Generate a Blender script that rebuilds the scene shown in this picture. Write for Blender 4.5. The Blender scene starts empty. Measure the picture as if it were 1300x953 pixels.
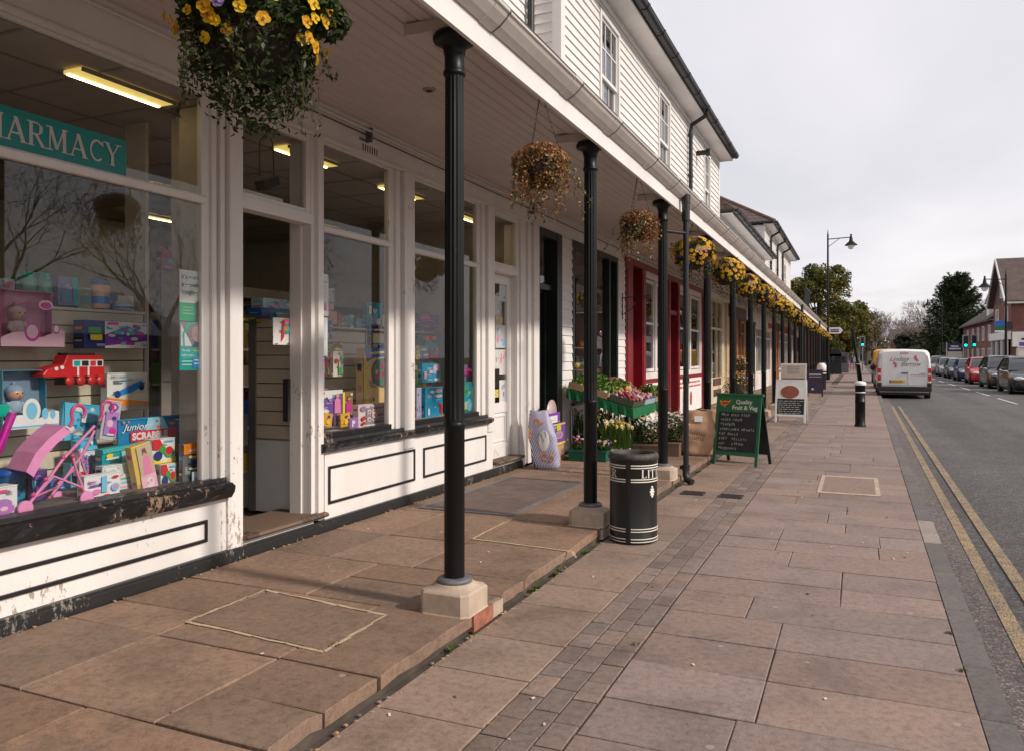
import bpy, bmesh, math, random
from mathutils import Vector, Matrix
R = math.radians
random.seed(7)
sc = bpy.context.scene
COL = sc.collection
# ------------------------------------------------------------ survey helpers
F_, H_, CX, HY = 1000.0, 1.45, 650.0, 453.0
TH = math.atan(.439); CT, ST = math.cos(TH), math.sin(TH)
def dep(x, y): return -x * ST + y * CT
def Yp(px, X):
    k = (px - CX) / F_
    return X * (-k * ST - CT) / (ST - k * CT)
def W(px, py, X):
    y = Yp(px, X); return y, H_ + (HY - py) * dep(X, y) / F_
def G(px, py, Z=0.0):
    D = F_ * (H_ - Z) / (py - HY); u = (px - CX) / F_ * D
    return u * CT - D * ST, u * ST + D * CT
# ------------------------------------------------------------ materials
def srgb(r, g, b):
    f = lambda v: (v / 255 / 12.92) if v / 255 <= .04045 else ((v / 255 + .055) / 1.055) ** 2.4
    return (f(r), f(g), f(b))
M = {}
def nt(name):
    m = bpy.data.materials.new(name); m.use_nodes = True
    n = m.node_tree; b = n.nodes['Principled BSDF']; M[name] = m
    return m, n, b
def node(n, t, **k):
    x = n.nodes.new(t)
    for a, v in k.items():
        if a in x.inputs: x.inputs[a].default_value = v
        else: setattr(x, a, v)
    return x
def ramp(n, stops, fac):
    r = n.nodes.new('ShaderNodeValToRGB'); e = r.color_ramp.elements
    e[0].position, e[0].color = stops[0][0], tuple(stops[0][1]) + (1,)
    e[1].position, e[1].color = stops[1][0], tuple(stops[1][1]) + (1,)
    for p, c in stops[2:]:
        q = e.new(p); q.color = tuple(c) + (1,)
    n.links.new(fac, r.inputs[0]); return r.outputs[0]
def obc(n):
    return n.nodes.new('ShaderNodeNewGeometry').outputs['Position']
def noise(n, scale, detail=4, rough=.55, vec=None, stretch=None):
    x = node(n, 'ShaderNodeTexNoise'); x.inputs['Scale'].default_value = scale
    x.inputs['Detail'].default_value = detail; x.inputs['Roughness'].default_value = rough
    v = vec if vec is not None else obc(n)
    if stretch:
        mp = node(n, 'ShaderNodeMapping'); mp.inputs['Scale'].default_value = stretch
        n.links.new(v, mp.inputs[0]); v = mp.outputs[0]
    n.links.new(v, x.inputs['Vector']); return x.outputs['Fac']
def mix(n, fac, a, b, mode='MIX'):
    x = n.nodes.new('ShaderNodeMix'); x.data_type = 'RGBA'; x.blend_type = mode
    for v, s in ((fac, x.inputs[0]), (a, x.inputs[6]), (b, x.inputs[7])):
        if hasattr(v, 'is_output'): n.links.new(v, s)
        elif isinstance(v, (tuple, list)): s.default_value = tuple(v)[:3] + (1,)
        else: s.default_value = v
    return x.outputs[2]
def bump(n, b, h, strength=.3, dist=.01):
    x = node(n, 'ShaderNodeBump'); x.inputs['Strength'].default_value = strength
    x.inputs['Distance'].default_value = dist
    n.links.new(h, x.inputs['Height']); n.links.new(x.outputs[0], b.inputs['Normal'])
def plain(name, col, rough=.5, metal=0, var=.12, vs=6, bmp=0, bs=60, spec=.5, coat=0):
    m, n, b = nt(name)
    f = noise(n, vs, 5)
    lo = tuple(c * (1 - var) for c in col); hi = tuple(min(1, c * (1 + var)) for c in col)
    n.links.new(ramp(n, [(.3, lo), (.7, hi)], f), b.inputs['Base Color'])
    b.inputs['Roughness'].default_value = rough; b.inputs['Metallic'].default_value = metal
    b.inputs['Specular IOR Level'].default_value = spec
    if coat: b.inputs['Coat Weight'].default_value = coat; b.inputs['Coat Roughness'].default_value = .08
    if bmp: bump(n, b, noise(n, bs, 4), bmp, .004)
    return m
def emis(name, col, s):
    m, n, b = nt(name)
    b.inputs['Base Color'].default_value = tuple(col) + (1,)
    b.inputs['Emission Color'].default_value = tuple(col) + (1,)
    b.inputs['Emission Strength'].default_value = s
    return m
def weathered(name, col, chips, chip_col, thr=.66, scale=14, rough=.42, grime=.12, low=0):
    """gloss paint on old joinery: brush texture, faint grime, chips down to what lies under the paint"""
    m, n, b = nt(name)
    g = noise(n, 1.7, 6, .65, stretch=(1, 1, .35))
    base = ramp(n, [(.35, tuple(c * (1 - grime) for c in col)), (.62, col)], g)
    fine = noise(n, 45, 3, .6, stretch=(1, 1, .3))
    base = mix(n, ramp(n, [(.45, (0, 0, 0)), (.75, (.35, .35, .35))], fine), base, tuple(c * .86 for c in col))
    if chips:
        a = noise(n, scale, 8, .75, stretch=(1, 1, .45)); bb = noise(n, 2.2, 3, .5)
        mul = node(n, 'ShaderNodeMath', operation='MULTIPLY'); n.links.new(a, mul.inputs[0]); n.links.new(bb, mul.inputs[1]); fin = mul.outputs[0]
        if low:  # paint fails first near the ground, where splashes keep the wood wet
            sz = node(n, 'ShaderNodeSeparateXYZ'); n.links.new(obc(n), sz.inputs[0]); mz = node(n, 'ShaderNodeMapRange'); mz.inputs['From Min'].default_value = .15; mz.inputs['From Max'].default_value = 1.5; mz.inputs['To Min'].default_value = low; mz.inputs['To Max'].default_value = .0; n.links.new(sz.outputs[2], mz.inputs['Value'])
            a2 = node(n, 'ShaderNodeMath', operation='ADD'); n.links.new(fin, a2.inputs[0]); n.links.new(mz.outputs[0], a2.inputs[1]); fin = a2.outputs[0]
        k = ramp(n, [(thr * .5, (0, 0, 0)), (thr * .5 + .012, (1, 1, 1))], fin)
        base = mix(n, k, base, chip_col)
        bump(n, b, k, .25, -.002)
    n.links.new(base, b.inputs['Base Color']); b.inputs['Roughness'].default_value = rough
    return m
weathered('white_paint', (.78, .75, .72), True, (.38, .31, .25), .80, 22, low=.018)
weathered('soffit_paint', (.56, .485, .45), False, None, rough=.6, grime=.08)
weathered('worn_white', (.77, .74, .71), True, (.36, .28, .22), .80, 30, low=.075)
weathered('board_white', (.80, .77, .745), True, (.45, .40, .36), .80, grime=.1)
weathered('cream_paint', (.66, .57, .41), True, (.35, .26, .17), .76)
weathered('red_paint', (.23, .009, .018), True, (.2, .05, .04), .80, rough=.3)
weathered('black_joinery', (.008, .008, .008), True, (.25, .17, .115), .665, 30, rough=.38, grime=.2)
weathered('black_moulding', (.016, .016, .016), False, None, rough=.35)
weathered('plinth_black', (.02, .02, .02), True, (.22, .2, .18), .72, 40, rough=.45)
weathered('dark_green_paint', (.012, .02, .017), False, None, rough=.35)
weathered('brown_wood', (.16, .105, .07), True, (.07, .045, .03), .55, 10, rough=.7)
weathered('orange_wood', (.34, .15, .06), True, (.12, .06, .03), .7, 10, rough=.5)
weathered('iron_black', (.0042, .005, .005), True, (.07, .05, .04), .90, 60, rough=.42, grime=.3)
M['iron_black'].node_tree.nodes['Principled BSDF'].inputs['Specular IOR Level'].default_value = .28
plain('pipe_black', (.011, .011, .012), .42, var=.3)
plain('grey_iron', (.12, .12, .13), .5, var=.3, vs=20)
plain('dark_iron', (.05, .042, .038), .65, var=.4, vs=20, bmp=.3)
plain('lead', (.28, .29, .32), .55, var=.25, vs=5)
plain('gutter_white', (.60, .555, .52), .5, var=.1, vs=3)
weathered('bin_black', (.008, .008, .008), True, (.08, .06, .05), .88, 50, rough=.4, grime=.3)
plain('sign_white', (.78, .76, .73), .5, var=.04)
plain('ivory', (.72, .67, .58), .5, var=.08)
plain('teal', (.0, .22, .20), .35, var=.08)
plain('silver_text', (.55, .50, .48), .4, var=.05)
plain('concrete', (.42, .33, .25), .85, var=.18, vs=8, bmp=.35, bs=90)
plain('soil', (.03, .02, .014), .95, var=.4)
plain('brick_red', (.30, .11, .07), .85, var=.3, vs=14, bmp=.4)
plain('brown_board', (.10, .045, .035), .6)
plain('green_board', (.01, .13, .055), .45, var=.12)
plain('chalkboard', (.018, .02, .02), .6, var=.35, vs=7)
plain('chalk', (.55, .55, .53), .9, var=.2, vs=60)
plain('red_print', (.5, .04, .03), .5)
plain('green_cloth', (.0, .125, .035), .75, var=.25, vs=9)
plain('orange_print', (.72, .25, .02), .5)
plain('purple_print', (.16, .05, .36), .4, var=.1)
plain('kraft', (.42, .25, .15), .8, var=.14, vs=7, bmp=.4, bs=12)
plain('tyre', (.018, .018, .018), .85, var=.2)
plain('alloy', (.45, .45, .46), .35, .6, var=.1)
plain('car_glass', (.028, .035, .04), .06, spec=.9, var=.1)
plain('trim_black', (.02, .02, .02), .6, var=.2)
plain('bark', (.085, .065, .05), .95, var=.35, vs=5, bmp=.5, bs=20)
plain('bark_grey', (.17, .135, .12), .95, var=.3, vs=3)
plain('roof_grey', (.12, .105, .10), .8, var=.3, vs=3)
plain('terracotta', (.34, .14, .07), .8, var=.2)
plain('green_plastic', (.0, .075, .045), .4, var=.15)
plain('galvanised', (.30, .30, .31), .45, .7, var=.15)
plain('skin', (.50, .30, .22), .6, var=.05)
plain('ridge_tile', (.15, .085, .065), .85, var=.3)
plain('tan_board', (.50, .42, .36), .5)
plain('interior_wall', (.42, .38, .33), .9, var=.1)
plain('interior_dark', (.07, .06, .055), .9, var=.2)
plain('ceiling_tile', (.42, .375, .34), .9, var=.04)
plain('ceiling_grid', (.26, .23, .21), .6, var=.05)
plain('carpet', (.12, .10, .09), .95, var=.2)
plain('slat_cream', (.62, .54, .42), .55, var=.05)
plain('steel_strip', (.25, .24, .22), .4, .5, var=.1)
plain('pushchair_pink', (.68, .20, .40), .55, var=.08)
plain('pushchair_fabric', (.72, .26, .50), .8, var=.1, vs=12)
plain('plastic_white', (.72, .72, .70), .35, var=.04)
plain('glow_lamp', (.8, .8, .75), .3, var=.02)
emis('tube_light', (1.0, .76, .34), 9)
emis('panel_light', (.80, .58, .15), .85)
emis('green_signal', (.0, 1.0, .55), 4.0)
for nm, c in dict(red=(.45, .012, .02), silver=(.38, .36, .36), teal=(.035, .08, .09), blue=(.02, .035, .13), black=(.014, .016, .018),
                  graphite=(.028, .032, .035), white=(.74, .73, .72), yellow=(.75, .36, .01)).items():
    plain('car_' + nm, c, .28, var=.06, coat=.6)
plain('tail_red', (.5, .01, .015), .25, var=.1)
plain('plate_yellow', (.75, .50, .03), .4, var=.05)
plain('plate_white', (.7, .7, .7), .4, var=.05)
plain('lamp_clear', (.55, .57, .6), .12, var=.05)
def attr_mat(name, rough, noise_amt=.12, trans=0, scale=30):
    m, n, b = nt(name)
    a = node(n, 'ShaderNodeAttribute', attribute_name='Col')
    f = noise(n, scale, 4)
    g = ramp(n, [(.3, (1 - noise_amt,) * 3), (.7, (1, 1, 1))], f)
    c = mix(n, 1.0, a.outputs['Color'], g, 'MULTIPLY')
    n.links.new(c, b.inputs['Base Color']); b.inputs['Roughness'].default_value = rough
    if trans:
        out = n.nodes['Material Output']; t = node(n, 'ShaderNodeBsdfTranslucent'); ms = node(n, 'ShaderNodeMixShader')
        n.links.new(c, t.inputs[0]); ms.inputs[0].default_value = trans
        n.links.new(b.outputs[0], ms.inputs[1]); n.links.new(t.outputs[0], ms.inputs[2]); n.links.new(ms.outputs[0], out.inputs[0])
    return m
attr_mat('print', .35, .06)
attr_mat('cloth', .85, .15)
attr_mat('leaf', .7, .25, .2, 8); M['leaf'].node_tree.nodes['Principled BSDF'].inputs['Specular IOR Level'].default_value = .15
attr_mat('petal', .6, .12, .3, 40)
def glass(name, tint=(1, 1, 1), amt=1.0):
    m, n, b = nt(name)
    n.nodes.remove(b); out = n.nodes['Material Output']
    lw = node(n, 'ShaderNodeLayerWeight'); lw.inputs['Blend'].default_value = .5  # Schlick reflectance
    pw = node(n, 'ShaderNodeMath', operation='POWER'); pw.inputs[1].default_value = 5; n.links.new(lw.outputs['Facing'], pw.inputs[0])
    mu = node(n, 'ShaderNodeMath', operation='MULTIPLY_ADD'); mu.inputs[1].default_value = .95 * min(amt, 1); mu.inputs[2].default_value = .045 * amt; mu.use_clamp = True
    n.links.new(pw.outputs[0], mu.inputs[0])
    t = node(n, 'ShaderNodeBsdfTransparent'); t.inputs[0].default_value = tint + (1,)
    g = node(n, 'ShaderNodeBsdfGlossy'); g.inputs['Roughness'].default_value = .0
    bm = node(n, 'ShaderNodeBump'); bm.inputs['Strength'].default_value = .006; bm.inputs['Distance'].default_value = .02
    n.links.new(noise(n, 1.6, 1), bm.inputs['Height']); n.links.new(bm.outputs[0], g.inputs['Normal'])
    s = node(n, 'ShaderNodeMixShader'); n.links.new(mu.outputs[0], s.inputs[0])
    n.links.new(t.outputs[0], s.inputs[1]); n.links.new(g.outputs[0], s.inputs[2]); n.links.new(s.outputs[0], out.inputs[0])
    return m
glass('glass', (.96, .97, .965), .85)
glass('sash_glass', (.75, .78, .8), 2.2)
# stone: attribute tint x mottling
def stone(name, bumpy=.35, rough=.85, big=2.2):
    m, n, b = nt(name)
    a = node(n, 'ShaderNodeAttribute', attribute_name='Col')
    f = noise(n, big, 7, .62); f2 = noise(n, 26, 6, .7); f3 = noise(n, 150, 2, .5)
    c = mix(n, 1.0, a.outputs['Color'], ramp(n, [(.28, (.70, .67, .65)), (.5, (1, 1, 1)), (.72, (1.12, 1.06, 1.0))], f), 'MULTIPLY')
    c = mix(n, 1.0, c, ramp(n, [(.3, (.66, .645, .63)), (.5, (.98, .98, .98)), (.7, (1.16, 1.15, 1.13))], f2), 'MULTIPLY')
    c = mix(n, 1.0, c, ramp(n, [(.35, (.86, .86, .86)), (.65, (1.08, 1.08, 1.08))], f3), 'MULTIPLY')
    c = mix(n, ramp(n, [(.60, (0, 0, 0)), (.72, (.75,) * 3)], noise(n, .9, 8, .75)), c, (.10, .075, .06))
    sp = noise(n, 9, 2, .4)  # trodden gum and lichen spots
    vo = node(n, 'ShaderNodeTexVoronoi'); vo.inputs['Scale'].default_value = 3.1; n.links.new(obc(n), vo.inputs['Vector'])
    k = ramp(n, [(.045, (1, 1, 1)), (.055, (0, 0, 0))], vo.outputs['Distance'])
    c = mix(n, k, c, (.30, .25, .22))
    n.links.new(c, b.inputs['Base Color'])
    rr = ramp(n, [(.3, (.6,) * 3), (.7, (.9,) * 3)], f); n.links.new(rr, b.inputs['Roughness'])
    ad = node(n, 'ShaderNodeMath', operation='ADD'); n.links.new(f2, ad.inputs[0]); n.links.new(f, ad.inputs[1])
    bump(n, b, ad.outputs[0], bumpy, .012)
    return m
stone('flagstone', .45)
stone('paving', .28)
def asphalt(name, base, hi, big=(1, 1, 1)):
    m, n, b = nt(name)
    v = node(n, 'ShaderNodeTexVoronoi'); v.inputs['Scale'].default_value = 95; n.links.new(obc(n), v.inputs['Vector'])
    st = ramp(n, [(0, base), (.55, tuple(c * .8 for c in base)), (.9, hi)], v.outputs['Color'])
    f = noise(n, .7, 6, .6); f2 = noise(n, 14, 5, .7)
    c = mix(n, 1.0, st, ramp(n, [(.3, (.8, .79, .78)), (.7, (1.15, 1.14, 1.12))], f), 'MULTIPLY')
    c = mix(n, 1.0, c, ramp(n, [(.35, (.72,) * 3), (.65, (1.2,) * 3)], f2), 'MULTIPLY'); c = mix(n, 1.0, c, ramp(n, [(.35, (.7,) * 3), (.65, (1.3,) * 3)], noise(n, 55, 3, .8)), 'MULTIPLY')
    c = mix(n, 1.0, c, ramp(n, [(.42, (.82,) * 3), (.55, (1.05,) * 3)], noise(n, .5, 3, .5, stretch=(1.6, .08, 1))), 'MULTIPLY')
    n.links.new(c, b.inputs['Base Color']); b.inputs['Roughness'].default_value = .8
    bump(n, b, v.outputs['Distance'], .5, .006)
    return m
asphalt('asphalt', (.075, .068, .068), (.20, .185, .18))
asphalt('channel', (.115, .092, .087), (.30, .25, .235))
def worn_line(name, col, under, thr):
    m, n, b = nt(name)
    v = node(n, 'ShaderNodeTexVoronoi'); v.inputs['Scale'].default_value = 95; n.links.new(obc(n), v.inputs['Vector'])
    f = noise(n, 7, 7, .75); f2 = noise(n, .9, 3)
    s = node(n, 'ShaderNodeMath', operation='ADD'); n.links.new(f, s.inputs[0]); n.links.new(v.outputs['Distance'], s.inputs[1])
    k = ramp(n, [(thr, (1, 1, 1)), (thr + .2, (0, 0, 0))], s.outputs[0])
    c = mix(n, k, under, mix(n, ramp(n, [(.35, (0, 0, 0)), (.7, (1, 1, 1))], f2), col, tuple(q * .75 for q in col)))
    n.links.new(c, b.inputs['Base Color']); b.inputs['Roughness'].default_value = .75
    bump(n, b, v.outputs['Distance'], .4, .005)
worn_line('yellow_line', (.43, .295, .135), (.11, .09, .08), .98)
worn_line('white_line', (.55, .52, .50), (.11, .10, .10), 1.0)
def brickmat(name, c1, c2, mortar, scale=1.0, bw=.225, rh=.075, ms=.012, axis='Y'):
    m, n, b = nt(name)
    s = node(n, 'ShaderNodeSeparateXYZ'); n.links.new(obc(n), s.inputs[0])
    cb = node(n, 'ShaderNodeCombineXYZ')
    ad = node(n, 'ShaderNodeMath', operation='ADD'); n.links.new(s.outputs[0], ad.inputs[0]); n.links.new(s.outputs[1], ad.inputs[1])
    n.links.new(ad.outputs[0], cb.inputs[0]); n.links.new(s.outputs[2], cb.inputs[1])
    t = node(n, 'ShaderNodeTexBrick'); n.links.new(cb.outputs[0], t.inputs[0])
    t.inputs['Scale'].default_value = scale; t.inputs['Brick Width'].default_value = bw; t.inputs['Row Height'].default_value = rh
    t.inputs['Mortar Size'].default_value = ms
    t.inputs['Color1'].default_value = c1 + (1,); t.inputs['Color2'].default_value = c2 + (1,); t.inputs['Mortar'].default_value = mortar + (1,)
    c = mix(n, 1.0, t.outputs['Color'], ramp(n, [(.3, (.75,) * 3), (.7, (1.1,) * 3)], noise(n, 1.2, 6)), 'MULTIPLY')
    n.links.new(c, b.inputs['Base Color']); b.inputs['Roughness'].default_value = .9
    bump(n, b, t.outputs['Fac'], -.3, .004)
brickmat('brick', (.19, .045, .028), (.25, .065, .038), (.17, .13, .11))
brickmat('brick_dark', (.11, .04, .028), (.15, .06, .04), (.13, .10, .09))
brickmat('tile_roof', (.10, .075, .068), (.15, .10, .085), (.05, .04, .035), bw=.17, rh=.14, ms=.012)
brickmat('tile_hung', (.24, .09, .05), (.32, .12, .07), (.06, .03, .02), bw=.17, rh=.12, ms=.01)
# ------------------------------------------------------------ mesh builder
class MB:
    def __init__(s): s.v = []; s.f = []; s.m = []; s.c = []; s.mats = []; s.sm = []
    def mi(s, m):
        if m not in s.mats: s.mats.append(m)
        return s.mats.index(m)
    def add(s, vs, fs, mat, col=(1, 1, 1), smooth=False):
        o = len(s.v); s.v += [tuple(p) for p in vs]; k = s.mi(mat)
        for f in fs: s.f.append(tuple(o + i for i in f)); s.m.append(k); s.c.append(col); s.sm.append(smooth)
    def box(s, x0, y0, z0, x1, y1, z1, mat, col=(1, 1, 1), T=None):
        x0, x1 = sorted((x0, x1)); y0, y1 = sorted((y0, y1)); z0, z1 = sorted((z0, z1))
        vs = [Vector(p) for p in ((x0, y0, z0), (x1, y0, z0), (x1, y1, z0), (x0, y1, z0), (x0, y0, z1), (x1, y0, z1), (x1, y1, z1), (x0, y1, z1))]
        if T is not None: vs = [T @ p for p in vs]
        s.add(vs, [(0, 3, 2, 1), (4, 5, 6, 7), (0, 1, 5, 4), (1, 2, 6, 5), (2, 3, 7, 6), (3, 0, 4, 7)], mat, col)
    def cbox(s, c, size, mat, col=(1, 1, 1), T=None):
        s.box(c[0] - size[0] / 2, c[1] - size[1] / 2, c[2] - size[2] / 2, c[0] + size[0] / 2, c[1] + size[1] / 2, c[2] + size[2] / 2, mat, col, T)
    def tube(s, pts, r, mat, n=8, col=(1, 1, 1), cap=True, smooth=True):
        pts = [Vector(p) for p in pts]; rs = r if isinstance(r, (list, tuple)) else [r] * len(pts)
        vs = []; N = len(pts); up = None
        for i, p in enumerate(pts):
            t = (pts[min(i + 1, N - 1)] - pts[max(i - 1, 0)])
            t = t.normalized() if t.length > 1e-9 else Vector((0, 0, 1))
            if up is None: a = Vector((0, 0, 1)) if abs(t.z) < .9 else Vector((1, 0, 0)); up = (a - t * a.dot(t)).normalized()
            else:
                q = up - t * up.dot(t); up = q.normalized() if q.length > 1e-6 else up
            w = t.cross(up)
            for k in range(n):
                a = 2 * math.pi * k / n
                vs.append(p + (up * math.cos(a) + w * math.sin(a)) * rs[i])
        fs = [(i * n + k, i * n + (k + 1) % n, (i + 1) * n + (k + 1) % n, (i + 1) * n + k) for i in range(N - 1) for k in range(n)]
        s.add(vs, fs, mat, col, smooth)
        if cap: s.add(vs[:n], [tuple(range(n))[::-1]], mat, col); s.add(vs[-n:], [tuple(range(n))], mat, col)
    def lathe(s, prof, c, mat, n=24, col=(1, 1, 1), T=None, smooth=True, flute=None):
        vs = []
        for (r, z) in prof:
            for k in range(n):
                a = 2 * math.pi * k / n; rr = r
                if flute and flute[0] < z < flute[1]: rr = r * (1 - flute[2] * (.5 + .5 * math.cos(a * flute[3])))
                p = Vector((rr * math.cos(a), rr * math.sin(a), z))
                if T is not None: p = T @ p
                vs.append(p + Vector(c))
        N = len(prof)
        s.add(vs, [(i * n + k, i * n + (k + 1) % n, (i + 1) * n + (k + 1) % n, (i + 1) * n + k) for i in range(N - 1) for k in range(n)], mat, col, smooth)
        if prof[0][0] > 1e-4: s.add(vs[:n], [tuple(range(n))[::-1]], mat, col)
        if prof[-1][0] > 1e-4: s.add(vs[-n:], [tuple(range(n))], mat, col)
    def ball(s, c, r, mat, col=(1, 1, 1), n=12, T=None, rz=None):
        r = (r, r, r) if not isinstance(r, (tuple, list)) else r
        vs = []; K = max(5, n // 2)
        for i in range(K + 1):
            ph = math.pi * i / K
            for k in range(n):
                a = 2 * math.pi * k / n
                p = Vector((r[0] * math.sin(ph) * math.cos(a), r[1] * math.sin(ph) * math.sin(a), r[2] * math.cos(ph)))
                if T is not None: p = T @ p
                vs.append(p + Vector(c))
        s.add(vs, [((i + 1) * n + k, (i + 1) * n + (k + 1) % n, i * n + (k + 1) % n, i * n + k) for i in range(K) for k in range(n)], mat, col, True)
    def sweep(s, sec, y0, y1, mat, col=(1, 1, 1), smooth=False):
        """section in (x,z), counter-clockwise seen from +y, extruded along y"""
        n = len(sec); vs = [(x, y0, z) for x, z in sec] + [(x, y1, z) for x, z in sec]
        s.add(vs, [(k, (k + 1) % n, n + (k + 1) % n, n + k) for k in range(n)], mat, col, smooth)
        s.add(vs[:n], [tuple(range(n))[::-1]], mat, col); s.add(vs[n:], [tuple(range(n))], mat, col)
    def disc(s, c, r, nrm, mat, col=(1, 1, 1), n=12, sx=1, sy=1):
        z = Vector(nrm).normalized(); a = Vector((0, 0, 1)) if abs(z.z) < .9 else Vector((1, 0, 0))
        x = a.cross(z).normalized(); y = z.cross(x)
        s.add([Vector(c) + x * math.cos(2 * math.pi * k / n) * r * sx + y * math.sin(2 * math.pi * k / n) * r * sy for k in range(n)], [tuple(range(n))], mat, col)
    def text(s, txt, T, size, mat, col=(1, 1, 1), ext=.0006, align='LEFT', shear=0, sx=1, bold=0):
        cu = bpy.data.curves.new('t', 'FONT'); cu.body = txt; cu.size = size; cu.extrude = ext; cu.align_x = align; cu.shear = shear
        cu.resolution_u = 3; cu.offset = bold
        o = bpy.data.objects.new('t', cu); COL.objects.link(o)
        bpy.context.view_layer.update()
        me = bpy.data.meshes.new_from_object(o.evaluated_get(bpy.context.evaluated_depsgraph_get()))
        vs = [T @ Vector((v.co.x * sx, v.co.y, v.co.z)) for v in me.vertices]
        s.add(vs, [tuple(p.vertices) for p in me.polygons], mat, col)
        bpy.data.objects.remove(o); bpy.data.curves.remove(cu); bpy.data.meshes.remove(me)
    def build(s, name, parent=None, bevel=0, jitter=0):
        me = bpy.data.meshes.new(name)
        off = parent.matrix_basis.inverted() if parent is not None else None
        P = parent
        if P is not None and P.parent is not None: off = (P.parent.matrix_basis @ P.matrix_basis).inverted()
        vs = [off @ Vector(v) for v in s.v] if off is not None else s.v
        me.from_pydata([tuple(v) for v in vs], [], s.f)
        for m in s.mats: me.materials.append(M[m])
        me.polygons.foreach_set('material_index', s.m)
        me.polygons.foreach_set('use_smooth', s.sm)
        if any(c != (1, 1, 1) for c in s.c):
            ca = me.color_attributes.new('Col', 'FLOAT_COLOR', 'CORNER')
            buf = []
            for p, c in zip(me.polygons, s.c): buf += (list(c) + [1]) * p.loop_total
            ca.data.foreach_set('color', buf)
        me.validate(); me.update()
        o = bpy.data.objects.new(name, me); COL.objects.link(o)
        if parent is not None: o.parent = parent
        if bevel:
            b = o.modifiers.new('b', 'BEVEL'); b.width = bevel; b.segments = 2; b.limit_method = 'ANGLE'; b.angle_limit = R(40)
        return o
def tag(o, label=None, cat=None, group=None, kind=None):
    if label: o['label'] = label
    if cat: o['category'] = cat
    if group: o['group'] = group
    if kind: o['kind'] = kind
    return o
def thing(name, label, cat, loc=(0, 0, 0), rz=0, group=None):
    o = bpy.data.objects.new(name, None); COL.objects.link(o); o.empty_display_size = .1
    o.location = loc; o.rotation_euler = (0, 0, rz); o.matrix_basis = Matrix.Translation(loc) @ Matrix.Rotation(rz, 4, 'Z')
    return tag(o, label, cat, group)
def kids(o): return [c for c in bpy.data.objects if c.parent == o]
def copy_tree(o, parent=None, top=None):
    c = o.copy(); COL.objects.link(c); c.parent = parent
    for ch in TREE.get(o.name) or kids(o): copy_tree(ch, c)
    return c
TREE = {}
def dup(o, loc, rz=0, label=None, group=None, scale=None):
    c = copy_tree(o); c.location = loc; c.rotation_euler = (0, 0, rz)
    if scale: c.scale = (scale,) * 3 if not isinstance(scale, tuple) else scale
    if label: c['label'] = label
    if group: c['group'] = group
    return c
def rot(axis, deg): return Matrix.Rotation(R(deg), 4, axis)
def tr(x, y, z): return Matrix.Translation((x, y, z))
# frame whose local x runs along +Y street direction, local y up, local z facing +X (towards the road)
def wallT(x, y, z): return tr(x, y, z) @ Matrix(((0, 0, 1, 0), (1, 0, 0, 0), (0, 1, 0, 0), (0, 0, 0, 1)))
# local x along +X, y up, facing -Y (towards the camera)
def faceT(x, y, z): return tr(x, y, z) @ Matrix(((1, 0, 0, 0), (0, 0, -1, 0), (0, 1, 0, 0), (0, 0, 0, 1)))
# serif capitals: strokes (x0,y0,x1,y1,w) in a 1-high box
SER = {
 'H': (.80, [(.16, 0, .16, 1, .15), (.64, 0, .64, 1, .15), (.16, .5, .64, .5, .07)], [(.16, 0), (.16, 1), (.64, 0), (.64, 1)]),
 'A': (.86, [(.12, 0, .44, 1, .07), (.42, 1, .76, 0, .16), (.22, .33, .66, .33, .07)], [(.1, 0), (.76, 0)]),
 'R': (.78, [(.16, 0, .16, 1, .15), (.16, .965, .45, .965, .07), (.16, .5, .45, .5, .07), (.45, .965, .58, .86, .09), (.59, .88, .59, .6, .14), (.58, .6, .45, .5, .09), (.36, .5, .70, 0, .15)], [(.16, 0), (.13, 1), (.72, 0)]),
 'M': (.98, [(.14, 0, .17, 1, .07), (.17, 1, .47, .08, .14), (.47, .08, .79, 1, .07), (.80, 1, .82, 0, .16)], [(.14, 0), (.82, 0), (.12, 1), (.84, 1)]),
 'C': (.80, [], []), 'P': (.66, [(.16, 0, .16, 1, .15), (.16, .965, .42, .965, .07), (.16, .45, .42, .45, .07), (.42, .965, .55, .86, .09), (.56, .88, .56, .56, .14), (.55, .57, .42, .45, .09)], [(.16, 0), (.13, 1)]),
 'Y': (.78, [(.08, 1, .38, .45, .15), (.70, 1, .38, .45, .07), (.38, 0, .38, .48, .15)], [(.08, 1), (.70, 1), (.38, 0)]),
 'L': (.66, [(.16, 0, .16, 1, .15), (.16, .035, .6, .035, .07), (.58, 0, .60, .25, .06)], [(.16, 0), (.16, 1)]),
 'I': (.32, [(.16, 0, .16, 1, .15)], [(.16, 0), (.16, 1)]),
 'T': (.72, [(.36, 0, .36, 1, .15), (.05, .965, .67, .965, .07), (.06, .78, .05, 1, .06), (.66, .78, .67, 1, .06)], [(.36, 0)]),
 'E': (.66, [(.16, 0, .16, 1, .15), (.16, .035, .6, .035, .07), (.16, .965, .56, .965, .07), (.16, .5, .46, .5, .07), (.58, 0, .60, .25, .06), (.56, .78, .57, 1, .06), (.45, .4, .45, .6, .05)], [(.16, 0), (.16, 1)]),
}
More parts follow.
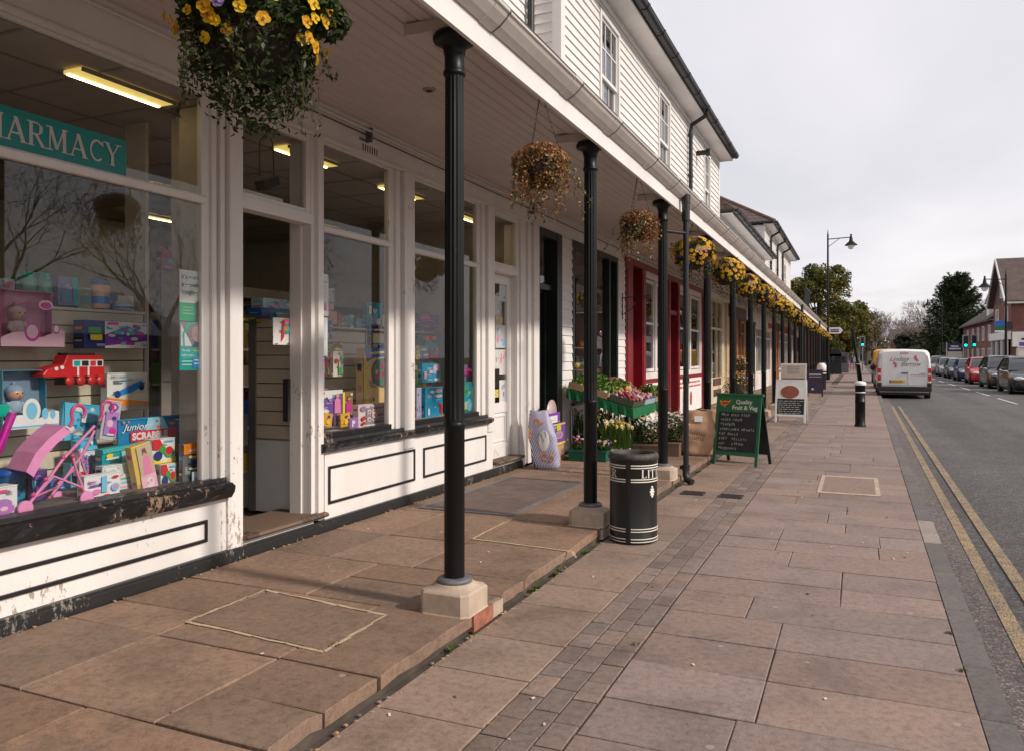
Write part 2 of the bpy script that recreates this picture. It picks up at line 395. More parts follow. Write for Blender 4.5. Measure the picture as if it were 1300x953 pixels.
def serif(word, size, gap=.06):
    """flat quads of a serif word in the xy plane, returned as list of 4-point lists, plus the width"""
    x = 0; out = []
    for ch in word:
        w, st, sf = SER[ch]
        if ch == 'C':
            pts = []
            for k in range(15):
                a = R(42 + 276 * k / 14); th = .04 + .05 * (.5 - .5 * math.cos(2 * (a)))
                pts.append((.44 + .36 * math.cos(a), .5 + .49 * math.sin(a), .44 + (.36 - th * 2) * math.cos(a), .5 + (.49 - th) * math.sin(a)))
            for a, b in zip(pts, pts[1:]): out.append([(x + a[0], a[1]), (x + b[0], b[1]), (x + b[2], b[3]), (x + a[2], a[3])])
            out.append([(x + .68, .72), (x + .75, .72), (x + .75, .97), (x + .69, .97)])
        for (a, b, c, d, t) in st:
            dx, dy = c - a, d - b; L = math.hypot(dx, dy); nx, ny = -dy / L * t / 2, dx / L * t / 2
            if abs(dy) > abs(dx) * .3 and abs(dx) > .03: nx, ny = math.copysign(t / 2, nx) * 1.05, 0
            out.append([(x + a - nx, b - ny), (x + c - nx, d - ny), (x + c + nx, d + ny), (x + a + nx, b + ny)])
        for (a, b) in sf:
            y0, y1 = (0, .05) if b < .5 else (.95, 1)
            out.append([(x + a - .14, y0), (x + a + .14, y0), (x + a + .14, y1), (x + a - .14, y1)])
        x += w + gap
    return [[(p[0] * size, p[1] * size) for p in q] for q in out], (x - gap) * size
# ============================================================ ground, road, footway
def kx(y): return .42 + .008 * min(y, 70)
def slab_prism(mb, pts, z1, th, mat, col, inset=.006):
    """stone with slightly eased top edges; pts = footprint ccw"""
    c = Vector((sum(p[0] for p in pts) / len(pts), sum(p[1] for p in pts) / len(pts)))
    top = []
    for p in pts:
        v = Vector(p) - c; L = v.length; top.append(c + v * (1 - inset / max(L, .01) * 1.3))
    n = len(pts); tl = random.uniform(-.0016, .0016)
    vs = [(p[0], p[1], z1 - th) for p in pts] + [(p[0], p[1], z1 - inset * .6) for p in pts] + [(p[0], p[1], z1 + tl * (1 if i % 2 else -1)) for i, p in enumerate(top)]
    fs = [(k, (k + 1) % n, n + (k + 1) % n, n + k) for k in range(n)] + [(n + k, n + (k + 1) % n, 2 * n + (k + 1) % n, 2 * n + k) for k in range(n)] + [tuple(range(2 * n, 3 * n))]
    mb.add(vs, fs, mat, col)
g = MB(); g.box(-500, -80, -.6, 500, 1400, -.22, 'ground_earth') if False else None
m_, n_, b_ = nt('ground_earth')
n_.links.new(ramp(n_, [(.35, (.05, .055, .025)), (.65, (.10, .085, .05))], noise(n_, .15, 6)), b_.inputs['Base Color']); b_.inputs['Roughness'].default_value = .95
g = MB(); g.box(-600, -120, -1.2, 600, 1500, -.24, 'ground_earth'); tag(g.build('ground'), kind='structure')
g = MB(); g.box(.3, -60, -.5, 8.4, 420, -.10, 'asphalt'); tag(g.build('road'), kind='structure')
# channel strip beside the kerb, coarser and paler
g = MB(); 
def strip(mb, a, b, y0, y1, z, mat, step=4, th=.002):
    y = y0
    while y < y1:
        e = min(y + step, y1)
        mb.add([(kx(y) + a, y, z), (kx(y) + b, y, z), (kx(e) + b, e, z), (kx(e) + a, e, z)], [(0, 1, 2, 3)], mat); y = e
strip(g, .10, .36, -6, 120, -.095, 'channel'); tag(g.build('road_channel'), kind='structure')
g = MB(); strip(g, .305, .39, -6, 27.5, -.0905, 'yellow_line', 2); strip(g, .495, .58, -6, 27.5, -.0905, 'yellow_line', 2)
for k in range(40):
    y = -5.6 + 6 * k
    g.box(4.76, y, -.0935, 4.86, y + 4, -.0905, 'white_line')
g.box(7.72, -40, -.0935, 7.78, 15, -.0905, 'white_line')
tag(g.build('road_markings'), kind='structure')
# kerbs: individual stones
g = MB()
y = -6.0
while y < 120:
    L = random.choice((.9, .92, .6, .9)) if y < 60 else 3
    x0, x1 = kx(y), kx(y + L); c = random.uniform(.85, 1.1); cc = (.135 * c, .118 * c, .112 * c)
    if 6.8 < y < 7.5: cc = (.3, .25, .22)
    slab_prism(g, [(x0, y + .003), (x0 + .125, y + .003), (x1 + .125, y + L - .004), (x1, y + L - .004)], .002, .2, 'paving', cc, .012)
    y += L
y = -40
while y < 260:
    c = random.uniform(.85, 1.1); slab_prism(g, [(7.95, y + .004), (8.08, y + .004), (8.08, y + 2.99), (7.95, y + 2.99)], .002, .2, 'paving', (.15 * c, .13 * c, .125 * c), .01); y += 3
tag(g.build('kerb'), kind='structure')
# footway: mortar bed + slabs in rows + sett band
g = MB(); g.add([(-1.84, -6, -.010), (kx(-6), -6, -.010), (kx(70), 70, -.010), (-1.84, 70, -.010)], [(0, 1, 2, 3)], 'joint')if False else None
m_, n_, b_ = nt('joint')
n_.links.new(ramp(n_, [(.4, (.055, .042, .032)), (.6, (.09, .07, .055)), (.72, (.05, .07, .02))], noise(n_, 5, 5)), b_.inputs['Base Color']); b_.inputs['Roughness'].default_value = .95
g = MB()
g.box(-3.86, -8, -.3, kx(70) + .02, 0, -.011, 'joint'); g.add([(-3.86, 0, -.011), (kx(0) + .01, 0, -.011), (kx(70) + .01, 70, -.011), (-3.86, 70, -.011)], [(0, 1, 2, 3)], 'joint')
def tint(base, s=.12):
    k = random.uniform(1 - s, 1 + s); w = random.uniform(-.04, .04)
    return (base[0] * k * (1 + w), base[1] * k, base[2] * k * (1 - w))
PV = (.252, .185, .157)
rnd = random.Random(11)
y = -2.0
while y < 70:
    rh = rnd.uniform(.36, .47)
    if y > 30: rh *= 2
    x = -.995
    ends = [x]
    first = True
    while True:
        x += rnd.choice((.42, .55, .62, .75, .9)) if first else rnd.uniform(.5, .95)
        first = False
        if x > kx(y) - .3: break
        ends.append(x)
    for i, a in enumerate(ends):
        last = i == len(ends) - 1
        b0, b1 = (kx(y) - .006, kx(y + rh) - .006) if last else (ends[i + 1] - .006, ends[i + 1] - .006)
        if 10.35 < y + rh / 2 < 12.2 and False: continue
        j = lambda: rnd.uniform(-.002, .002)
        slab_prism(g, [(a + .002 + j(), y + .004 + j()), (b0 + .003 + j(), y + .004 + j()), (b1 + .003 + j(), y + rh - .005 + j()), (a + .002 + j(), y + rh - .005 + j())], rnd.uniform(-.0015, .002), .03, 'paving', tint(PV, .13), .004)
    y += rh
y = -2.0
while y < 70:
    rh = rnd.uniform(.42, .62) * (1 if y < 30 else 2)
    slab_prism(g, [(-1.835, y + .004), (-1.345, y + .004), (-1.345, y + rh - .005), (-1.835, y + rh - .005)], rnd.uniform(-.001, .002), .03, 'paving', tint((.255, .185, .145), .13), .004)
    y += rh
for col_x in (-1.337, -1.224, -1.111):
    y = -2 + rnd.uniform(0, .2)
    while y < 45:
        L = rnd.uniform(.17, .23) * (1 if y < 20 else 3)
        slab_prism(g, [(col_x, y), (col_x + .107, y), (col_x + .107, y + L - .007), (col_x, y + L - .007)], rnd.uniform(-.002, .002), .03, 'paving', tint((.205, .155, .13), .22), .005)
        y += L
tag(g.build('pavement'), kind='structure')
# far pavements, right-hand footway, forecourt beyond the arcade
g = MB()
g.box(-7, 70.01, -.3, .97, 300, -.004, 'far_paving')if False else None
plain('far_paving', (.24, .18, .15), .85, var=.15, vs=.8)
g.box(-7, 70.01, -.3, .97, 300, -.004, 'far_paving'); g.box(8.09, -40, -.3, 11.5, 300, -.004, 'far_paving')
tag(g.build('far_pavement'), kind='structure')
# terrace of flagstones in front of the shops
g = MB(); g.box(-3.90, -6, -.25, -1.885, 70, .030, 'joint')
g.box(-12, -6, -.25, -3.89, 70, .02, 'joint')
y = -2.0; q = random.Random(5)
while y < 62:
    d_ = q.uniform(.62, 1.05) * (1 if y < 25 else 1.8)
    cuts = q.choice(((-2.55,), (-2.75,), (-2.4, -3.15), (-2.65, -3.3), (-2.9,)))
    xs = [-3.80] + sorted(cuts) + [-1.86 + q.uniform(-.008, .008)]
    for a, b in zip(xs, xs[1:]):
        j = lambda: q.uniform(-.010, .010)
        parts = [(y, y + d_)]
        if q.random() < .35: mdl = y + d_ * q.uniform(.35, .65); parts = [(y, mdl), (mdl, y + d_)]
        for (p0, p1) in parts:
            e = b
            pts = [(a + .005, p0 + .005 + j() * .5), (e - .005, p0 + .005 + j() * .5)]
            if b > -1.95:  # rough outer arris
                n = 5
                pts += [(e - .006 + q.uniform(-.018, .008), p0 + (p1 - p0) * k / n) for k in range(1, n)]
            pts += [(e - .005, p1 - .006 + j() * .4), (a + .005, p1 - .006 + j() * .4)]
            slab_prism(g, pts, .09 + q.uniform(-.003, .003), .058, 'flagstone', tint((.255, .168, .118), .17), .006)
    y += d_
# pale repointing round two of the flags
plain('pale_mortar', (.50, .39, .26), .9, var=.2, vs=30, bmp=.3)
def gp(px, py): return G(px, py, .09)
def ccw_(p):
    c = sum((Vector(q) for q in p), Vector((0, 0))) / 4
    return sorted(p, key=lambda q: math.atan2(q[1] - c.y, q[0] - c.x))
def pointing(mb, pxs, w=.018, z=.0945):
    pts = [Vector(gp(*p)) for p in pxs]; rr = random.Random(3)
    for a, b in zip(pts, pts[1:]):
        n = 8; t = (b - a).normalized(); nn = Vector((-t.y, t.x))
        for k in range(n):
            p = a + (b - a) * k / n + nn * rr.uniform(-.006, .006); r_ = a + (b - a) * (k + 1) / n + nn * rr.uniform(-.006, .006); h = w / 2 * rr.uniform(.6, 1.3)
            mb.add([(*(p - nn * h), z), (*(r_ - nn * h), z), (*(r_ + nn * h), z), (*(p + nn * h), z)], [(0, 1, 2, 3)], 'pale_mortar')
pointing(g, [(337, 749), (237, 789), (412, 828), (490, 781), (337, 749)])
pointing(g, [(640, 663), (600, 684), (726, 700), (731, 708)])
slab_prism(g, ccw_([gp(340, 751), gp(244, 788), gp(411, 825), gp(486, 782)]), .0945, .01, 'flagstone', (.225, .152, .11), .003)
tag(g.build('terrace'), kind='structure')
# brick packing pieces set in the step beside the first column
g = MB()
g.box(-1.884, 3.72, .0, -1.852, 3.96, .085, 'brick_red'); g.box(-1.884, 6.02, .0, -1.854, 6.3, .08, 'concrete')
g.box(-1.884, 3.97, .0, -1.856, 4.1, .075, 'concrete')
tag(g.build('step_edging'), kind='structure')
# inspection cover in the footway
def cover(name, label, pts, z, frame, inner, w, cat='cover'):
    t = thing(name, label, cat, (*pts[0], z))
    a = [Vector(p) for p in pts]; c = sum(a, Vector((0, 0))) / 4
    inn = [c + (p - c) * (1 - w / (p - c).length * 1.4) for p in a]
    mb = MB()
    for k in range(4):
        p, r_, s, u = a[k], a[(k + 1) % 4], inn[(k + 1) % 4], inn[k]
        mb.add([(*p, z), (*r_, z), (*s, z), (*u, z), (*p, z - .02), (*r_, z - .02)], [(0, 1, 2, 3), (4, 5, 1, 0)], frame)
    mb.build('cover_frame', t); mb = MB()
    mb.add([(*p, z + .0015) for p in inn], [(0, 1, 2, 3)], inner, (.24, .17, .135)); mb.build('lid', t); return t
def ccw(p):
    c = sum((Vector(q) for q in p), Vector((0, 0))) / 4
    return sorted(p, key=lambda q: math.atan2(q[1] - c.y, q[0] - c.x))
x0, y0 = G(1037, 625); x1, _ = G(1118, 629); _, y1 = G(1076, 605)
cover('inspection_cover', 'square inspection cover with pale concrete surround set in the pavement', [(x0, y0), (x1, y0), (x1, y1), (x0, y1)], .0065, 'concrete', 'paving', .075)
pts = ccw([gp(532, 640), gp(630, 653), gp(712, 614), gp(640, 600)])
ys = [p[1] for p in pts]; xs = [p[0] for p in pts]
plain('mat_strip', (.17, .125, .105), .8, var=.25, vs=6)
mc = thing('floor_grating', 'long dark metal-framed mat well sunk in the flagstones outside the second pharmacy window', 'mat', (-3.2, 7, .09))
mb = MB(); X0, X1, Y0, Y1 = -3.62, -2.72, 6.15, 8.15; z = .0975
for a in ((X0, Y0, X1, Y0 + .04), (X0, Y1 - .04, X1, Y1), (X0, Y0 + .04, X0 + .04, Y1 - .04), (X1 - .04, Y0 + .04, X1, Y1 - .04)): mb.box(a[0], a[1], z - .02, a[2], a[3], z + .004, 'grey_iron')
mb.build('mat_frame', mc, .002)
mb = MB(); mb.box(X0 + .04, Y0 + .04, z - .02, X1 - .04, Y1 - .04, z - .003, 'dark_iron')
yy = Y0 + .05
while yy < Y1 - .06: mb.box(X0 + .045, yy, z - .003, X1 - .045, yy + .02, z, 'mat_strip'); yy += .027
mb.build('mat_surface', mc)
for i, (px, py) in enumerate(((880, 626), (928, 630))):
    x, y = G(px, py); t = thing('drain_grate', ['small dark iron drain cover nearest the black downpipe', 'small dark iron drain cover in the paving, further out from the downpipe'][i], 'drain', (x, y, 0))
    mb = MB(); mb.box(x - .12, y - .1, -.01, x + .12, y - .085, .012, 'dark_iron'); mb.box(x - .12, y + .085, -.01, x + .12, y + .1, .012, 'dark_iron'); mb.box(x - .12, y - .085, -.01, x - .105, y + .085, .012, 'dark_iron'); mb.box(x + .105, y - .085, -.01, x + .12, y + .085, .012, 'dark_iron')
    mb.build('grate_frame', t); mb = MB()
    mb.box(x - .105, y - .085, -.01, x + .105, y + .085, .003, 'tyre')
    for k in range(6): mb.box(x - .1, y - .075 + k * .028, .003, x + .1, y - .063 + k * .028, .009, 'dark_iron')
    mb.build('bars', t)
# moss and weeds in the foot of the step and in joints; litter
g = MB(); w = random.Random(9)
def tuft(mb, x, y, z, n, s):
    for _ in range(n):
        a = w.uniform(0, 6.28); r_ = w.uniform(0, s); p = Vector((x + r_ * math.cos(a) * .6, y + r_ * math.sin(a) * 1.4, z))
        t = Vector((math.cos(a), math.sin(a), w.uniform(.3, 1.4))).normalized() * w.uniform(.008, .02); sd = Vector((-math.sin(a), math.cos(a), 0)) * w.uniform(.003, .007)
        c = w.choice(((.06, .11, .02), (.09, .13, .03), (.12, .11, .04)))
        mb.add([p - sd, p + sd, p + t + sd * .5, p + t - sd * .5], [(0, 1, 2, 3)], 'leaf', c)
for yy in (3.45, 4.55, 4.62, 4.95, 5.05, 5.6, 8.9, 9.3, 10.1, 7.6, 7.2): tuft(g, -1.85, yy, -.004, 60, .05)
for (px, py) in ((806, 818), (1222, 851), (1205, 803)): tuft(g, *G(px, py), -.003, 26, .02)
tuft(g, *gp(425, 820), .088, 30, .03)
tag(g.build('moss'), kind='stuff')
g = MB()
for k in range(90):
    x, y = w.uniform(-3.6, .35), w.uniform(2.2, 12); z = .094 if x < -1.86 else .003
    if -1.95 < x < -1.8: continue
    a = w.uniform(0, 3.1); s = w.uniform(.004, .011); c = w.choice(((.7, .66, .6), (.6, .55, .5), (.10, .07, .05), (.3, .18, .1)))
    g.box(-s, -s * .5, 0, s, s * .5, .004, 'cloth', c, tr(x, y, z) @ rot('Z', a * 57))
for k in range(160):  # grit in the foot of the shop plinth and of the step
    x = w.choice((-3.79, -1.84)); y = w.uniform(2, 9); g.cbox((x + w.uniform(-.01, .03), y, .094 if x < -3 else .0), (.012, .014, .006), 'cloth', w.choice(((.2, .14, .1), (.35, .27, .2), (.5, .3, .15))), None)
tag(g.build('litter_specks'), kind='stuff')
# ============================================================ arcade
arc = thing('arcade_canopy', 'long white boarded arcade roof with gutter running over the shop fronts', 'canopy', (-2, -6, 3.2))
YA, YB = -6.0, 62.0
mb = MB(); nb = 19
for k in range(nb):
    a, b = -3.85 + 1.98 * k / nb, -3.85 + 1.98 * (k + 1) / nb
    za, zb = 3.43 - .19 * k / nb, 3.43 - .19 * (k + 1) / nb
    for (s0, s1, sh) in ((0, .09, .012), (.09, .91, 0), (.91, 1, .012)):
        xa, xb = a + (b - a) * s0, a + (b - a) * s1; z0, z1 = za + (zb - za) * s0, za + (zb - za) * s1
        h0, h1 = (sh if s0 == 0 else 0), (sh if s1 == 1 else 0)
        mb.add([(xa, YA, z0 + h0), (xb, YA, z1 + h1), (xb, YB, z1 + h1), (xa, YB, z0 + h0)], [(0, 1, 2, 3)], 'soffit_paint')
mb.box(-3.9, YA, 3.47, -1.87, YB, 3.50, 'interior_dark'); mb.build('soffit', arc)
mb = MB(); mb.sweep([(-1.895, 3.125), (-1.87, 3.125), (-1.87, 3.27), (-1.86, 3.28), (-1.895, 3.28)], YA, YB, 'white_paint'); mb.build('fascia', arc)
mb = MB(); mb.sweep([(-1.868, 3.258), (-1.858, 3.254), (-1.815, 3.278), (-1.775, 3.315), (-1.762, 3.334), (-1.750, 3.340), (-1.748, 3.352), (-1.765, 3.354), (-1.868, 3.346)], YA, YB, 'gutter_white'); mb.build('gutter', arc)
yj = -5.2; jn = 0
GS1 = [(-1.8695, 3.252), (-1.858, 3.248), (-1.811, 3.274), (-1.770, 3.311), (-1.757, 3.330), (-1.744, 3.337), (-1.742, 3.356), (-1.765, 3.359), (-1.8695, 3.351)]
GS2 = [(a + (.003 if a > -1.86 else 0), b - .003) for a, b in GS1]
while yj < 60:
    mb = MB(); mb.sweep(GS1, yj, yj + .15, 'gutter_white')
    mb.build('gutter_joint', arc, .003); mb = MB(); mb.sweep(GS2, yj + .151, yj + .160, 'grey_iron'); mb.build('gutter_clip', arc); yj += 1.0 if jn % 2 else 1.25; jn += 1
mb = MB(); mb.add([(-1.79, YA, 3.349), (-1.79, YB, 3.349), (-3.4, YB, 3.80), (-3.4, YA, 3.80), (-1.79, YA, 3.344), (-1.79, YB, 3.344)], [(0, 1, 2, 3)[::-1], (0, 4, 5, 1)], 'lead')
mb.box(-3.4, YA, 3.75, -3.3, YB, 3.80, 'lead'); mb.build('lead_roof', arc)
COLY = [1.2, 3.78, 6.15, 8.76, 11.6, 14.15, 16.65, 19.1, 21.6, 24.1, 26.6, 29.1, 31.6, 34.1, 36.6, 39.1, 41.6, 44.1, 46.6, 49.1, 51.6, 54.1, 56.6, 59.1, 61.4]
for yc in COLY:
    mb = MB(); mb.box(-2.27, yc - .08, 3.199, -1.897, yc + .09, 3.262, 'soffit_paint'); mb.build('pad_block', arc)
# conduit and small bits on the shop fascia
mb = MB(); mb.tube([(-3.80, YA, 3.37), (-3.80, 40, 3.37)], .012, 'gutter_white', 6); mb.tube([(-3.805, 4.6, 3.325), (-3.805, 40, 3.325)], .006, 'pipe_black', 5); mb.build('conduit', arc)
for yc in (5.66, 9.35):
    mb = MB(); mb.box(-3.85, yc, 3.28, -3.79, yc + .02, 3.40, 'grey_iron'); mb.box(-3.845, yc - .1, 3.28, -3.835, yc + .02, 3.295, 'grey_iron'); mb.build('conduit_bracket', arc)
for i, (px, py) in enumerate(((545, 133), (842, 258))):
    mb = MB(); y = Yp(px, -2.75); mb.lathe([(.0, 3.318), (.03, 3.315), (.045, 3.322), (.05, 3.34)], (-2.75, y, -.005), 'ceiling_grid', 16); mb.lathe([(0, 3.3125), (.026, 3.3125), (.026, 3.315)], (-2.75, y, -.005), 'tyre', 12); mb.build('downlight', arc)
# columns
def column_proto(first):
    t = thing('column', 'slender fluted black iron column on a pale stone base beside the first pharmacy window post', 'column', (0, 0, .09))
    mb = MB(); h = .145; zz = .09
    prof = [(h, 0), (h, .115)]
    n = 24; vs = []
    def sq(r_, z, k):  # superellipse section going square to round
        out = []
        for i in range(n):
            a = 2 * math.pi * (i + .5) / n; c, s = math.cos(a), math.sin(a); e = k
            rr = r_ / (abs(c) ** e + abs(s) ** e) ** (1 / e); out.append((rr * c, rr * s, z + zz))
        return out
    rings = [sq(.150, .0, 14), sq(.145, .01, 14), sq(.145, .112, 14), sq(.139, .120, 9), sq(.122, .128, 4), sq(.112, .136, 2.6), (sq(.102, .15, 2))]
    for r_ in rings: vs += r_
    fs = [(i * n + k, i * n + (k + 1) % n, (i + 1) * n + (k + 1) % n, (i + 1) * n + k) for i in range(len(rings) - 1) for k in range(n)] + [tuple(range((len(rings) - 1) * n, len(rings) * n))]
    mb.add(vs, fs, 'concrete'); mb.build('plinth', t)
    mb = MB(); mb.lathe([(.082, .238), (.093, .241), (.096, .249), (.093, .258), (.080, .264), (.068, .266)], (0, 0, 0), 'grey_iron', 24); mb.build('base_ring', t)
    mb = MB()
    mb.lathe([(.0555, .262), (.0555, 1.07), (.059, 1.075), (.059, 1.095), (.0555, 1.10)], (0, 0, 0), 'iron_black', 32)
    pr = [(.055, 1.10), (.055, 1.115)] + [(.055 - .004 * k / 10, 1.13 + 1.82 * k / 10) for k in range(11)] + [(.051, 2.965)]
    mb.lathe(pr, (0, 0, 0), 'iron_black', 84, flute=(1.12, 2.955, .11, 14)); mb.build('shaft', t)
    mb = MB(); mb.lathe([(.051, 2.962), (.059, 2.968), (.062, 2.98), (.058, 2.992), (.054, 2.998), (.053, 3.075), (.058, 3.083), (.058, 3.092), (.061, 3.11), (.073, 3.130), (.097, 3.143), (.112, 3.149), (.117, 3.158), (.117, 3.176), (.110, 3.186), (.10, 3.198), (0, 3.1985)], (0, 0, 0), 'iron_black', 32); mb.build('capital', t)
    return t
cp = column_proto(True); TREE[cp.name] = kids(cp)
NTH = ['first', 'second', 'third', 'fourth', 'fifth', 'sixth', 'seventh', 'eighth', 'ninth', 'tenth', 'eleventh', 'twelfth', 'thirteenth', 'fourteenth', 'fifteenth', 'sixteenth', 'seventeenth', 'eighteenth', 'nineteenth', 'twentieth', 'twenty-first', 'twenty-second', 'twenty-third', 'twenty-fourth']
for i, yc in enumerate(COLY[1:]):
    lab = {0: 'nearest fluted black column, in front of the pharmacy windows', 1: 'second fluted black column, just left of the litter bin', 2: 'third fluted black column, between litter bin and downpipe'}.get(i, '%s black column counted from the near end of the arcade' % NTH[i])
    if i == 0: cp.location = (-2.0, yc, .09); cp['label'] = lab; cp['group'] = 'iron columns of the arcade'
    else: dup(cp, (-2.0, yc, .09), 0, lab, 'iron columns of the arcade')
off = dup(cp, (-2.0, COLY[0], .09), 0, 'column of the arcade beside the camera', 'iron columns of the arcade')
bpy.data.objects.remove(off) if False else None
# black downpipes
def downpipe(y, label, shoe=True):
    t = thing('downpipe', label, 'downpipe', (-1.79, y, 0))
    mb = MB(); X = -1.80
    mb.tube([(X, y, .12), (X, y, 3.02)], .032, 'pipe_black', 14); mb.tube([(X, y, 3.0), (X, y, 3.12), (X, y, 3.24)], .046, 'pipe_black', 14)
    mb.tube([(X, y, 3.2), (X, y, 3.30)], .052, 'pipe_black', 14)
    for z in (1.15, 2.5): mb.tube([(X, y, z), (X, y, z + .06)], .039, 'pipe_black', 14)
    mb.build('pipe', t)
    mb = MB(); mb.tube([(X, y, .2), (X, y, .10), (X + .02, y - .02, .055), (X + .08, y - .05, .03)], .040, 'pipe_black', 14); mb.tube([(X, y, .16), (X, y, .22)], .045, 'pipe_black', 14)
    mb.box(X - .07, y - .012, .17, X - .03, y + .012, .21, 'pipe_black'); mb.build('shoe', t)
    mb = MB(); mb.tube([(-1.98, y - .28, 2.86), (X, y, 2.86)], .02, 'pipe_black', 8); mb.build('stay', t)
downpipe(9.05, 'black cast-iron downpipe standing on the paving beside the third column')
downpipe(29.6, 'black downpipe below the gutter, half way along the arcade')
downpipe(43.6, 'black downpipe below the gutter near the far end of the arcade')
# ============================================================ upper storeys
WR = random.Random(2)
def weatherboards(mb, X, y0, y1, z0, z1, mat='board_white', exp=.105, face='x', holes=()):
    """lapped boards facing +X (or -Y when face='y': then X is the Y plane and y0,y1 are x limits)"""
    z = z0
    while z < z1 - .01:
        t = min(z + exp, z1)
        segs = [(y0, y1)]
        for (h0, h1, hz0, hz1) in holes:
            if t > hz0 + .02 and z < hz1 - .02:
                segs = [s for a, b in segs for s in ((a, min(b, h0)), (max(a, h1), b)) if s[1] - s[0] > .02]
        for a, b in segs:
            t0_ = t; t = t + WR.uniform(-.0025, .0025)
            if face == 'x': vs = [(X, a, z), (X + .020, a, z), (X + .003, a, t), (X, a, t), (X, b, z), (X + .020, b, z), (X + .003, b, t), (X, b, t)]; fs = [(1, 5, 6, 2), (0, 4, 5, 1), (0, 1, 2, 3), (4, 7, 6, 5)]
            else: vs = [(a, X, z), (a, X - .020, z), (a, X - .003, t), (a, X, t), (b, X, z), (b, X - .020, z), (b, X - .003, t), (b, X, t)]; fs = [(1, 2, 6, 5), (0, 1, 5, 4), (0, 3, 2, 1), (4, 5, 6, 7)]
            mb.add(vs, fs, mat); t = t0_
        z = t
def frame_x(mb, X, y0, y1, z0, z1, w, d, mat, wt=None, wb=None):
    wt = w if wt is None else wt; wb = w if wb is None else wb
    mb.box(X - d, y0, z0, X, y0 + w, z1, mat); mb.box(X - d, y1 - w, z0, X, y1, z1, mat)
    if wt: mb.box(X - d, y0 + w, z1 - wt, X, y1 - w, z1, mat)
    if wb: mb.box(X - d, y0 + w, z0, X, y1 - w, z0 + wb, mat)
def sash(parent, X, y0, y1, z0, z1):
    mb = MB(); frame_x(mb, X + .028, y0 - .06, y1 + .06, z0 - .05, z1 + .06, .062, .1, 'worn_white'); mb.box(X - .05, y0 - .09, z0 - .08, X + .06, y1 + .09, z0 - .05, 'worn_white'); f = mb.build('sash_window', parent, .003)
    mid = z0 + (z1 - z0) * .53; mb = MB()
    frame_x(mb, X + .0, y0 + .003, y1 - .003, mid - .02, z1, .035, .03, 'worn_white', .035, .045); frame_x(mb, X - .032, y0 + .003, y1 - .003, z0 + .003, mid + .02, .035, .03, 'worn_white', .03, .06)
    for k in (1, 2):
        yy = y0 + (y1 - y0) * k / 3
        mb.box(X - .022, yy - .009, mid + .025, X - .006, yy + .009, z1 - .035, 'worn_white'); mb.box(X - .054, yy - .009, z0 + .06, X - .038, yy + .009, mid - .01, 'worn_white')
    zz = (mid + z1) / 2
    for a in (0, 1, 2):
        s0 = y0 + (y1 - y0) * a / 3 + .012; s1 = y0 + (y1 - y0) * (a + 1) / 3 - .012
        mb.box(X - .022, s0 + (.025 if a == 0 else 0), zz - .009, X - .006, s1 - (.025 if a == 2 else 0), zz + .009, 'worn_white')
        z2 = (z0 + mid) / 2; mb.box(X - .054, s0 + (.025 if a == 0 else 0), z2 - .009, X - .038, s1 - (.025 if a == 2 else 0), z2 + .009, 'worn_white')
    mb.build('glazing_bars', f)
    mb = MB(); mb.box(X - .018, y0 + .03, mid, X - .014, y1 - .03, z1 - .03, 'sash_glass'); mb.box(X - .050, y0 + .03, z0 + .05, X - .046, y1 - .03, mid, 'sash_glass'); mb.build('pane', f)
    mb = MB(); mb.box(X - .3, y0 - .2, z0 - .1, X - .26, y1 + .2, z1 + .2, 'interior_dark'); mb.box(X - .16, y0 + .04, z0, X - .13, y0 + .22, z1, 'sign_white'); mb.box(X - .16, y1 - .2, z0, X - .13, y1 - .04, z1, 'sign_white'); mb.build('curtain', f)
def swept_gutter(mb, X, Z, y0, y1, r=.06, mat='pipe_black'):
    sec = [(X + r * math.cos(a), Z + r * math.sin(a)) for a in [math.pi + math.pi * k / 8 for k in range(9)]]
    sec = sec + [(X + r + .008, Z + .01), (X - r, Z + .01)]
    mb.sweep(sec, y0, y1, mat)
    y = y0 + .4
    while y < y1: mb.sweep([(p[0] + (p[0] - X) * .12, p[1] + (p[1] - Z) * .12 - .001) for p in sec], y, y + .05, mat); y += .9
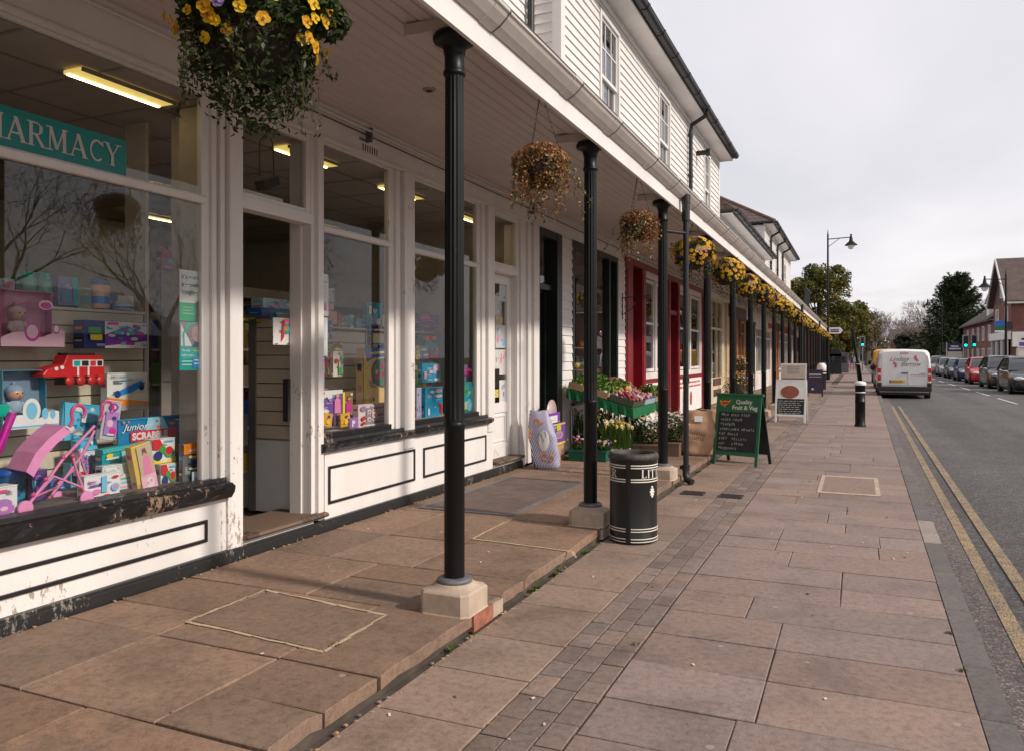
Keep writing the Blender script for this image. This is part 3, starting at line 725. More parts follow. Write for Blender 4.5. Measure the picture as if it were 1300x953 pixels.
def upper_block(name, label, X, y0, y1, zt, wins, over=.30, depth=6.0, z0=3.55, corner0=True, corner1=True, hip=False, roofmat='tile_roof', slope=.7, pipes=()):
    t = thing(name, label, 'building', (X, y0, z0))
    mb = MB(); holes = [(a - .07, b + .07, c - .09, d_ + .07) for a, b, c, d_ in wins]
    weatherboards(mb, X, y0 + (.1 if corner0 else 0), y1 - (.1 if corner1 else 0), z0, zt - .12, holes=holes); 
    mb.box(X - .12, y0 + .02, z0, X - .03, y1 - .02, zt - .03, 'board_white') if not wins else None
    if wins:  # backing wall with real openings
        ys = [y0 + .02] + [v for h in sorted(wins) for v in (h[0] - .06, h[1] + .06)] + [y1 - .02]
        for k in range(0, len(ys), 2): mb.box(X - .12, ys[k], z0, X - .001, ys[k + 1], zt - .03, 'board_white')
        for h in wins: mb.box(X - .12, h[0] - .06, z0, X - .001, h[1] + .06, h[2] - .08, 'board_white'); mb.box(X - .12, h[0] - .06, h[3] + .06, X - .001, h[1] + .06, zt - .03, 'board_white')
    weatherboards(mb, y0, X - depth, X - .07, z0, zt - .02, face='y'); mb.box(X - depth, y0 + .001, z0, X - .02, y0 + .1, zt - .03, 'board_white')
    mb.box(X - depth, y1 - .1, z0, X - .02, y1 - .001, zt - .03, 'board_white'); mb.box(X - depth - .1, y0, z0, X - depth, y1, zt - .03, 'board_white')
    mb.build('boarded_wall', t)
    mb = MB()
    if corner0: mb.box(X - .08, y0 - .024, z0, X + .026, y0 + .1, zt - .12, 'worn_white')
    if corner1: mb.box(X - .08, y1 - .1, z0, X + .026, y1 + .024, zt - .12, 'worn_white')
    mb.box(X - .05, y0, zt - .12, X + .03, y1, zt - .03, 'worn_white'); mb.build('corner_board', t, .004)
    mb = MB(); mb.box(X - .02, y0 - .05, zt - .03, X + over, y1 + .12, zt, 'white_paint'); mb.box(X + over - .02, y0 - .05, zt + .001, X + over + .004, y1 + .12, zt + .12, 'black_moulding'); mb.build('eaves', t)
    mb = MB(); swept_gutter(mb, X + over + .07, zt + .07, y0 - .05, y1 + .14); mb.build('roof_gutter', t)
    mb = MB(); e = X + over + .05; half = depth / 2 + over; rz = zt + .08 + half * slope; xr = e - half
    ya, yb = y0 - .1, y1 + .12
    if hip:
        h = half * .9
        v = [(e, ya, zt + .08), (e, yb, zt + .08), (e - 2 * half, yb, zt + .08), (e - 2 * half, ya, zt + .08), (xr, ya + h, rz), (xr, yb - h, rz)]
        fs = [(0, 1, 5, 4), (2, 3, 4, 5), (3, 0, 4), (1, 2, 5)]
    else:
        v = [(e, ya, zt + .08), (e, yb, zt + .08), (e - 2 * half, yb, zt + .08), (e - 2 * half, ya, zt + .08), (xr, ya, rz), (xr, yb, rz)]; fs = [(0, 1, 5, 4), (2, 3, 4, 5), (3, 0, 4), (1, 2, 5)]
    mb.add(v, fs, roofmat); mb.add([(p[0], p[1], zt + .02) for p in v[:4]] + v[:4], [(0, 1, 5, 4), (1, 2, 6, 5), (2, 3, 7, 6), (3, 0, 4, 7), (3, 2, 1, 0)], 'black_moulding')
    if hip:
        mb.tube([v[0], v[4]], .06, 'ridge_tile', 6); mb.tube([v[3], v[4]], .06, 'ridge_tile', 6)
    mb.tube([v[4], v[5]], .06, 'ridge_tile', 6)
    mb.build('roof', t)
    for (a, b, c, d_) in wins: sash(t, X, a, b, c, d_)
    for yy in pipes:
        mb = MB(); ex = X + over + .06
        mb.tube([(ex, yy, zt + .04), (ex, yy, zt - .05), (X + .09, yy, zt - .2), (X + .07, yy, zt - .3), (X + .07, yy, z0)], .038, 'pipe_black', 10)
        for zz in (zt - .34, zt - 1.1): mb.tube([(X + .07, yy, zz), (X + .07, yy, zz - .07)], .047, 'pipe_black', 10)
        mb.build('rainwater_pipe', t)
    return t
ZE = 5.93
bA = upper_block('upper_storey', 'white weatherboarded upper storey set back above the near pharmacy', -3.2, -6, 7.85, ZE, [(3.0, 3.9, 4.1, 5.6)], corner0=False, corner1=False, pipes=(7.62,))
bB = upper_block('upper_storey', 'white weatherboarded upper storey with three sash windows and long black gutter', -2.9, 7.87, 18.3, ZE, [(9.30, 10.05, 4.12, 5.66), (12.40, 13.12, 4.12, 5.66), (16.42, 17.05, 4.12, 5.66)], pipes=(14.67,))
mb = MB(); mb.tube([(-2.88, 15.55, 5.42), (-2.68, 15.55, 5.42)], .05, 'pipe_black', 12); mb.tube([(-2.70, 15.55, 5.42), (-2.62, 15.55, 5.42)], .075, 'pipe_black', 12); mb.build('wall_lamp', bB)
bC = upper_block('upper_storey', 'low white upper storey with dark slate roof between the two taller weatherboarded blocks', -2.9, 18.42, 27.7, 4.72, [], over=.30, depth=5, slope=.8, corner0=False, corner1=False, roofmat='tile_roof')
bD = upper_block('upper_storey', 'further white weatherboarded block with hipped tiled roof and black downpipes', -2.9, 27.8, 38.9, ZE, [(35.4, 36.4, 4.1, 5.4)], hip=True, slope=.62, pipes=(29.4, 31.9, 34.2))
mb = MB()
for k in range(9):
    y = 42 + k * .5; mb.tube([(-2.5, y, 3.6), (-2.5 + .1, y, 4.9)], .03, 'pipe_black', 5)
mb.tube([(-2.4, 41.9, 4.9), (-2.35, 46.1, 4.9)], .04, 'pipe_black', 6)
o = mb.build('balcony_railing'); tag(o, 'small curved black railing on the arcade roof beyond the hipped block', 'railing')
# ============================================================ shop fronts
WX = -3.85
def room(parent, y0, y1, zc=3.2, back=-7.5, wall='interior_wall', floor='carpet', ceil='ceiling_tile'):
    mb = MB()
    mb.box(back - .1, y0, .05, back, y1, zc, wall); mb.box(back, y0 - .05, .05, -3.92, y0, 3.4, wall); mb.box(back, y1, .05, -3.92, y1 + .05, 3.4, wall)
    mb.build('inner_wall', parent); mb = MB(); mb.box(back, y0, .08, -3.88, y1, .17, floor); mb.build('floor', parent)
    mb = MB(); mb.box(back, y0, zc, -3.93, y1, zc + .05, ceil)
    y = y0 + .3
    while y < y1 - .05 and ceil == 'ceiling_tile': mb.box(back, y - .012, zc - .004, -3.94, y + .012, zc - .001, 'ceiling_grid'); y += .6
    x = -4.35
    while x > back and ceil == 'ceiling_tile': mb.box(x - .012, y0, zc - .0075, x + .012, y1, zc - .0045, 'ceiling_grid'); x -= .6
    mb.build('ceiling', parent)
def pane(parent, y0, y1, z0, z1, X=-3.90, name='glass'):
    mb = MB(); mb.box(X - .004, y0, z0, X, y1, z1, 'glass'); return mb.build(name, parent)
ph = thing('pharmacy_shop', 'white-painted pharmacy shop front with large windows and green sign', 'shop', (WX, 3, .09))
room(ph, -3.0, 9.28, 3.14, -8.5)
mb = MB()  # header above all openings
mb.box(-3.93, -3, 3.165, WX, 9.60, 3.45, 'white_paint'); mb.box(WX, -3, 3.165, WX + .012, 9.60, 3.19, 'white_paint'); mb.box(WX, -3, 3.40, WX + .03, 9.60, 3.43, 'white_paint')
mb.build('header_board', ph, .003)
mb = MB()
for k in range(7): y = 5.62 + k * .035; mb.box(WX + .0005, y - .006, 3.205 + .0, WX + .0025, y + .006, 3.26, 'tyre')
mb.build('vent_slots', ph)
def post(y0, y1, z0, z1, steps):
    """moulded post: steps = [(y_fraction_start, y_fraction_end, proud)]"""
    mb = MB()
    for a, b, p in steps: mb.box(-3.95, y0 + (y1 - y0) * a, z0, WX + p, y0 + (y1 - y0) * b, z1, 'worn_white')
    return mb.build('post', ph, .004)
post(.35, .62, .17, 3.165, [(0, 1, .01)])
# post between window and door: sash stile, groove, two beads, broad outer post
post(3.88, 4.165, .17, 3.163, [(0, .16, -.035), (.16, .30, -.012), (.30, .36, -.03), (.36, .50, .004), (.50, .58, -.018), (.58, 1, .028)])
post(4.945, 5.105, .18, 3.163, [(0, .28, -.012), (.28, .70, .022), (.70, 1, -.03)])
post(6.10, 6.50, .60, 3.163, [(0, .16, -.035), (.16, .34, -.01), (.34, .42, -.03), (.42, .86, .02), (.86, 1, -.03)])
post(7.90, 8.235, .60, 3.163, [(0, .18, -.035), (.18, .42, -.008), (.42, .50, -.03), (.50, 1, .02)])
post(9.00, 9.60, .10, 3.163, [(0, .10, -.03), (.10, .35, .0), (.35, .43, -.02), (.43, .62, .01), (.62, .70, -.01), (.70, 1, .03)])
# door recess jambs
for a, b in ((4.93, 4.99), (9.0, 9.06), (4.13, 4.16), (8.2, 8.235)): mb = MB(); mb.box(-4.06 if b != 8.235 else -4.02, a, .20, -3.95, b, 3.10, 'worn_white'); mb.build('door_lining', ph, .003)
def shop_window(parent, y0, y1, zs, zt=3.163, mat='worn_white', transom=2.44, trim='white_paint'):
    mb = MB(); frame_x(mb, -3.885, y0, y1, zs, zt, .022, .03, mat, .022, 0)
    o = mb.build('window_frame', parent, .002)
    if transom: mb = MB(); mb.sweep([(-3.91, transom), (-3.872, transom), (-3.862, transom + .012), (-3.862, transom + .04), (-3.875, transom + .054), (-3.91, transom + .054)], y0, y1, mat); mb.build('transom', o)
    pane(o, y0 + .01, y1 - .01, zs, zt); return o
w1 = shop_window(ph, .62, 3.88, .655)
w2 = shop_window(ph, 5.105, 6.10, .845)
w3 = shop_window(ph, 6.50, 7.90, .845)
def fanlight(y0, y1, z0, z1, X=-3.87):
    mb = MB(); frame_x(mb, X, y0, y1, z0, z1, .05, .05, 'worn_white', .06, .03); mb.box(X - .10, y0, z0 - .085, X + .012, y1, z0 - .001, 'worn_white'); f = mb.build('fanlight', ph, .004); pane(f, y0 + .04, y1 - .04, z0 + .02, z1 - .05, X - .02)
fanlight(4.165, 4.945, 2.555, 3.163); fanlight(8.235, 9.0, 2.53, 3.163)
# sills and stall risers
def sill(y0, y1, z0, z1, out, name='sill'):
    mb = MB(); s = random.Random(int(y0 * 10)); n = max(4, int((y1 - y0) / .06)); sec = []
    for i in range(n + 1):
        y = y0 + (y1 - y0) * i / n; w_ = lambda a: s.uniform(-a, a)
        sec.append([(-3.93, y, z0), (WX + out - .03, y, z0 + .01), (WX + out + w_(.004), y, z0 + (z1 - z0) * .35), (WX + out + w_(.006), y, z0 + (z1 - z0) * .62), (WX + out - .02 + w_(.005), y, z1 - .035 + w_(.003)), (WX + .012, y, z1 - .025), (WX + .006, y, z1 + w_(.002)), (-3.93, y, z1)])
    vs = [p for r_ in sec for p in r_]; k = 8
    fs = [(i * k + j, (i + 1) * k + j, (i + 1) * k + (j + 1) % k, i * k + (j + 1) % k) for i in range(n) for j in range(k)]
    mb.add(vs, fs, 'black_joinery'); mb.add(vs[:k], [tuple(range(k))[::-1]], 'black_joinery'); mb.add(vs[-k:], [tuple(range(k))], 'black_joinery'); o = mb.build(name, ph); return o
sill(.30, 4.03, .515, .655, .085); sill(5.02, 8.10, .695, .80, .075)
mb = MB(); mb.box(-3.925, 5.105, .795, -3.868, 6.10, .845, 'black_joinery'); mb.box(-3.925, 6.50, .795, -3.868, 7.90, .845, 'black_joinery'); mb.build('bottom_rail', ph, .003)
def riser(y0, y1, z0, z1, panels):
    mb = MB(); mb.box(-3.95, y0, z0, WX + .003, y1, z1, 'white_paint'); o = mb.build('stall_riser', ph)
    for (a, b, c, d_) in panels:
        m2 = MB(); frame_x(m2, WX + .018, a, b, c, d_, .022, .014, 'black_moulding'); m2.build('panel_moulding', o, .004)
        m2 = MB(); m2.box(WX + .0035, a + .022, c + .022, WX + .007, b - .022, d_ - .022, 'white_paint'); m2.build('panel', o)
riser(-3.0, 4.03, .17, .515, [(.9, 3.86, .262, .405)])
riser(5.09, 8.21, .17, .695, [(5.13, 6.46, .285, .585), (6.62, 8.02, .285, .575)])
mb = MB()  # weathered strip under the first window, beside the posts
mb.box(WX + .004, 4.03, .16, WX + .024, 4.045, .6, 'worn_white'); mb.build('edge_bead', ph)
mb = MB(); mb.box(-3.95, -3, .08, WX + .035, 9.02, .172, 'plinth_black'); mb.box(WX + .035, -3, .08, WX + .043, 9.02, .155, 'plinth_black'); mb.build('plinth', ph, .006)
mb = MB(); mb.box(-3.95, 4.165, .172, WX + .01, 4.945, .205, 'white_paint'); mb.box(-3.95, 8.235, .172, WX + .01, 9.0, .205, 'white_paint'); mb.build('step_riser', ph)
for (a, b) in ((4.165, 5.06), (8.24, 9.02)):
    mb = MB(); mb.sweep([(-4.25, .172), (WX + .03, .206), (WX + .06, .208), (WX + .074, .222), (WX + .06, .238), (WX + .02, .242), (-4.25, .236)], a, b if b < 9 else b, 'brown_wood'); mb.build('threshold', ph)
# half glazed second door, set just back from the posts
mb = MB(); X = -3.965
mb.box(X - .04, 8.235, .24, X, 8.33, 2.44, 'worn_white'); mb.box(X - .04, 8.88, .24, X, 9.0, 2.44, 'worn_white'); mb.box(X - .04, 8.33, 2.33, X, 8.88, 2.44, 'worn_white'); mb.box(X - .04, 8.33, .24, X, 8.88, .40, 'worn_white'); mb.box(X - .04, 8.33, .78, X, 8.88, .90, 'worn_white'); mb.box(X - .035, 8.33, .40, X - .015, 8.88, .78, 'white_paint'); frame_x(mb, X - .003, 8.36, 8.85, .43, .75, .02, .012, 'worn_white')
dr = mb.build('door', ph, .003); pane(dr, 8.33, 8.88, .9, 2.33, X - .02)
mb = MB(); mb.ball((X + .04, 8.28, 1.25), .025, 'galvanised'); mb.build('handle', dr)
# lit ceiling panels
for (px, py) in ((155, 105), (425, 193), (487, 231), (40, 256), (600, 260)):
    pass
for i, (x, y) in enumerate(((-4.20, 3.52), (-4.22, 5.35), (-4.22, 1.4), (-4.25, 6.9), (-6.3, 3.5), (-6.3, 5.9), (-6.3, 8.2), (-7.7, 6.9), (-4.3, 8.55), (-7.7, 4.6))):
    t = thing('ceiling_light', 'lit fluorescent ceiling panel in the pharmacy, number %d' % i, 'ceiling light', (x, y, 3.13))
    t['label'] = ['yellowish fluorescent fitting above the toy display by the pharmacy sign', 'yellowish fluorescent fitting above the second pharmacy window', 'fluorescent fitting above the near end of the toy display', 'yellowish fluorescent fitting above the third pharmacy window', 'fluorescent fitting deep inside the pharmacy, seen over the toy wall', 'fluorescent fitting deep inside the pharmacy, seen through the open doorway', 'fluorescent fitting far inside the pharmacy behind the third window', 'rearmost fluorescent fitting inside the pharmacy, furthest along', 'fluorescent fitting just inside the half-glazed pharmacy door', 'rearmost fluorescent fitting inside the pharmacy, nearer one'][i]
    t['group'] = 'ceiling lights in the pharmacy'
    mb = MB(); mb.box(x - .075, y - .34, 3.112, x + .075, y + .34, 3.131, 'panel_light'); mb.build('diffuser', t)
    mb = MB(); mb.box(x - .062, y - .33, 3.104, x - .044, y + .33, 3.1115, 'tube_light'); mb.build('tube', t)
    mb = MB(); mb.box(x + .0755, y - .34, 3.108, x + .09, y + .34, 3.131, 'ceiling_grid'); mb.box(x - .09, y - .34, 3.108, x - .0755, y + .34, 3.131, 'ceiling_grid'); mb.build('fitting_frame', t)
# PHARMACY fascia sign inside the glass
y1 = 3.285; y0 = 2.3
t = thing('pharmacy_sign', 'teal sign reading PHARMACY in pale serif capitals across the top of the window', 'sign', (-3.885, y0, 2.5))
mb = MB(); mb.box(-3.899, y0, 2.497, -3.887, y1, 2.70, 'teal'); mb.build('sign_board', t)
qs, wd = serif('PHARMACY', .125, .05); mb = MB(); scx = .86 / wd
T = wallT(-3.8865, y1 - .045 - .86, 2.536)
for k, q in enumerate(qs): mb.add([T @ Vector((p[0] * scx, p[1], .0004 + .00006 * k)) for p in q], [(0, 1, 2, 3)], 'silver_text')
mb.build('lettering', t)
# slatwalls
def slatwall(name, label, X, y0, y1, z0, z1, up=True):
    t = thing(name, label, 'display wall', (X, y0, z0))
    mb = MB(); z = z0
    while z < z1 - .03:
        e = min(z + .112, z1); mb.box(X - .02, y0, z + .004, X, y1, e - .004, 'slat_cream'); z = e
    mb.box(X - .03, y0, z0, X - .021, y1, z1, 'brown_wood'); mb.build('slats', t, .002)
    mb = MB(); mb.box(X - .07, y0, z1, X + .012, y1, z1 + .018, 'slat_cream'); mb.box(X - .06, y1, z0, X + .01, y1 + .025, z1 + .01, 'steel_strip'); mb.build('edge_trim', t); return t
SP = [(.6, .55, .5), (.03, .2, .5), (.6, .1, .3), (.7, .5, .05), (.05, .3, .3), (.5, .03, .04), (.7, .7, .68), (.3, .1, .4), (.1, .3, .08), (.1, .45, .6)]
def stock(t, seed, rows):
    q = random.Random(seed); mb = MB()
    for X, y, y1, z, hm in rows:
        while y < y1 - .05:
            w_, h_ = q.uniform(.05, .14), q.uniform(.5, 1) * hm; c = q.choice(SP); x = X + q.uniform(-.03, .03); mb.box(x - .07, y, z, x, y + w_, z + h_, 'print', c)
            for _ in range(7): a, b = q.uniform(0, .7), q.uniform(.05, .75); mb.box(x, y + w_ * a, z + h_ * b, x + .0008 + q.random() * .002, y + w_ * min(.97, a + q.uniform(.08, .4)), z + h_ * min(.96, b + q.uniform(.03, .22)), 'print', q.choice(SP))
            y += w_ + q.uniform(.004, .04)
    o = mb.build('stock', t); o['kind'] = 'stuff'
t = slatwall('slatwall', 'cream slatted display wall behind the toys in the first window', -4.6, .5, 4.03, .64, 1.745)
stock(t, 3, [(-4.5, 1.5, 2.6, .65, .25), (-4.42, 2.5, 3.95, .65, .15), (-4.7, 2.6, 4.0, 1.77, .12)])
t = slatwall('slatwall', 'cream slatted display wall in the second pharmacy window', -4.6, 5.25, 6.75, .80, 1.72)
stock(t, 4, [(-4.5, 5.3, 6.7, .81, .18), (-4.62, 5.3, 6.7, 1.74, .14), (-4.53, 5.3, 5.75, 1.1, .2), (-4.53, 5.3, 6.0, 1.42, .2)])
t = slatwall('slatwall', 'cream slatted display wall in the third pharmacy window', -4.6, 6.9, 8.15, .80, 1.72)
stock(t, 5, [(-4.5, 6.9, 8.1, .81, .2), (-4.62, 6.9, 8.1, 1.74, .16), (-4.5, 6.9, 8.1, 1.12, .18), (-4.5, 6.9, 8.1, 1.42, .16)])
t = thing('window_bed', 'low window bed carrying the toy display', 'display base', (-4.2, 2, .5)); mb = MB(); mb.box(-4.68, .45, .20, -3.93, 4.08, .63, 'brown_wood'); mb.build('bed', t)
mb = MB(); mb.box(-4.62, .62, .631, -3.935, 4.05, .645, 'carpet'); mb.build('bed_top', t)
t = thing('window_bed', 'low window bed behind the second and third windows', 'display base', (-4.2, 6, .5)); mb = MB(); mb.box(-4.68, 5.1, .20, -3.955, 8.2, .80, 'interior_wall'); mb.build('bed', t)
# grey partition, upright and door-side fittings
t = thing('display_cabinet', 'white floor cabinet with slatted back just inside the open doorway', 'cabinet', (-4.3, 5.05, .2))
mb = MB(); mb.box(-4.50, 5.04, .20, -4.07, 5.10, .78, 'plastic_white'); mb.build('cabinet_body', t, .004)
mb = MB(); z = .79
while z < 1.72: mb.box(-4.49, 5.045, z + .004, -4.07, 5.065, z + .108, 'slat_cream'); z += .112
mb.box(-4.49, 5.066, .79, -4.07, 5.075, 1.75, 'brown_wood'); mb.build('slats', t)
mb = MB(); mb.box(-4.56, 5.03, .2, -4.49, 5.09, 1.78, 'steel_strip'); mb.build('upright', t)
t = thing('shelf_unit', 'tall shelf unit of boxes inside the pharmacy doorway', 'shelves', (-5.2, 4.9, .2))
mb = MB()
for z in (.5, .85, 1.2, 1.5): mb.box(-5.6, 5.0, z, -4.62, 5.35, z + .02, 'plastic_white')
mb.box(-5.62, 5.0, .2, -5.6, 5.35, 1.75, 'steel_strip'); mb.build('shelf', t)
mb = MB(); rr = random.Random(8)
for z in (.52, .87, 1.22, 1.52):
    x = -5.58
    while x < -4.72: w_ = rr.uniform(.06, .14); mb.box(x, 4.98, z, x + w_ - .006, 5.2, z + rr.uniform(.14, .25), 'print', rr.choice(((.03, .06, .3), (.5, .05, .08), (.1, .3, .08), (.6, .5, .3), (.5, .3, .05), (.05, .1, .2)))); x += w_
mb.build('boxes', t)
t = thing('partition', 'grey partition panel at the far end of the toy window', 'partition', (-4.65, 3.9, .2)); mb = MB(); mb.box(-4.85, 4.09, .2, -4.65, 4.12, 3.12, 'interior_wall'); mb.box(-4.40, 4.09, .2, -3.96, 4.125, 3.12, 'interior_wall'); mb.build('panel', t)
t = thing('partition', 'square grey pillar rising to the ceiling inside the first window corner', 'partition', (-4.1, 3.95, .2)); mb = MB(); mb.box(-4.22, 3.99, .64, -3.96, 4.08, 3.13, 'interior_wall'); mb.build('panel', t)
# deep interior shelving for depth behind the display walls
for i, (x, y0, y1) in enumerate(((-6.6, .2, 3.6), (-7.4, 4.2, 8.8), (-5.7, 6.1, 8.9))):
    t = thing('gondola_shelf', ['long shop shelving behind the toy display', 'shop shelving along the back wall seen through the doorway', 'shop shelving behind the second and third windows'][i], 'shelves', (x, y0, .17))
    mb = MB()
    for z in (.5, .9, 1.3, 1.7, 2.05): mb.box(x - .35, y0, z, x, y1, z + .025, 'interior_wall')
    mb.box(x - .37, y0, .17, x - .35, y1, 2.2, 'interior_wall'); mb.build('shelf', t); mb = MB()
    for z in (.525, .925, 1.325, 1.725):
        y = y0
        while y < y1 - .2: w_ = rr.uniform(.06, .2); mb.box(x - .3, y, z, x - .04, y + w_ - .01, z + rr.uniform(.12, .30), 'print', rr.choice(((.03, .1, .35), (.5, .05, .08), (.1, .3, .08), (.6, .5, .3), (.5, .3, .05), (.6, .6, .6), (.3, .05, .3)))); y += w_
    o = mb.build('packages', t); o['kind'] = 'stuff'
t = thing('ceiling_speaker', 'small dark box camera hanging behind the fanlight over the open doorway', 'camera', (-4.15, 4.75, 2.7))
y, z = W(340, 233, -4.15); mb = MB(); mb.box(-.045, -.09, -.035, .045, .09, .035, 'trim_black', T=tr(-4.15, y, z) @ rot('X', 24)); mb.build('body', t)
mb = MB(); mb.tube([(-4.15, y - .09, z + .04), (-4.15, y - .09, z + .30), (-4.15, y, z + .42)], .005, 'trim_black', 5); mb.tube([(-4.15, y + .07, z + .04), (-4.15, y + .06, z + .30), (-4.15, y, z + .42), (-4.15, y, 3.13)], .005, 'trim_black', 5); mb.build('hanger', t)
mb = MB(); mb.box(-4.05, 4.28, 2.56, -3.95, 4.72, 2.63, 'sign_white'); o = mb.build('paper_stack'); tag(o, 'crumpled white papers lying behind the fanlight ledge', 'paper')
# ============================================================ the other shops of the row
def shop(name, label, y0, y1, wall, ceil=3.14, back=-6.5):
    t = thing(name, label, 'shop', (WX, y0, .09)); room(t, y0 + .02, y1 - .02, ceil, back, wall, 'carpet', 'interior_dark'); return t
# greengrocer
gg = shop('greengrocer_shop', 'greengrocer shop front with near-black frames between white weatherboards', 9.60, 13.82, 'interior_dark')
mb = MB(); mb.box(-3.93, 9.60, 3.17, WX, 13.82, 3.45, 'white_paint'); mb.box(WX, 9.6, 3.40, WX + .03, 13.82, 3.43, 'white_paint'); mb.build('header_board', gg, .003)
mb = MB(); weatherboards(mb, WX, 10.50, 10.95, .13, 3.17, exp=.125); weatherboards(mb, WX, 10.95, 13.35, .13, .80, exp=.125); weatherboards(mb, WX, 13.35, 13.82, .13, 3.17, exp=.125)
mb.box(-3.97, 10.50, .09, WX - .0005, 10.95, 3.17, 'board_white'); mb.box(-3.97, 10.95, .09, WX - .0005, 13.35, .80, 'board_white'); mb.box(-3.97, 13.35, .09, WX - .0005, 13.82, 3.17, 'board_white'); mb.build('boarded_wall', gg)
mb = MB(); mb.box(-3.95, 9.61, .10, WX + .015, 9.66, 3.17, 'dark_green_paint'); mb.box(-4.05, 10.30, .10, WX + .02, 10.50, 3.17, 'dark_green_paint'); mb.box(-3.95, 9.66, 3.06, WX + .015, 10.30, 3.17, 'dark_green_paint'); mb.box(-4.02, 9.66, 2.36, -3.90, 10.30, 2.44, 'dark_green_paint'); f = mb.build('door_frame', gg, .003); pane(f, 9.66, 10.30, 2.44, 3.06, -3.93)
mb = MB(); mb.box(-4.45, 10.20, .18, -3.98, 10.25, 2.34, 'dark_green_paint'); mb.build('open_door', gg)
mb = MB(); frame_x(mb, WX + .02, 10.95, 13.35, .78, 3.17, .09, .12, 'dark_green_paint'); mb.box(-3.95, 12.83, .87, WX + .015, 12.90, 3.08, 'dark_green_paint'); mb.box(-3.93, 10.92, .74, WX + .06, 13.38, .779, 'dark_green_paint')
f = mb.build('shop_window', gg, .003); pane(f, 11.04, 13.26, .87, 3.08, -3.9)
mb = MB(); rr = random.Random(4)
for k in range(46):
    y = rr.uniform(11.05, 13.2); z = rr.choice((.9, 1.25, 1.6)); mb.ball((-4.2 + rr.uniform(-.1, .1), y, z + .06), rr.uniform(.04, .07), 'print', rr.choice(((.6, .05, .03), (.1, .35, .05), (.75, .35, .03), (.6, .5, .1), (.05, .15, .45))), 8)
for z in (.88, 1.23, 1.58): mb.box(-4.5, 11.02, z, -4.05, 13.25, z + .02, 'brown_wood')
o = mb.build('window_display', gg); o['kind'] = 'stuff'
mb = MB()  # curly bracket on the boards
yb, zb = W(795, 379, -3.8)
mb.tube([(-3.83, 13.6, zb), (-3.35, 13.6, zb + .02)], .008, 'pipe_black', 5); mb.tube([(-3.83, 13.6, zb - .3), (-3.7, 13.6, zb - .22), (-3.5, 13.6, zb - .05), (-3.38, 13.6, zb)], .007, 'pipe_black', 5); mb.tube([(-3.83, 13.6, zb - .38), (-3.83, 13.6, zb + .08)], .01, 'pipe_black', 5)
o = mb.build('wall_bracket'); tag(o, 'curled black iron bracket fixed to the white boards before the red door', 'bracket')
# red shop
rs = shop('red_shop', 'shop front with crimson posts and rails round white sash windows', 13.82, 21.9, 'interior_wall')
mb = MB(); mb.box(-3.93, 13.82, 3.27, WX, 21.9, 3.45, 'white_paint'); mb.box(-3.93, 13.82, 3.15, WX + .03, 21.9, 3.27, 'red_paint'); mb.build('header_board', rs, .003)
for (a, b, p) in ((13.84, 14.30, .03), (15.00, 15.28, .03), (17.30, 17.52, .03), (18.30, 18.52, .03), (21.45, 21.85, .03)): mb = MB(); mb.box(-4.0, a, .09, WX + p, b, 3.15, 'red_paint'); mb.box(WX + p, a + .05, .3, WX + p + .012, b - .05, 3.05, 'red_paint'); mb.build('post', rs, .004)
mb = MB(); X = -4.0; mb.box(X - .05, 14.30, .15, X, 15.0, 2.45, 'red_paint')
for (a, b, c, d_) in ((14.36, 14.62, .3, 1.1), (14.68, 14.94, .3, 1.1), (14.36, 14.62, 1.25, 2.3), (14.68, 14.94, 1.25, 2.3)): frame_x(mb, X + .015, a, b, c, d_, .03, .014, 'red_paint')
mb.box(X - .1, 14.30, 2.45, X + .05, 15.0, 2.52, 'red_paint'); dr = mb.build('door', rs, .003); pane(dr, 14.3, 15.0, 2.52, 3.15, X)
def red_window(y0, y1, n):
    mb = MB(); mb.box(-3.95, y0, .93, WX + .02, y1, 1.01, 'red_paint'); mb.build('rail', rs, .003)
    mb = MB(); mb.box(-3.93, y0, .10, WX, y1, .93, 'sign_white'); o = mb.build('stall_riser', rs)
    m2 = MB(); h = .07
    for r_, z in enumerate((.80, .70)):
        y = y0 + .15; q = random.Random(r_ + int(y0))
        while y < y1 - .25: w_ = q.uniform(.10, .28); m2.box(WX + .001, y, z, WX + .003, y + w_, z + .045, 'red_print'); y += w_ + .06
    cy = (y0 + y1) / 2
    m2.disc((WX + .0035, cy, .42), .14, (1, 0, 0), 'brown_board', n=20, sx=1.0, sy=1.25); m2.disc((WX + .0045, cy, .42), .10, (1, 0, 0), 'red_print', n=20, sx=1.0, sy=1.25)
    m2.build('painted_lettering', o)
    f = MB(); frame_x(f, WX - .0, y0, y1, 1.01, 3.15, .12, .08, 'worn_white')
    for k in range(1, n): yy = y0 + (y1 - y0) * k / n; f.box(-3.93, yy - .06, 1.13, WX - .01, yy + .06, 3.03, 'worn_white')
    f = f.build('shop_window', rs, .003); pane(f, y0 + .1, y1 - .1, 1.1, 3.05, -3.9)
    for k in range(n): mm = MB(); a = y0 + (y1 - y0) * k / n; b = a + (y1 - y0) / n; frame_x(mm, WX - .03, a + .13, b - .09, 1.15, 3.0, .06, .05, 'worn_white'); mm.box(-3.92, a + .18, 2.1, WX - .04, b - .14, 2.15, 'worn_white'); mm.build('sash', f)
red_window(15.28, 17.30, 2); red_window(18.52, 21.45, 2)
mb = MB(); mb.box(-4.05, 17.52, .12, -4.0, 18.30, 2.4, 'brown_wood'); mb.box(-4.0, 17.52, 2.4, WX, 18.3, 2.5, 'red_paint'); mb.box(-4.0, 17.6, 1.0, -3.99, 18.2, 2.3, 'car_glass'); mb.build('door', rs)
mb = MB(); mb.box(WX + .021, 16.75, .12, WX + .05, 17.28, .60, 'chalkboard'); o = mb.build('blackboard'); tag(o, 'small blackboard propped under the first red-framed window', 'sign')
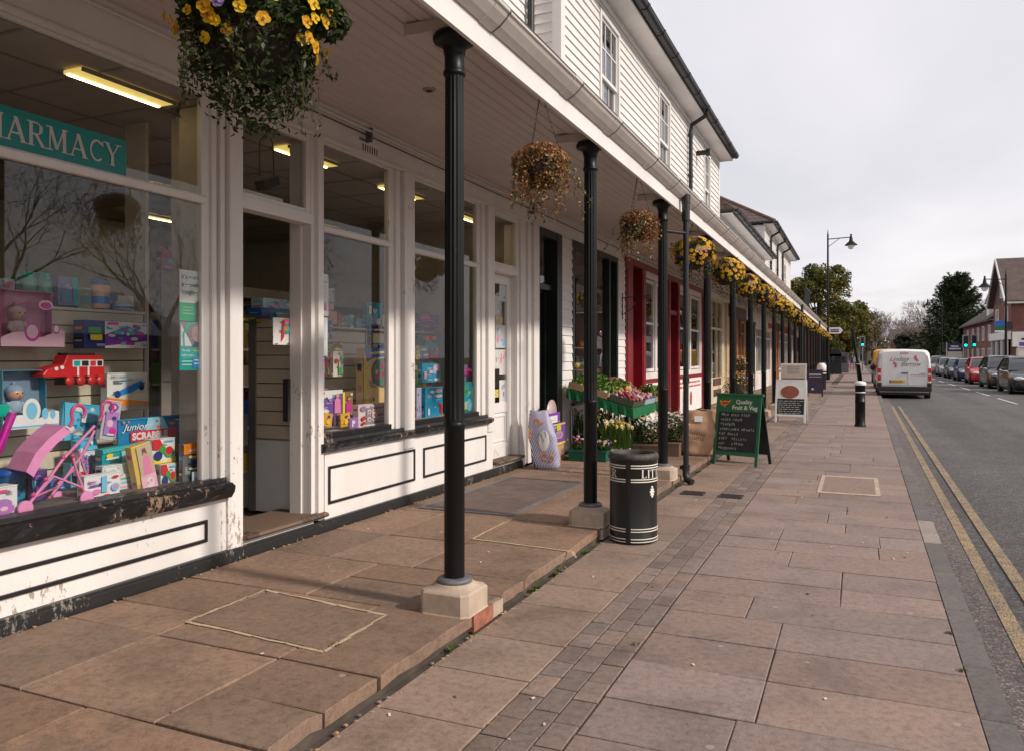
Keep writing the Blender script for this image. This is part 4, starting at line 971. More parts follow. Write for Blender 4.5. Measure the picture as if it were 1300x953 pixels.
# a chain of simpler fronts further along
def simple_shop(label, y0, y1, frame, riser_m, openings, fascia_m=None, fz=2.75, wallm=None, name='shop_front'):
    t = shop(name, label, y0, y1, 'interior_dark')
    mb = MB(); mb.box(-3.93, y0, 3.17, WX, y1, 3.45, 'white_paint'); mb.build('header_board', t)
    if fascia_m: mb = MB(); mb.box(-3.93, y0, fz, WX + .05, y1, 3.17, fascia_m); mb.build('fascia_board', t, .004)
    top = fz if fascia_m else 3.17
    y = y0
    for kind, a, b in openings:
        if a > y: mb = MB(); mb.box(-4.0, y, .09, WX + .01, a, top, wallm or frame); mb.build('pier', t)
        y = b
    if y < y1: mb = MB(); mb.box(-4.0, y, .09, WX + .01, y1, top, wallm or frame); mb.build('pier', t)
    for kind, a, b in openings:
        if kind == 'w':
            f = MB(); frame_x(f, WX - .0, a, b, .75, top, .09, .08, frame); n = max(1, round((b - a) / .9))
            for k in range(1, n): yy = a + (b - a) * k / n; f.box(-3.93, yy - .03, .84, WX - .01, yy + .03, top - .09, frame)
            f.box(-3.93, a + .09, 2.25, WX - .015, b - .09, 2.31, frame); f = f.build('shop_window', t); pane(f, a + .05, b - .05, .8, top - .05, -3.9)
            m2 = MB(); m2.box(-3.95, a, .09, WX + .0, b, .75, riser_m); m2.box(WX, a + .15, .25, WX + .01, b - .15, .62, frame); m2.build('stall_riser', t)
            m3 = MB(); q = random.Random(int(a * 7))
            for k in range(int((b - a) * 7)): yy = q.uniform(a + .1, b - .2); zz = q.choice((.85, 1.2, 1.55)); c = q.choice(((.6, .5, .4), (.5, .08, .06), (.1, .2, .4), (.6, .45, .1), (.2, .3, .12), (.65, .62, .6))); m3.box(-4.3, yy, zz, -4.1, yy + q.uniform(.08, .2), zz + q.uniform(.1, .3), 'print', c)
            m3.box(-4.5, a + .05, .7, -3.95, b - .05, .84, 'brown_wood'); o = m3.build('window_display', t); o['kind'] = 'stuff'
        else:
            m2 = MB(); frame_x(m2, -3.93, a, b, .12, top, .07, .06, frame, .07, .3); m2.box(-3.98, a + .07, .42, -3.95, b - .07, .95, frame); m2.box(-3.99, a + .07, 2.2, -3.93, b - .07, 2.28, frame); d_ = m2.build('door', t); pane(d_, a + .07, b - .07, .95, top - .07, -3.96)
    return t
cs = simple_shop('shop front with cream-painted frames and brown name plates', 21.9, 26.2, 'cream_paint', 'cream_paint', [('w', 22.3, 25.0), ('d', 25.3, 26.0)])
mb = MB()
for z in (.62, .30): mb.box(WX + .012, 23.3, z, WX + .035, 24.6, z + .2, 'brown_board')
mb.build('name_plate', cs)
simple_shop('shop front with orange-brown timber posts and dark doors', 26.2, 30.4, 'orange_wood', 'orange_wood', [('w', 26.5, 28.2), ('d', 28.4, 29.2), ('w', 29.3, 30.2)], 'dark_green_paint')
simple_shop('black-framed shop front before the white one', 30.4, 33.5, 'dark_green_paint', 'white_paint', [('d', 30.6, 31.4), ('w', 31.6, 33.2)], 'board_white', 2.85)
wsx = simple_shop('white shop front with short red sign boards', 33.5, 40.0, 'worn_white', 'white_paint', [('w', 33.8, 36.4), ('d', 36.6, 37.4), ('w', 37.6, 39.8)], 'board_white', 2.7)
mb = MB(); mb.box(WX + .052, 35.6, 2.78, WX + .09, 36.5, 3.05, 'car_red'); mb.box(WX + .052, 38.2, 2.78, WX + .09, 39.6, 3.0, 'red_print'); mb.build('sign_panel', wsx)
simple_shop('shop front of orange brick piers', 40.0, 47, 'worn_white', 'brick', [('w', 40.6, 42.6), ('d', 43.0, 43.8), ('w', 44.2, 46.4)], 'brown_board', 2.8, 'terracotta')
simple_shop('pink-and-white shop front near the end of the arcade', 47, 54, 'worn_white', 'white_paint', [('w', 47.4, 50.2), ('d', 50.5, 51.3), ('w', 51.6, 53.7)], 'red_paint', 2.8)
simple_shop('last dark shop front under the arcade', 54, 62, 'dark_green_paint', 'brick', [('w', 54.4, 57.2), ('d', 57.5, 58.3), ('w', 58.6, 61.6)], 'board_white', 2.8, 'brick')
# ============================================================ goods in the windows
PAL = dict(w=(.72, .72, .70), pk=(.75, .22, .42), lpk=(.78, .50, .60), mg=(.60, .03, .30), bl=(.02, .22, .58), lb=(.18, .50, .72), tq=(.0, .38, .40), rd=(.62, .02, .03), or_=(.80, .22, .02), yl=(.80, .58, .04), gn=(.05, .32, .06), pu=(.20, .06, .42), nv=(.02, .04, .18), bk=(.02, .02, .02), br=(.16, .08, .04), gy=(.32, .32, .33), sk=(.55, .32, .22), cr=(.66, .58, .44), mv=(.36, .20, .45), lg=(.30, .60, .42))
def C(k): return PAL[k] if isinstance(k, str) else k
def art(mb, T, w, h, items, z0=.0008):
    """printed panels laid on a face: each item = ('r',u0,v0,u1,v1,col) | ('e',u,v,ru,rv,col) | ('p',[(u,v)..],col) | ('t',u,v,size,text,col)"""
    z = z0
    for it in items:
        if it[0] == 'r': _, a, b, c, d_, k = it; vs = [(a * w, b * h), (c * w, b * h), (c * w, d_ * h), (a * w, d_ * h)]
        elif it[0] == 'e': _, a, b, c, d_, k = it; vs = [(a * w + c * w * math.cos(2 * math.pi * i / 18), b * h + d_ * h * math.sin(2 * math.pi * i / 18)) for i in range(18)]
        elif it[0] == 'p': _, ps, k = it; vs = [(a * w, b * h) for a, b in ps]
        else:
            _, a, b, s, txt, k = it[:6]; mb.text(txt, T @ tr(a * w, b * h, z), s * h, 'print', C(k), ext=0, shear=(it[6] if len(it) > 6 else 0), sx=(it[7] if len(it) > 7 else 1), bold=(it[8] if len(it) > 8 else 0)); z += .0005; continue
        mb.add([T @ Vector((x, y, z)) for x, y in vs], [tuple(range(len(vs)))], 'print', C(k)); z += .0004
def scatter(seed, n, pal, x0=0, y0=0, x1=1, y1=1, s=.22):
    q = random.Random(seed); out = []
    for _ in range(n):
        c = q.choice(pal); u, v = q.uniform(x0, x1), q.uniform(y0, y1); a, b = q.uniform(s * .25, s), q.uniform(s * .2, s)
        if q.random() < .5: out.append(('e', min(max(u, x0 + a / 2), x1 - a / 2), min(max(v, y0 + b / 2), y1 - b / 2), a / 2, b / 2, c))
        else: out.append(('r', max(x0, u - a / 2), max(y0, v - b / 2), min(x1, u + a / 2), min(y1, v + b / 2), c))
    return out
def item(name, label, cat, px0, py0, px1, py1, X, dep_, base, items=(), tilt=0, group=None, base_mat='print', zfloor=None, yaw=0):
    """a carton whose printed face looks at the street; pixel extents are surveyed onto the plane X"""
    ya, za = W(px0, py0, X); yb, _ = W(px1, py0, X); _, zt = W((px0 + px1) / 2, py0, X); _, zb = W((px0 + px1) / 2, py1, X)
    if zfloor is not None: d_ = zfloor - zb; zb += d_; zt += d_
    w, h = yb - ya, zt - zb
    t = thing(name, label, cat, (X, ya, zb), 0, group)
    T = tr(0, 0, 0); T0 = wallT(X, ya, zb)
    if tilt: T0 = wallT(X, ya + w / 2, zb) @ rot('Z', tilt) @ tr(-w / 2, 0, 0)
    if yaw: T0 = T0 @ rot('Y', yaw)
    mb = MB(); mb.box(0, 0, -dep_, w, h, 0, base_mat, C(base), T0); mb.build('carton', t, .0015)
    mb = MB(); q = random.Random(int(px0 * 13 + py0)); extra = []
    if cat not in ('notice', 'poster', 'card') and w * h > .006:
        ink = (.05, .05, .07) if sum(C(base)) > .9 else (.7, .7, .68)
        for _ in range(4):  # small print
            u, v = q.uniform(.05, .6), q.uniform(.04, .9)
            for k in range(q.randint(2, 4)): extra.append(('r', u, v - k * .028, u + q.uniform(.1, .28), v - k * .028 + .012, ink))
        extra += [('r', 0, .985, 1, 1, tuple(min(1, c * 1.6 + .05) for c in C(base))), ('r', .80, .02, .96, .10, (.7, .7, .7))] + [('r', .815 + k * .022, .03, .825 + k * .022 + q.uniform(0, .008), .09, (.03, .03, .03)) for k in range(6)]
        for k in range(3): v = q.uniform(.1, .8); mb.add([T0 @ Vector(p) for p in ((-.0006, v * h, -dep_ * .85), (-.0006, v * h, -dep_ * .2), (-.0006, (v + .1) * h, -dep_ * .2), (-.0006, (v + .1) * h, -dep_ * .85))], [(3, 2, 1, 0)], 'print', q.choice(list(PAL.values())))
    art(mb, T0, w, h, extra); art(mb, T0, w, h, items, .0008 + .0004 * len(extra))
    if items: mb.build('printed_front', t)
    return t, T0, w, h
def baby_doll(t, T, w, h, hat, suit, dep_=.07, s=1.0):
    """seated doll moulded in front of the card; figure in carton coordinates"""
    u = h * .5 * s; c = lambda x, y, z: T @ Vector((w * .5 + x * u, y * u, z * u))
    Tr = T.to_3x3().to_4x4()
    mb = MB(); mb.ball(c(0, 1.36, .12), (.33 * u, .30 * u, .31 * u), 'print', C('sk'), 16, Tr); 
    mb.ball(c(.13, 1.40, .41), (.035 * u,) * 3, 'print', (.03, .05, .08), 8); mb.ball(c(-.10, 1.40, .42), (.035 * u,) * 3, 'print', (.03, .05, .08), 8); mb.ball(c(.02, 1.31, .44), (.035 * u,) * 3, 'print', (.6, .33, .24), 8); mb.ball(c(.02, 1.22, .41), (.06 * u, .018 * u, .02 * u), 'print', (.45, .1, .1), 8, Tr)
    mb.build('head', t)
    mb = MB(); mb.ball(c(0, 1.47, .06), (.36 * u, .30 * u, .33 * u), 'cloth', C(hat), 14, Tr); mb.ball(c(0, 1.78, .02), (.08 * u,) * 3, 'cloth', C(hat), 8); mb.build('hat', t)
    mb = MB(); mb.ball(c(0, .82, .10), (.30 * u, .36 * u, .22 * u), 'cloth', C(suit), 14, Tr)
    for sg in (-1, 1): mb.tube([c(sg * .26, 1.0, .1), c(sg * .40, .78, .2), c(sg * .30, .60, .36)], [.10 * u, .085 * u, .07 * u], 'cloth', 8, C(suit)); mb.tube([c(sg * .16, .56, .12), c(sg * .30, .46, .38), c(sg * .34, .36, .55)], [.13 * u, .11 * u, .09 * u], 'cloth', 8, C(suit)); mb.ball(c(sg * .28, .57, .40), .07 * u, 'print', C('sk'), 8); mb.ball(c(sg * .34, .38, .60), .10 * u, 'cloth', C('w'), 8)
    mb.build('outfit', t)
FL = .645
# -- first window
def open_box(name, label, ext, X, back, side, front_items, hat, suit, front_h, fcol):
    px0, py0, px1, py1 = ext; ya, _ = W(px0, py0, X); yb, _ = W(px1, py0, X); _, zt = W((px0 + px1) / 2, py0, X); _, zb = W((px0 + px1) / 2, py1, X); w, h = yb - ya, zt - zb; D = .17
    t = thing(name, label, 'boxed doll', (X, ya, zb)); T = wallT(X - D, ya, zb)
    mb = MB(); mb.box(0, 0, -.004, w, h, 0, 'print', C(back), T); mb.box(0, 0, 0, .004, h, D, 'print', C(side), T); mb.box(w - .004, 0, 0, w, h, D * .35, 'print', C(side), T); mb.box(.004, 0, 0, w - .004, .004, D, 'print', C(fcol), T); mb.box(.004, h - .004, 0, w - .004, h, D * .5, 'print', C(side), T); mb.build('carton', t)
    mb = MB(); TF = wallT(X, ya, zb); n = 14; prof = [(k / n, front_h * (.72 + .5 * abs(math.sin(k / n * 5.2)) * (1 if k < n - 2 else 1.4))) for k in range(n + 1)]
    mb.add([TF @ Vector((0, 0, 0)), TF @ Vector((w, 0, 0))] + [TF @ Vector((u * w, v * h, 0)) for u, v in prof[::-1]], [tuple(range(n + 3))], 'print', C(fcol)); art(mb, TF, w, h, front_items); mb.build('front_card', t)
    baby_doll(t, wallT(X - D + .01, ya, zb), w, h * .86, hat, suit); return t, T, w, h
t, T, w, h = open_box('boxed_doll', 'baby doll in pale pink hat seated in an open pink box', (0, 368, 82, 441), -4.36, (.52, .20, .30), (.45, .12, .26), [('e', .48, .26, .12, .16, 'mg'), ('e', .48, .27, .09, .12, 'lpk'), ('e', .86, .33, .06, .09, 'mg'), ('e', .86, .33, .04, .06, 'w')], (.62, .42, .45), (.68, .48, .50), .22, (.82, .50, .62))
mb = MB(); art(mb, wallT(-4.36 - .09, W(0, 0, -4.36)[0], H_ + (HY - 441) * .0047 - .0), w, h, [('e', .86, .76, .12, .09, 'lpk'), ('e', .86, .75, .09, .06, 'mg')]); mb.build('badge', t)
open_box('boxed_doll', 'baby doll in pale blue hat and suit, in an open blue box', (3, 470, 75, 543), -4.30, (.16, .24, .34), (.05, .26, .38), [('e', .5, .30, .16, .22, 'w'), ('e', .5, .30, .10, .15, 'lb'), ('e', .74, .24, .06, .10, 'lb'), ('e', .88, .22, .05, .08, 'lb'), ('r', 0, .02, 1, .05, 'lb')], (.24, .32, .44), (.30, .40, .52), .20, (.72, .74, .76))
item('game_box', 'wide purple and blue make-up game box standing on a slatwall shelf', 'toy box', 107, 408, 186, 443, -4.42, .10, 'nv', [('r', .30, .02, .99, .98, 'w')] + [('p', [(.3, .5), (.65, .85), (1, .55), (1, .3), (.3, .1)], 'pu')] + scatter(3, 26, ['lb', 'mg', 'w', 'pu', 'tq', 'mv'], .32, .08, .97, .9, .16) + [('r', .03, .55, .22, .75, 'gn'), ('r', .06, .3, .24, .5, 'yl'), ('r', .32, .86, .5, .95, 'mg')])
# red toy train
t = thing('toy_train', 'red toy train with white-framed windows on a slatwall shelf', 'toy train', (-4.4, 3.3, 1.3))
ya, zt = W(47, 449, -4.40); yb, _ = W(126, 449, -4.40); _, zb = W(86, 488, -4.40); L = yb - ya; hh = zt - zb; T = wallT(-4.46, ya, zb)
mb = MB(); pr = [(.02, .25), (.0, .33), (.06, .50), (.2, .60), (.32, .66), (.38, .95), (.92, .95), (.98, .85), (1, .42), (1, .25)]
n = len(pr); vs = [T @ Vector((u * L, v * hh, .0)) for u, v in pr] + [T @ Vector((u * L, v * hh, .11)) for u, v in pr]
mb.add(vs, [(k, (k + 1) % n, n + (k + 1) % n, n + k) for k in range(n)] + [tuple(range(n))[::-1], tuple(range(n, 2 * n))], 'print', (.55, .015, .02)); mb.build('body', t, .006)
mb = MB(); mb.box(L * .4, hh * .95, .01, L * .85, hh * 1.03, .10, 'print', C('bk'), T); mb.box(L * .35, 0, .01, L * .98, hh * .24, .10, 'print', C('bk'), T); mb.build('roof_and_chassis', t)
mb = MB(); art(mb, T @ tr(0, 0, .1105), L, hh, [('r', .46, .58, .97, .80, 'w'), ('r', .48, .60, .58, .77, 'tq'), ('r', .61, .60, .72, .77, 'bk'), ('r', .75, .60, .84, .77, (.6, .03, .04)), ('r', .87, .60, .95, .77, 'bk'), ('r', .53, .28, .56, .58, 'w'), ('r', .70, .28, .73, .58, 'w'), ('e', .2, .52, .03, .06, 'w'), ('e', .29, .56, .03, .06, 'w')]); mb.build('windows', t)
for u in (.42, .6, .78, .93): mb = MB(); mb.lathe([(0, 0), (hh * .16, 0), (hh * .16, .012), (0, .012)], T @ Vector((u * L, hh * .12, .10)), 'print', 14, (.5, .03, .03), T=T.to_3x3().to_4x4()); mb.build('wheel', t)
item('kit_box', 'white construction kit box showing a blue racing car', 'toy box', 136, 473, 187, 520, -4.44, .06, 'w', [('r', 0, 0, 1, .36, 'or_'), ('p', [(0, .36), (1, .2), (1, .5), (0, .4)], 'cr'), ('r', 0, 0, 1, .12, 'gy'), ('p', [(.1, .45), (.45, .62), (.8, .78), (.92, .70), (.6, .48), (.2, .36)], 'bl'), ('e', .22, .44, .08, .10, 'nv'), ('e', .82, .62, .07, .10, 'nv'), ('t', .06, .86, .10, 'MECCANO', 'nv'), ('r', .3, .8, .6, .83, 'lb'), ('t', .05, .14, .17, 'RC', 'w')])
item('plate_set', 'shiny pale-blue bag hanging on the slatwall behind the pushchair', 'toy pack', 75, 512, 122, 560, -4.5, .03, (.05, .40, .62), [('p', [(.0, 1), (.4, 1), (.5, .1), (.1, .0)], (.1, .5, .7))] + scatter(5, 16, ['lb', 'w', (.1, .5, .75), 'bl'], .08, .1, .95, .92, .3), tilt=-8)
item('letter_game', 'white box with bubble letters SNOT in blue outlines', 'toy box', 101, 572, 132, 602, -4.35, .06, 'w', [('r', 0, 0, 1, .2, 'rd'), ('t', .04, .50, .52, 'SNO', 'bl', 0, .8, .003), ('t', .07, .50, .48, 'SNO', 'pk', 0, .82), ('t', .16, .10, .52, 'TI', 'bl', 0, .8, .003), ('t', .2, .10, .48, 'TI', 'pk', 0, .82)])
item('sweets_pack', 'sky-blue pack lying above the bubble-letter box', 'toy pack', 98, 556, 124, 572, -4.38, .05, (.08, .45, .70), scatter(8, 5, ['lb', 'w'], .1, .1, .9, .9, .4), tilt=6)
item('scrabble_box', 'large blue JUNIOR SCRABBLE board game box with red name panel', 'board game', 150, 529, 236, 590, -4.30, .05, (.01, .20, .42), [('r', 0, 0, 1, .22, (.0, .10, .22)), ('p', [(.02, .2), (.6, .1), (.98, .28), (.98, .42), (.5, .3), (.02, .26)], 'or_'), ('p', [(.40, 1), (.62, 1), (.74, .62), (.34, .62)], (.30, .62, .80)), ('e', .45, .86, .03, .03, 'cr'), ('e', .56, .80, .04, .03, 'or_'), ('e', .49, .74, .03, .03, 'w'), ('e', .53, .92, .02, .02, 'rd'), ('r', .15, .54, .85, .75, (.62, .03, .07)), ('t', .175, .575, .19, 'SCRABBLE', 'w', 0, 1.02, .0028), ('t', .05, .775, .19, 'Junior', 'w', .35, 1.25, .0005), ('e', .76, .85, .05, .03, 'or_'), ('e', .88, .84, .035, .025, 'rd'), ('r', .04, .92, .07, .97, 'or_'), ('r', .11, .93, .13, .97, 'or_'), ('p', [(.80, .93), (.95, .90), (.97, .80), (.94, .80), (.92, .87), (.80, .91)], 'w')])
item('jigsaw_box', 'dark puzzle box half hidden below the blue board game', 'toy box', 206, 584, 236, 614, -4.32, .05, (.12, .11, .10), scatter(9, 14, ['cr', 'br', 'gn', 'gy'], .1, .3, 1, 1, .3))
item('craft_set', 'turquoise craft kit box left of the pushchair boxes and below SCRABBLE', 'toy box', 130, 566, 176, 590, -4.22, .06, (.0, .34, .36), [('r', 0, .78, 1, 1, (.05, .42, .42)), ('r', .5, .2, .98, .75, (.3, .58, .6))] + [('e', .18, .62, .09, .12, 'yl'), ('r', .08, .42, .42, .52, 'w'), ('e', .66, .30, .07, .12, 'w'), ('e', .66, .34, .04, .05, 'rd'), ('e', .85, .3, .08, .15, 'nv')], tilt=3)
item('doctor_set', 'clear-fronted white toy medical case with blue cross', 'toy set', 130, 588, 182, 628, -4.12, .06, (.60, .64, .64), [('p', [(.05, .92), (.3, .96), (.4, .7), (.95, .66), (.98, .08), (.05, .08)], (.70, .74, .73)), ('e', .22, .76, .12, .15, 'w'), ('e', .22, .76, .08, .10, 'lb'), ('r', .2, .70, .24, .82, 'w'), ('r', .16, .74, .28, .78, 'w'), ('e', .62, .40, .34, .34, (.62, .25, .32)), ('e', .62, .40, .31, .31, (.68, .70, .70)), ('r', .4, .50, .85, .56, (.2, .42, .3)), ('r', .42, .38, .84, .43, 'lb'), ('r', .40, .24, .8, .29, (.75, .35, .40))])
item('doll_pack', 'slim pink and yellow fashion doll box leaning to the left', 'boxed doll', 176, 561, 200, 621, -4.03, .05, (.66, .45, .10), [('r', .22, .30, 1, .97, (.55, .42, .32)), ('r', .20, 0, 1, .32, (.78, .45, .58)), ('p', [(.4, .33), (.45, .66), (.55, .74), (.72, .74), (.8, .66), (.86, .33)], 'pk'), ('e', .58, .81, .10, .05, 'sk'), ('p', [(.46, .74), (.48, .90), (.66, .91), (.72, .76), (.64, .80), (.52, .82)], (.18, .09, .05)), ('e', .62, .15, .22, .12, (.80, .62, .64)), ('e', .5, .15, .06, .03, 'pk'), ('e', .7, .18, .06, .03, 'pk'), ('t', .30, .29, .065, 'Barbie', 'w')], tilt=12)
for k, (a, b, c, d_) in enumerate(((193, 556, 222, 587), (204, 588, 224, 618))):
    item('dough_set', ['white box with red and green beaker lids, upper of two', 'white box with red and green beaker lids, lower of two'][k], 'toy box', a, b, c, d_, -4.10 + .04 * k, .07, 'w', [('p', [(0, 1), (.3, 1), (.45, .7), (.2, .55), (0, .6)], 'rd'), ('p', [(0, .2), (.5, .05), (1, .2), (1, 0), (0, 0)], 'yl'), ('e', .42, .55, .15, .17, 'gn'), ('e', .72, .42, .22, .20, (.10, .30, .08)), ('e', .70, .50, .16, .17, 'rd'), ('e', .22, .32, .18, .20, 'nv'), ('r', .5, .86, .9, .93, 'lb')], group='twin beaker sets in the toy window')
t, T, w, h = item('car_blister', 'orange-topped card holding small toy cars, by the window post', 'toy pack', 232, 562, 256, 612, -3.99, .035, (.16, .16, .17), [('r', 0, .74, 1, 1, 'or_'), ('r', .25, .80, .95, .86, 'cr'), ('r', 0, 0, 1, .10, (.12, .12, .12))])
for k, (v, c) in enumerate(((.66, (.72, .68, .25)), (.50, 'nv'), (.36, 'w'), (.20, 'tq'))): mb = MB(); mb.ball(T @ Vector((w * .55, v * h, .006)), (.006, w * .30, h * .045), 'print', C(c), 12); mb.ball(T @ Vector((w * .55, v * h + h * .03, .006)), (.006, w * .15, h * .035), 'print', C('bk'), 10); mb.build('toy_car', t)
item('price_card', 'small white and blue card in front of the toy cars', 'card', 244, 597, 263, 613, -3.955, .004, 'w', [('r', .1, .35, .9, .58, 'lb'), ('r', .3, .72, .8, .8, 'lb')])
item('dough_box', 'white craft box with bright blue tool and pink lettering on the bed', 'toy box', 107, 601, 152, 634, -4.03, .06, (.74, .72, .76), [('r', 0, 0, 1, .05, 'lb'), ('r', .45, .30, .60, .92, 'lb'), ('e', .3, .36, .13, .10, 'pk'), ('e', .84, .44, .12, .15, 'lb'), ('e', .84, .46, .07, .08, 'pk'), ('e', .58, .14, .12, .08, 'rd'), ('e', .40, .62, .05, .06, 'nv'), ('t', .06, .74, .11, 'Play-Doh', 'mg'), ('e', .84, .84, .1, .05, 'rd'), ('e', .22, .60, .14, .04, 'pu'), ('r', .72, .12, .96, .16, 'bl')])
item('bottle_pack', 'purple and pink bubble bottle in clear pack hanging askew', 'toy pack', 126, 508, 148, 558, -4.32, .04, (.50, .48, .52), [('r', .12, .12, .88, .72, (.42, .20, .55)), ('e', .5, .84, .28, .10, 'pu'), ('e', .5, .84, .15, .05, 'lpk'), ('e', .62, .24, .22, .08, 'mg'), ('e', .4, .42, .18, .09, 'lpk'), ('e', .6, .56, .14, .05, 'nv'), ('r', .3, .12, .7, .16, 'w')], tilt=-10)
# tub, boxes at the very left
ya, zt = W(3, 600, -4.14); yb, _ = W(42, 600, -4.14); r_ = (yb - ya) / 2
t = thing('play_tub', 'dark blue round tub of play pieces with bright blue lid', 'tub', (-4.25, ya + r_, FL)); c0 = (-4.25, ya + r_ + .02, FL)
mb = MB(); mb.lathe([(r_ * .82, 0), (r_ * .98, .17)], c0, 'print', 24, (.02, .10, .24)); mb.build('tub', t)
mb = MB(); mb.lathe([(r_ * 1.05, .165), (r_ * 1.07, .185), (r_ * 1.0, .195), (0, .195)], c0, 'print', 24, (.01, .08, .36)); mb.build('lid', t)
mb = MB(); q = random.Random(2)
for k in range(22): a = q.uniform(-1.6, .9); z = q.uniform(.02, .10); mb.disc((c0[0] + r_ * (.86 + z * .9) * math.cos(a) + .003, c0[1] + r_ * (.86 + z * .9) * math.sin(a), FL + z), q.uniform(.008, .02), (math.cos(a), math.sin(a), -.1), 'print', q.choice(((.0, .4, .3), (.1, .4, .08), (.6, .45, .05), (.02, .3, .5))), n=10)
mb.build('printed_band', t)
item('purple_case', 'dark purple carton behind the pushchair wheels', 'toy box', 36, 596, 60, 640, -4.22, .08, (.10, .05, .20), scatter(21, 8, ['mv', 'pu', 'nv', 'lb'], .1, .1, .9, .9, .35))
item('pony_box', 'white box printed with purple rings, cut by the left of the picture', 'toy box', -14, 617, 22, 657, -4.02, .10, (.70, .69, .70), [('r', 0, .80, .6, .90, (.65, .08, .25)), ('e', .45, .45, .32, .16, 'mv'), ('e', .5, .28, .36, .18, (.45, .16, .5)), ('e', .48, .30, .14, .07, 'lpk')])
t = thing('toy_slide', 'magenta plastic toy slide standing at the left end of the display', 'toy', (-4.2, 2.6, .7)); ya, za = W(-12, 590, -4.15); yb, zb = W(16, 524, -4.15)
mb = MB(); mb.tube([(-4.15, ya, za), (-4.15, (ya + yb) / 2, (za + zb) / 2 - .01), (-4.15, yb, zb)], .022, 'print', 8, (.45, .0, .28)); mb.build('chute', t)
mb = MB(); mb.box(-4.3, yb - .10, zb - .02, -4.17, yb + .0, zb + .05, 'print', (.0, .38, .28)); mb.build('platform', t, .01)
# things standing along the top of the slatwall
def bottle(name, label, px0, py0, px1, py1, X, body, cap, capr=.7, caph=.16, lab=None):
    ya, _ = W(px0, py0, X); yb, _ = W(px1, py0, X); _, zt = W((px0 + px1) / 2, py0, X); _, zb = W((px0 + px1) / 2, py1, X); r_ = (yb - ya) / 2; h = zt - zb; c = (X, ya + r_, zb)
    t = thing(name, label, 'bottle', c); mb = MB(); k = 1 - caph
    mb.lathe([(r_ * .9, 0), (r_, .01), (r_, h * (k - .06)), (r_ * .8, h * k), (r_ * .6, h * k)], c, 'print', 18, C(body)); mb.build('body', t)
    mb = MB(); mb.lathe([(r_ * capr, h * k), (r_ * capr, h * .97), (r_ * capr * .8, h), (0, h)], c, 'print', 18, C(cap)); mb.build('cap', t)
    if lab: mb = MB(); mb.lathe([(r_ * 1.01, h * .15), (r_ * 1.01, h * .4)], c, 'print', 18, C(lab)); mb.build('label_band', t)
ZT = 1.765
bottle('lotion_bottle', 'peach lotion bottle with dark blue cap standing on the slatwall top', 117, 354, 137, 392, -4.64, (.66, .40, .28), (.03, .10, .28), .95, .2, 'bl')
bottle('cream_jar', 'small white and blue jar beside the peach lotion bottle', 145, 383, 167, 394, -4.64, (.55, .58, .66), (.5, .55, .6), .9, .3, 'bl')
bottle('green_bottle', 'pale green bottle with round turquoise cap, left of the pair', 27, 345, 45, 370, -4.64, (.16, .36, .26), (.0, .40, .30), .75, .3)
bottle('green_bottle', 'pale green bottle with round turquoise cap, right of the pair', 46, 347, 64, 372, -4.64, (.16, .34, .25), (.0, .38, .30), .75, .3)
item('tissue_pack', 'lavender and turquoise pack on the slatwall top', 'carton', 74, 352, 98, 388, -4.6, .07, (.22, .22, .42), [('p', [(.65, 1), (1, 1), (1, 0), (.8, 0)], 'tq'), ('r', .1, .1, .6, .5, (.12, .25, .40))])
item('white_jug', 'white carton with pink label at the left end of the slatwall top', 'carton', -6, 354, 19, 372, -4.6, .07, (.45, .48, .46), [('r', .4, .4, .9, .8, (.5, .2, .25))])
item('green_carton', 'dull green carton on the slatwall top behind the turquoise caps', 'carton', 20, 352, 74, 392, -4.66, .05, (.12, .25, .17), [('r', .6, .2, .95, .8, (.22, .27, .2))])
item('pale_tub', 'greenish plastic tub between lavender pack and lotion bottle', 'carton', 99, 366, 116, 392, -4.64, .06, (.28, .33, .28), [('r', .2, .2, .8, .6, (.12, .3, .36))])
item('shampoo_box', 'pink and red gift box on a deeper shelf seen above the grey card', 'carton', 205, 316, 233, 344, -4.8, .06, (.30, .06, .05), [('p', [(.3, 1), (.9, 1), (.9, .5)], (.5, .2, .25)), ('r', .2, .3, .8, .5, 'bl'), ('r', .1, .05, .9, .2, (.4, .12, .1))])
item('display_card', 'grey display card standing right of the slatwall', 'card', 205, 345, 232, 600, -4.70, .02, (.16, .145, .13), [('r', .1, .45, .9, .46, (.08, .07, .06)), ('r', 0, .0, 1, .28, (.10, .09, .085))])
# posters on the glass
t, T, w, h = item('health_poster', 'poster reading It\'s only a pesky cough, stuck to the window', 'poster', 228, 344, 259, 408, -3.918, .0015, (.72, .74, .70), [('r', 0, 0, 1, .36, (.02, .30, .14)), ('r', 0, .12, .6, .36, (.04, .36, .18)), ('t', .07, .83, .125, "it's", 'bk'), ('e', .42, .865, .09, .012, (.02, .4, .25)), ('t', .52, .83, .125, 'only', 'bk'), ('t', .07, .68, .125, 'a', 'bk'), ('e', .28, .715, .11, .010, (.02, .4, .25)), ('t', .40, .68, .125, 'pesky', 'bk'), ('t', .07, .53, .125, 'cough', 'bk'), ('e', .62, .565, .10, .012, (.02, .4, .25)), ('p', [(.62, 0), (.66, .22), (.62, .36), (.72, .42), (.86, .42), (.93, .34), (.92, 0)], (.07, .05, .04)), ('e', .79, .50, .085, .065, (.55, .52, .46)), ('r', .1, .26, .5, .275, (.3, .6, .4)), ('r', .1, .20, .45, .215, (.3, .6, .4)), ('r', .1, .14, .5, .155, (.3, .6, .4)), ('r', .8, .92, .96, .97, 'bl')])
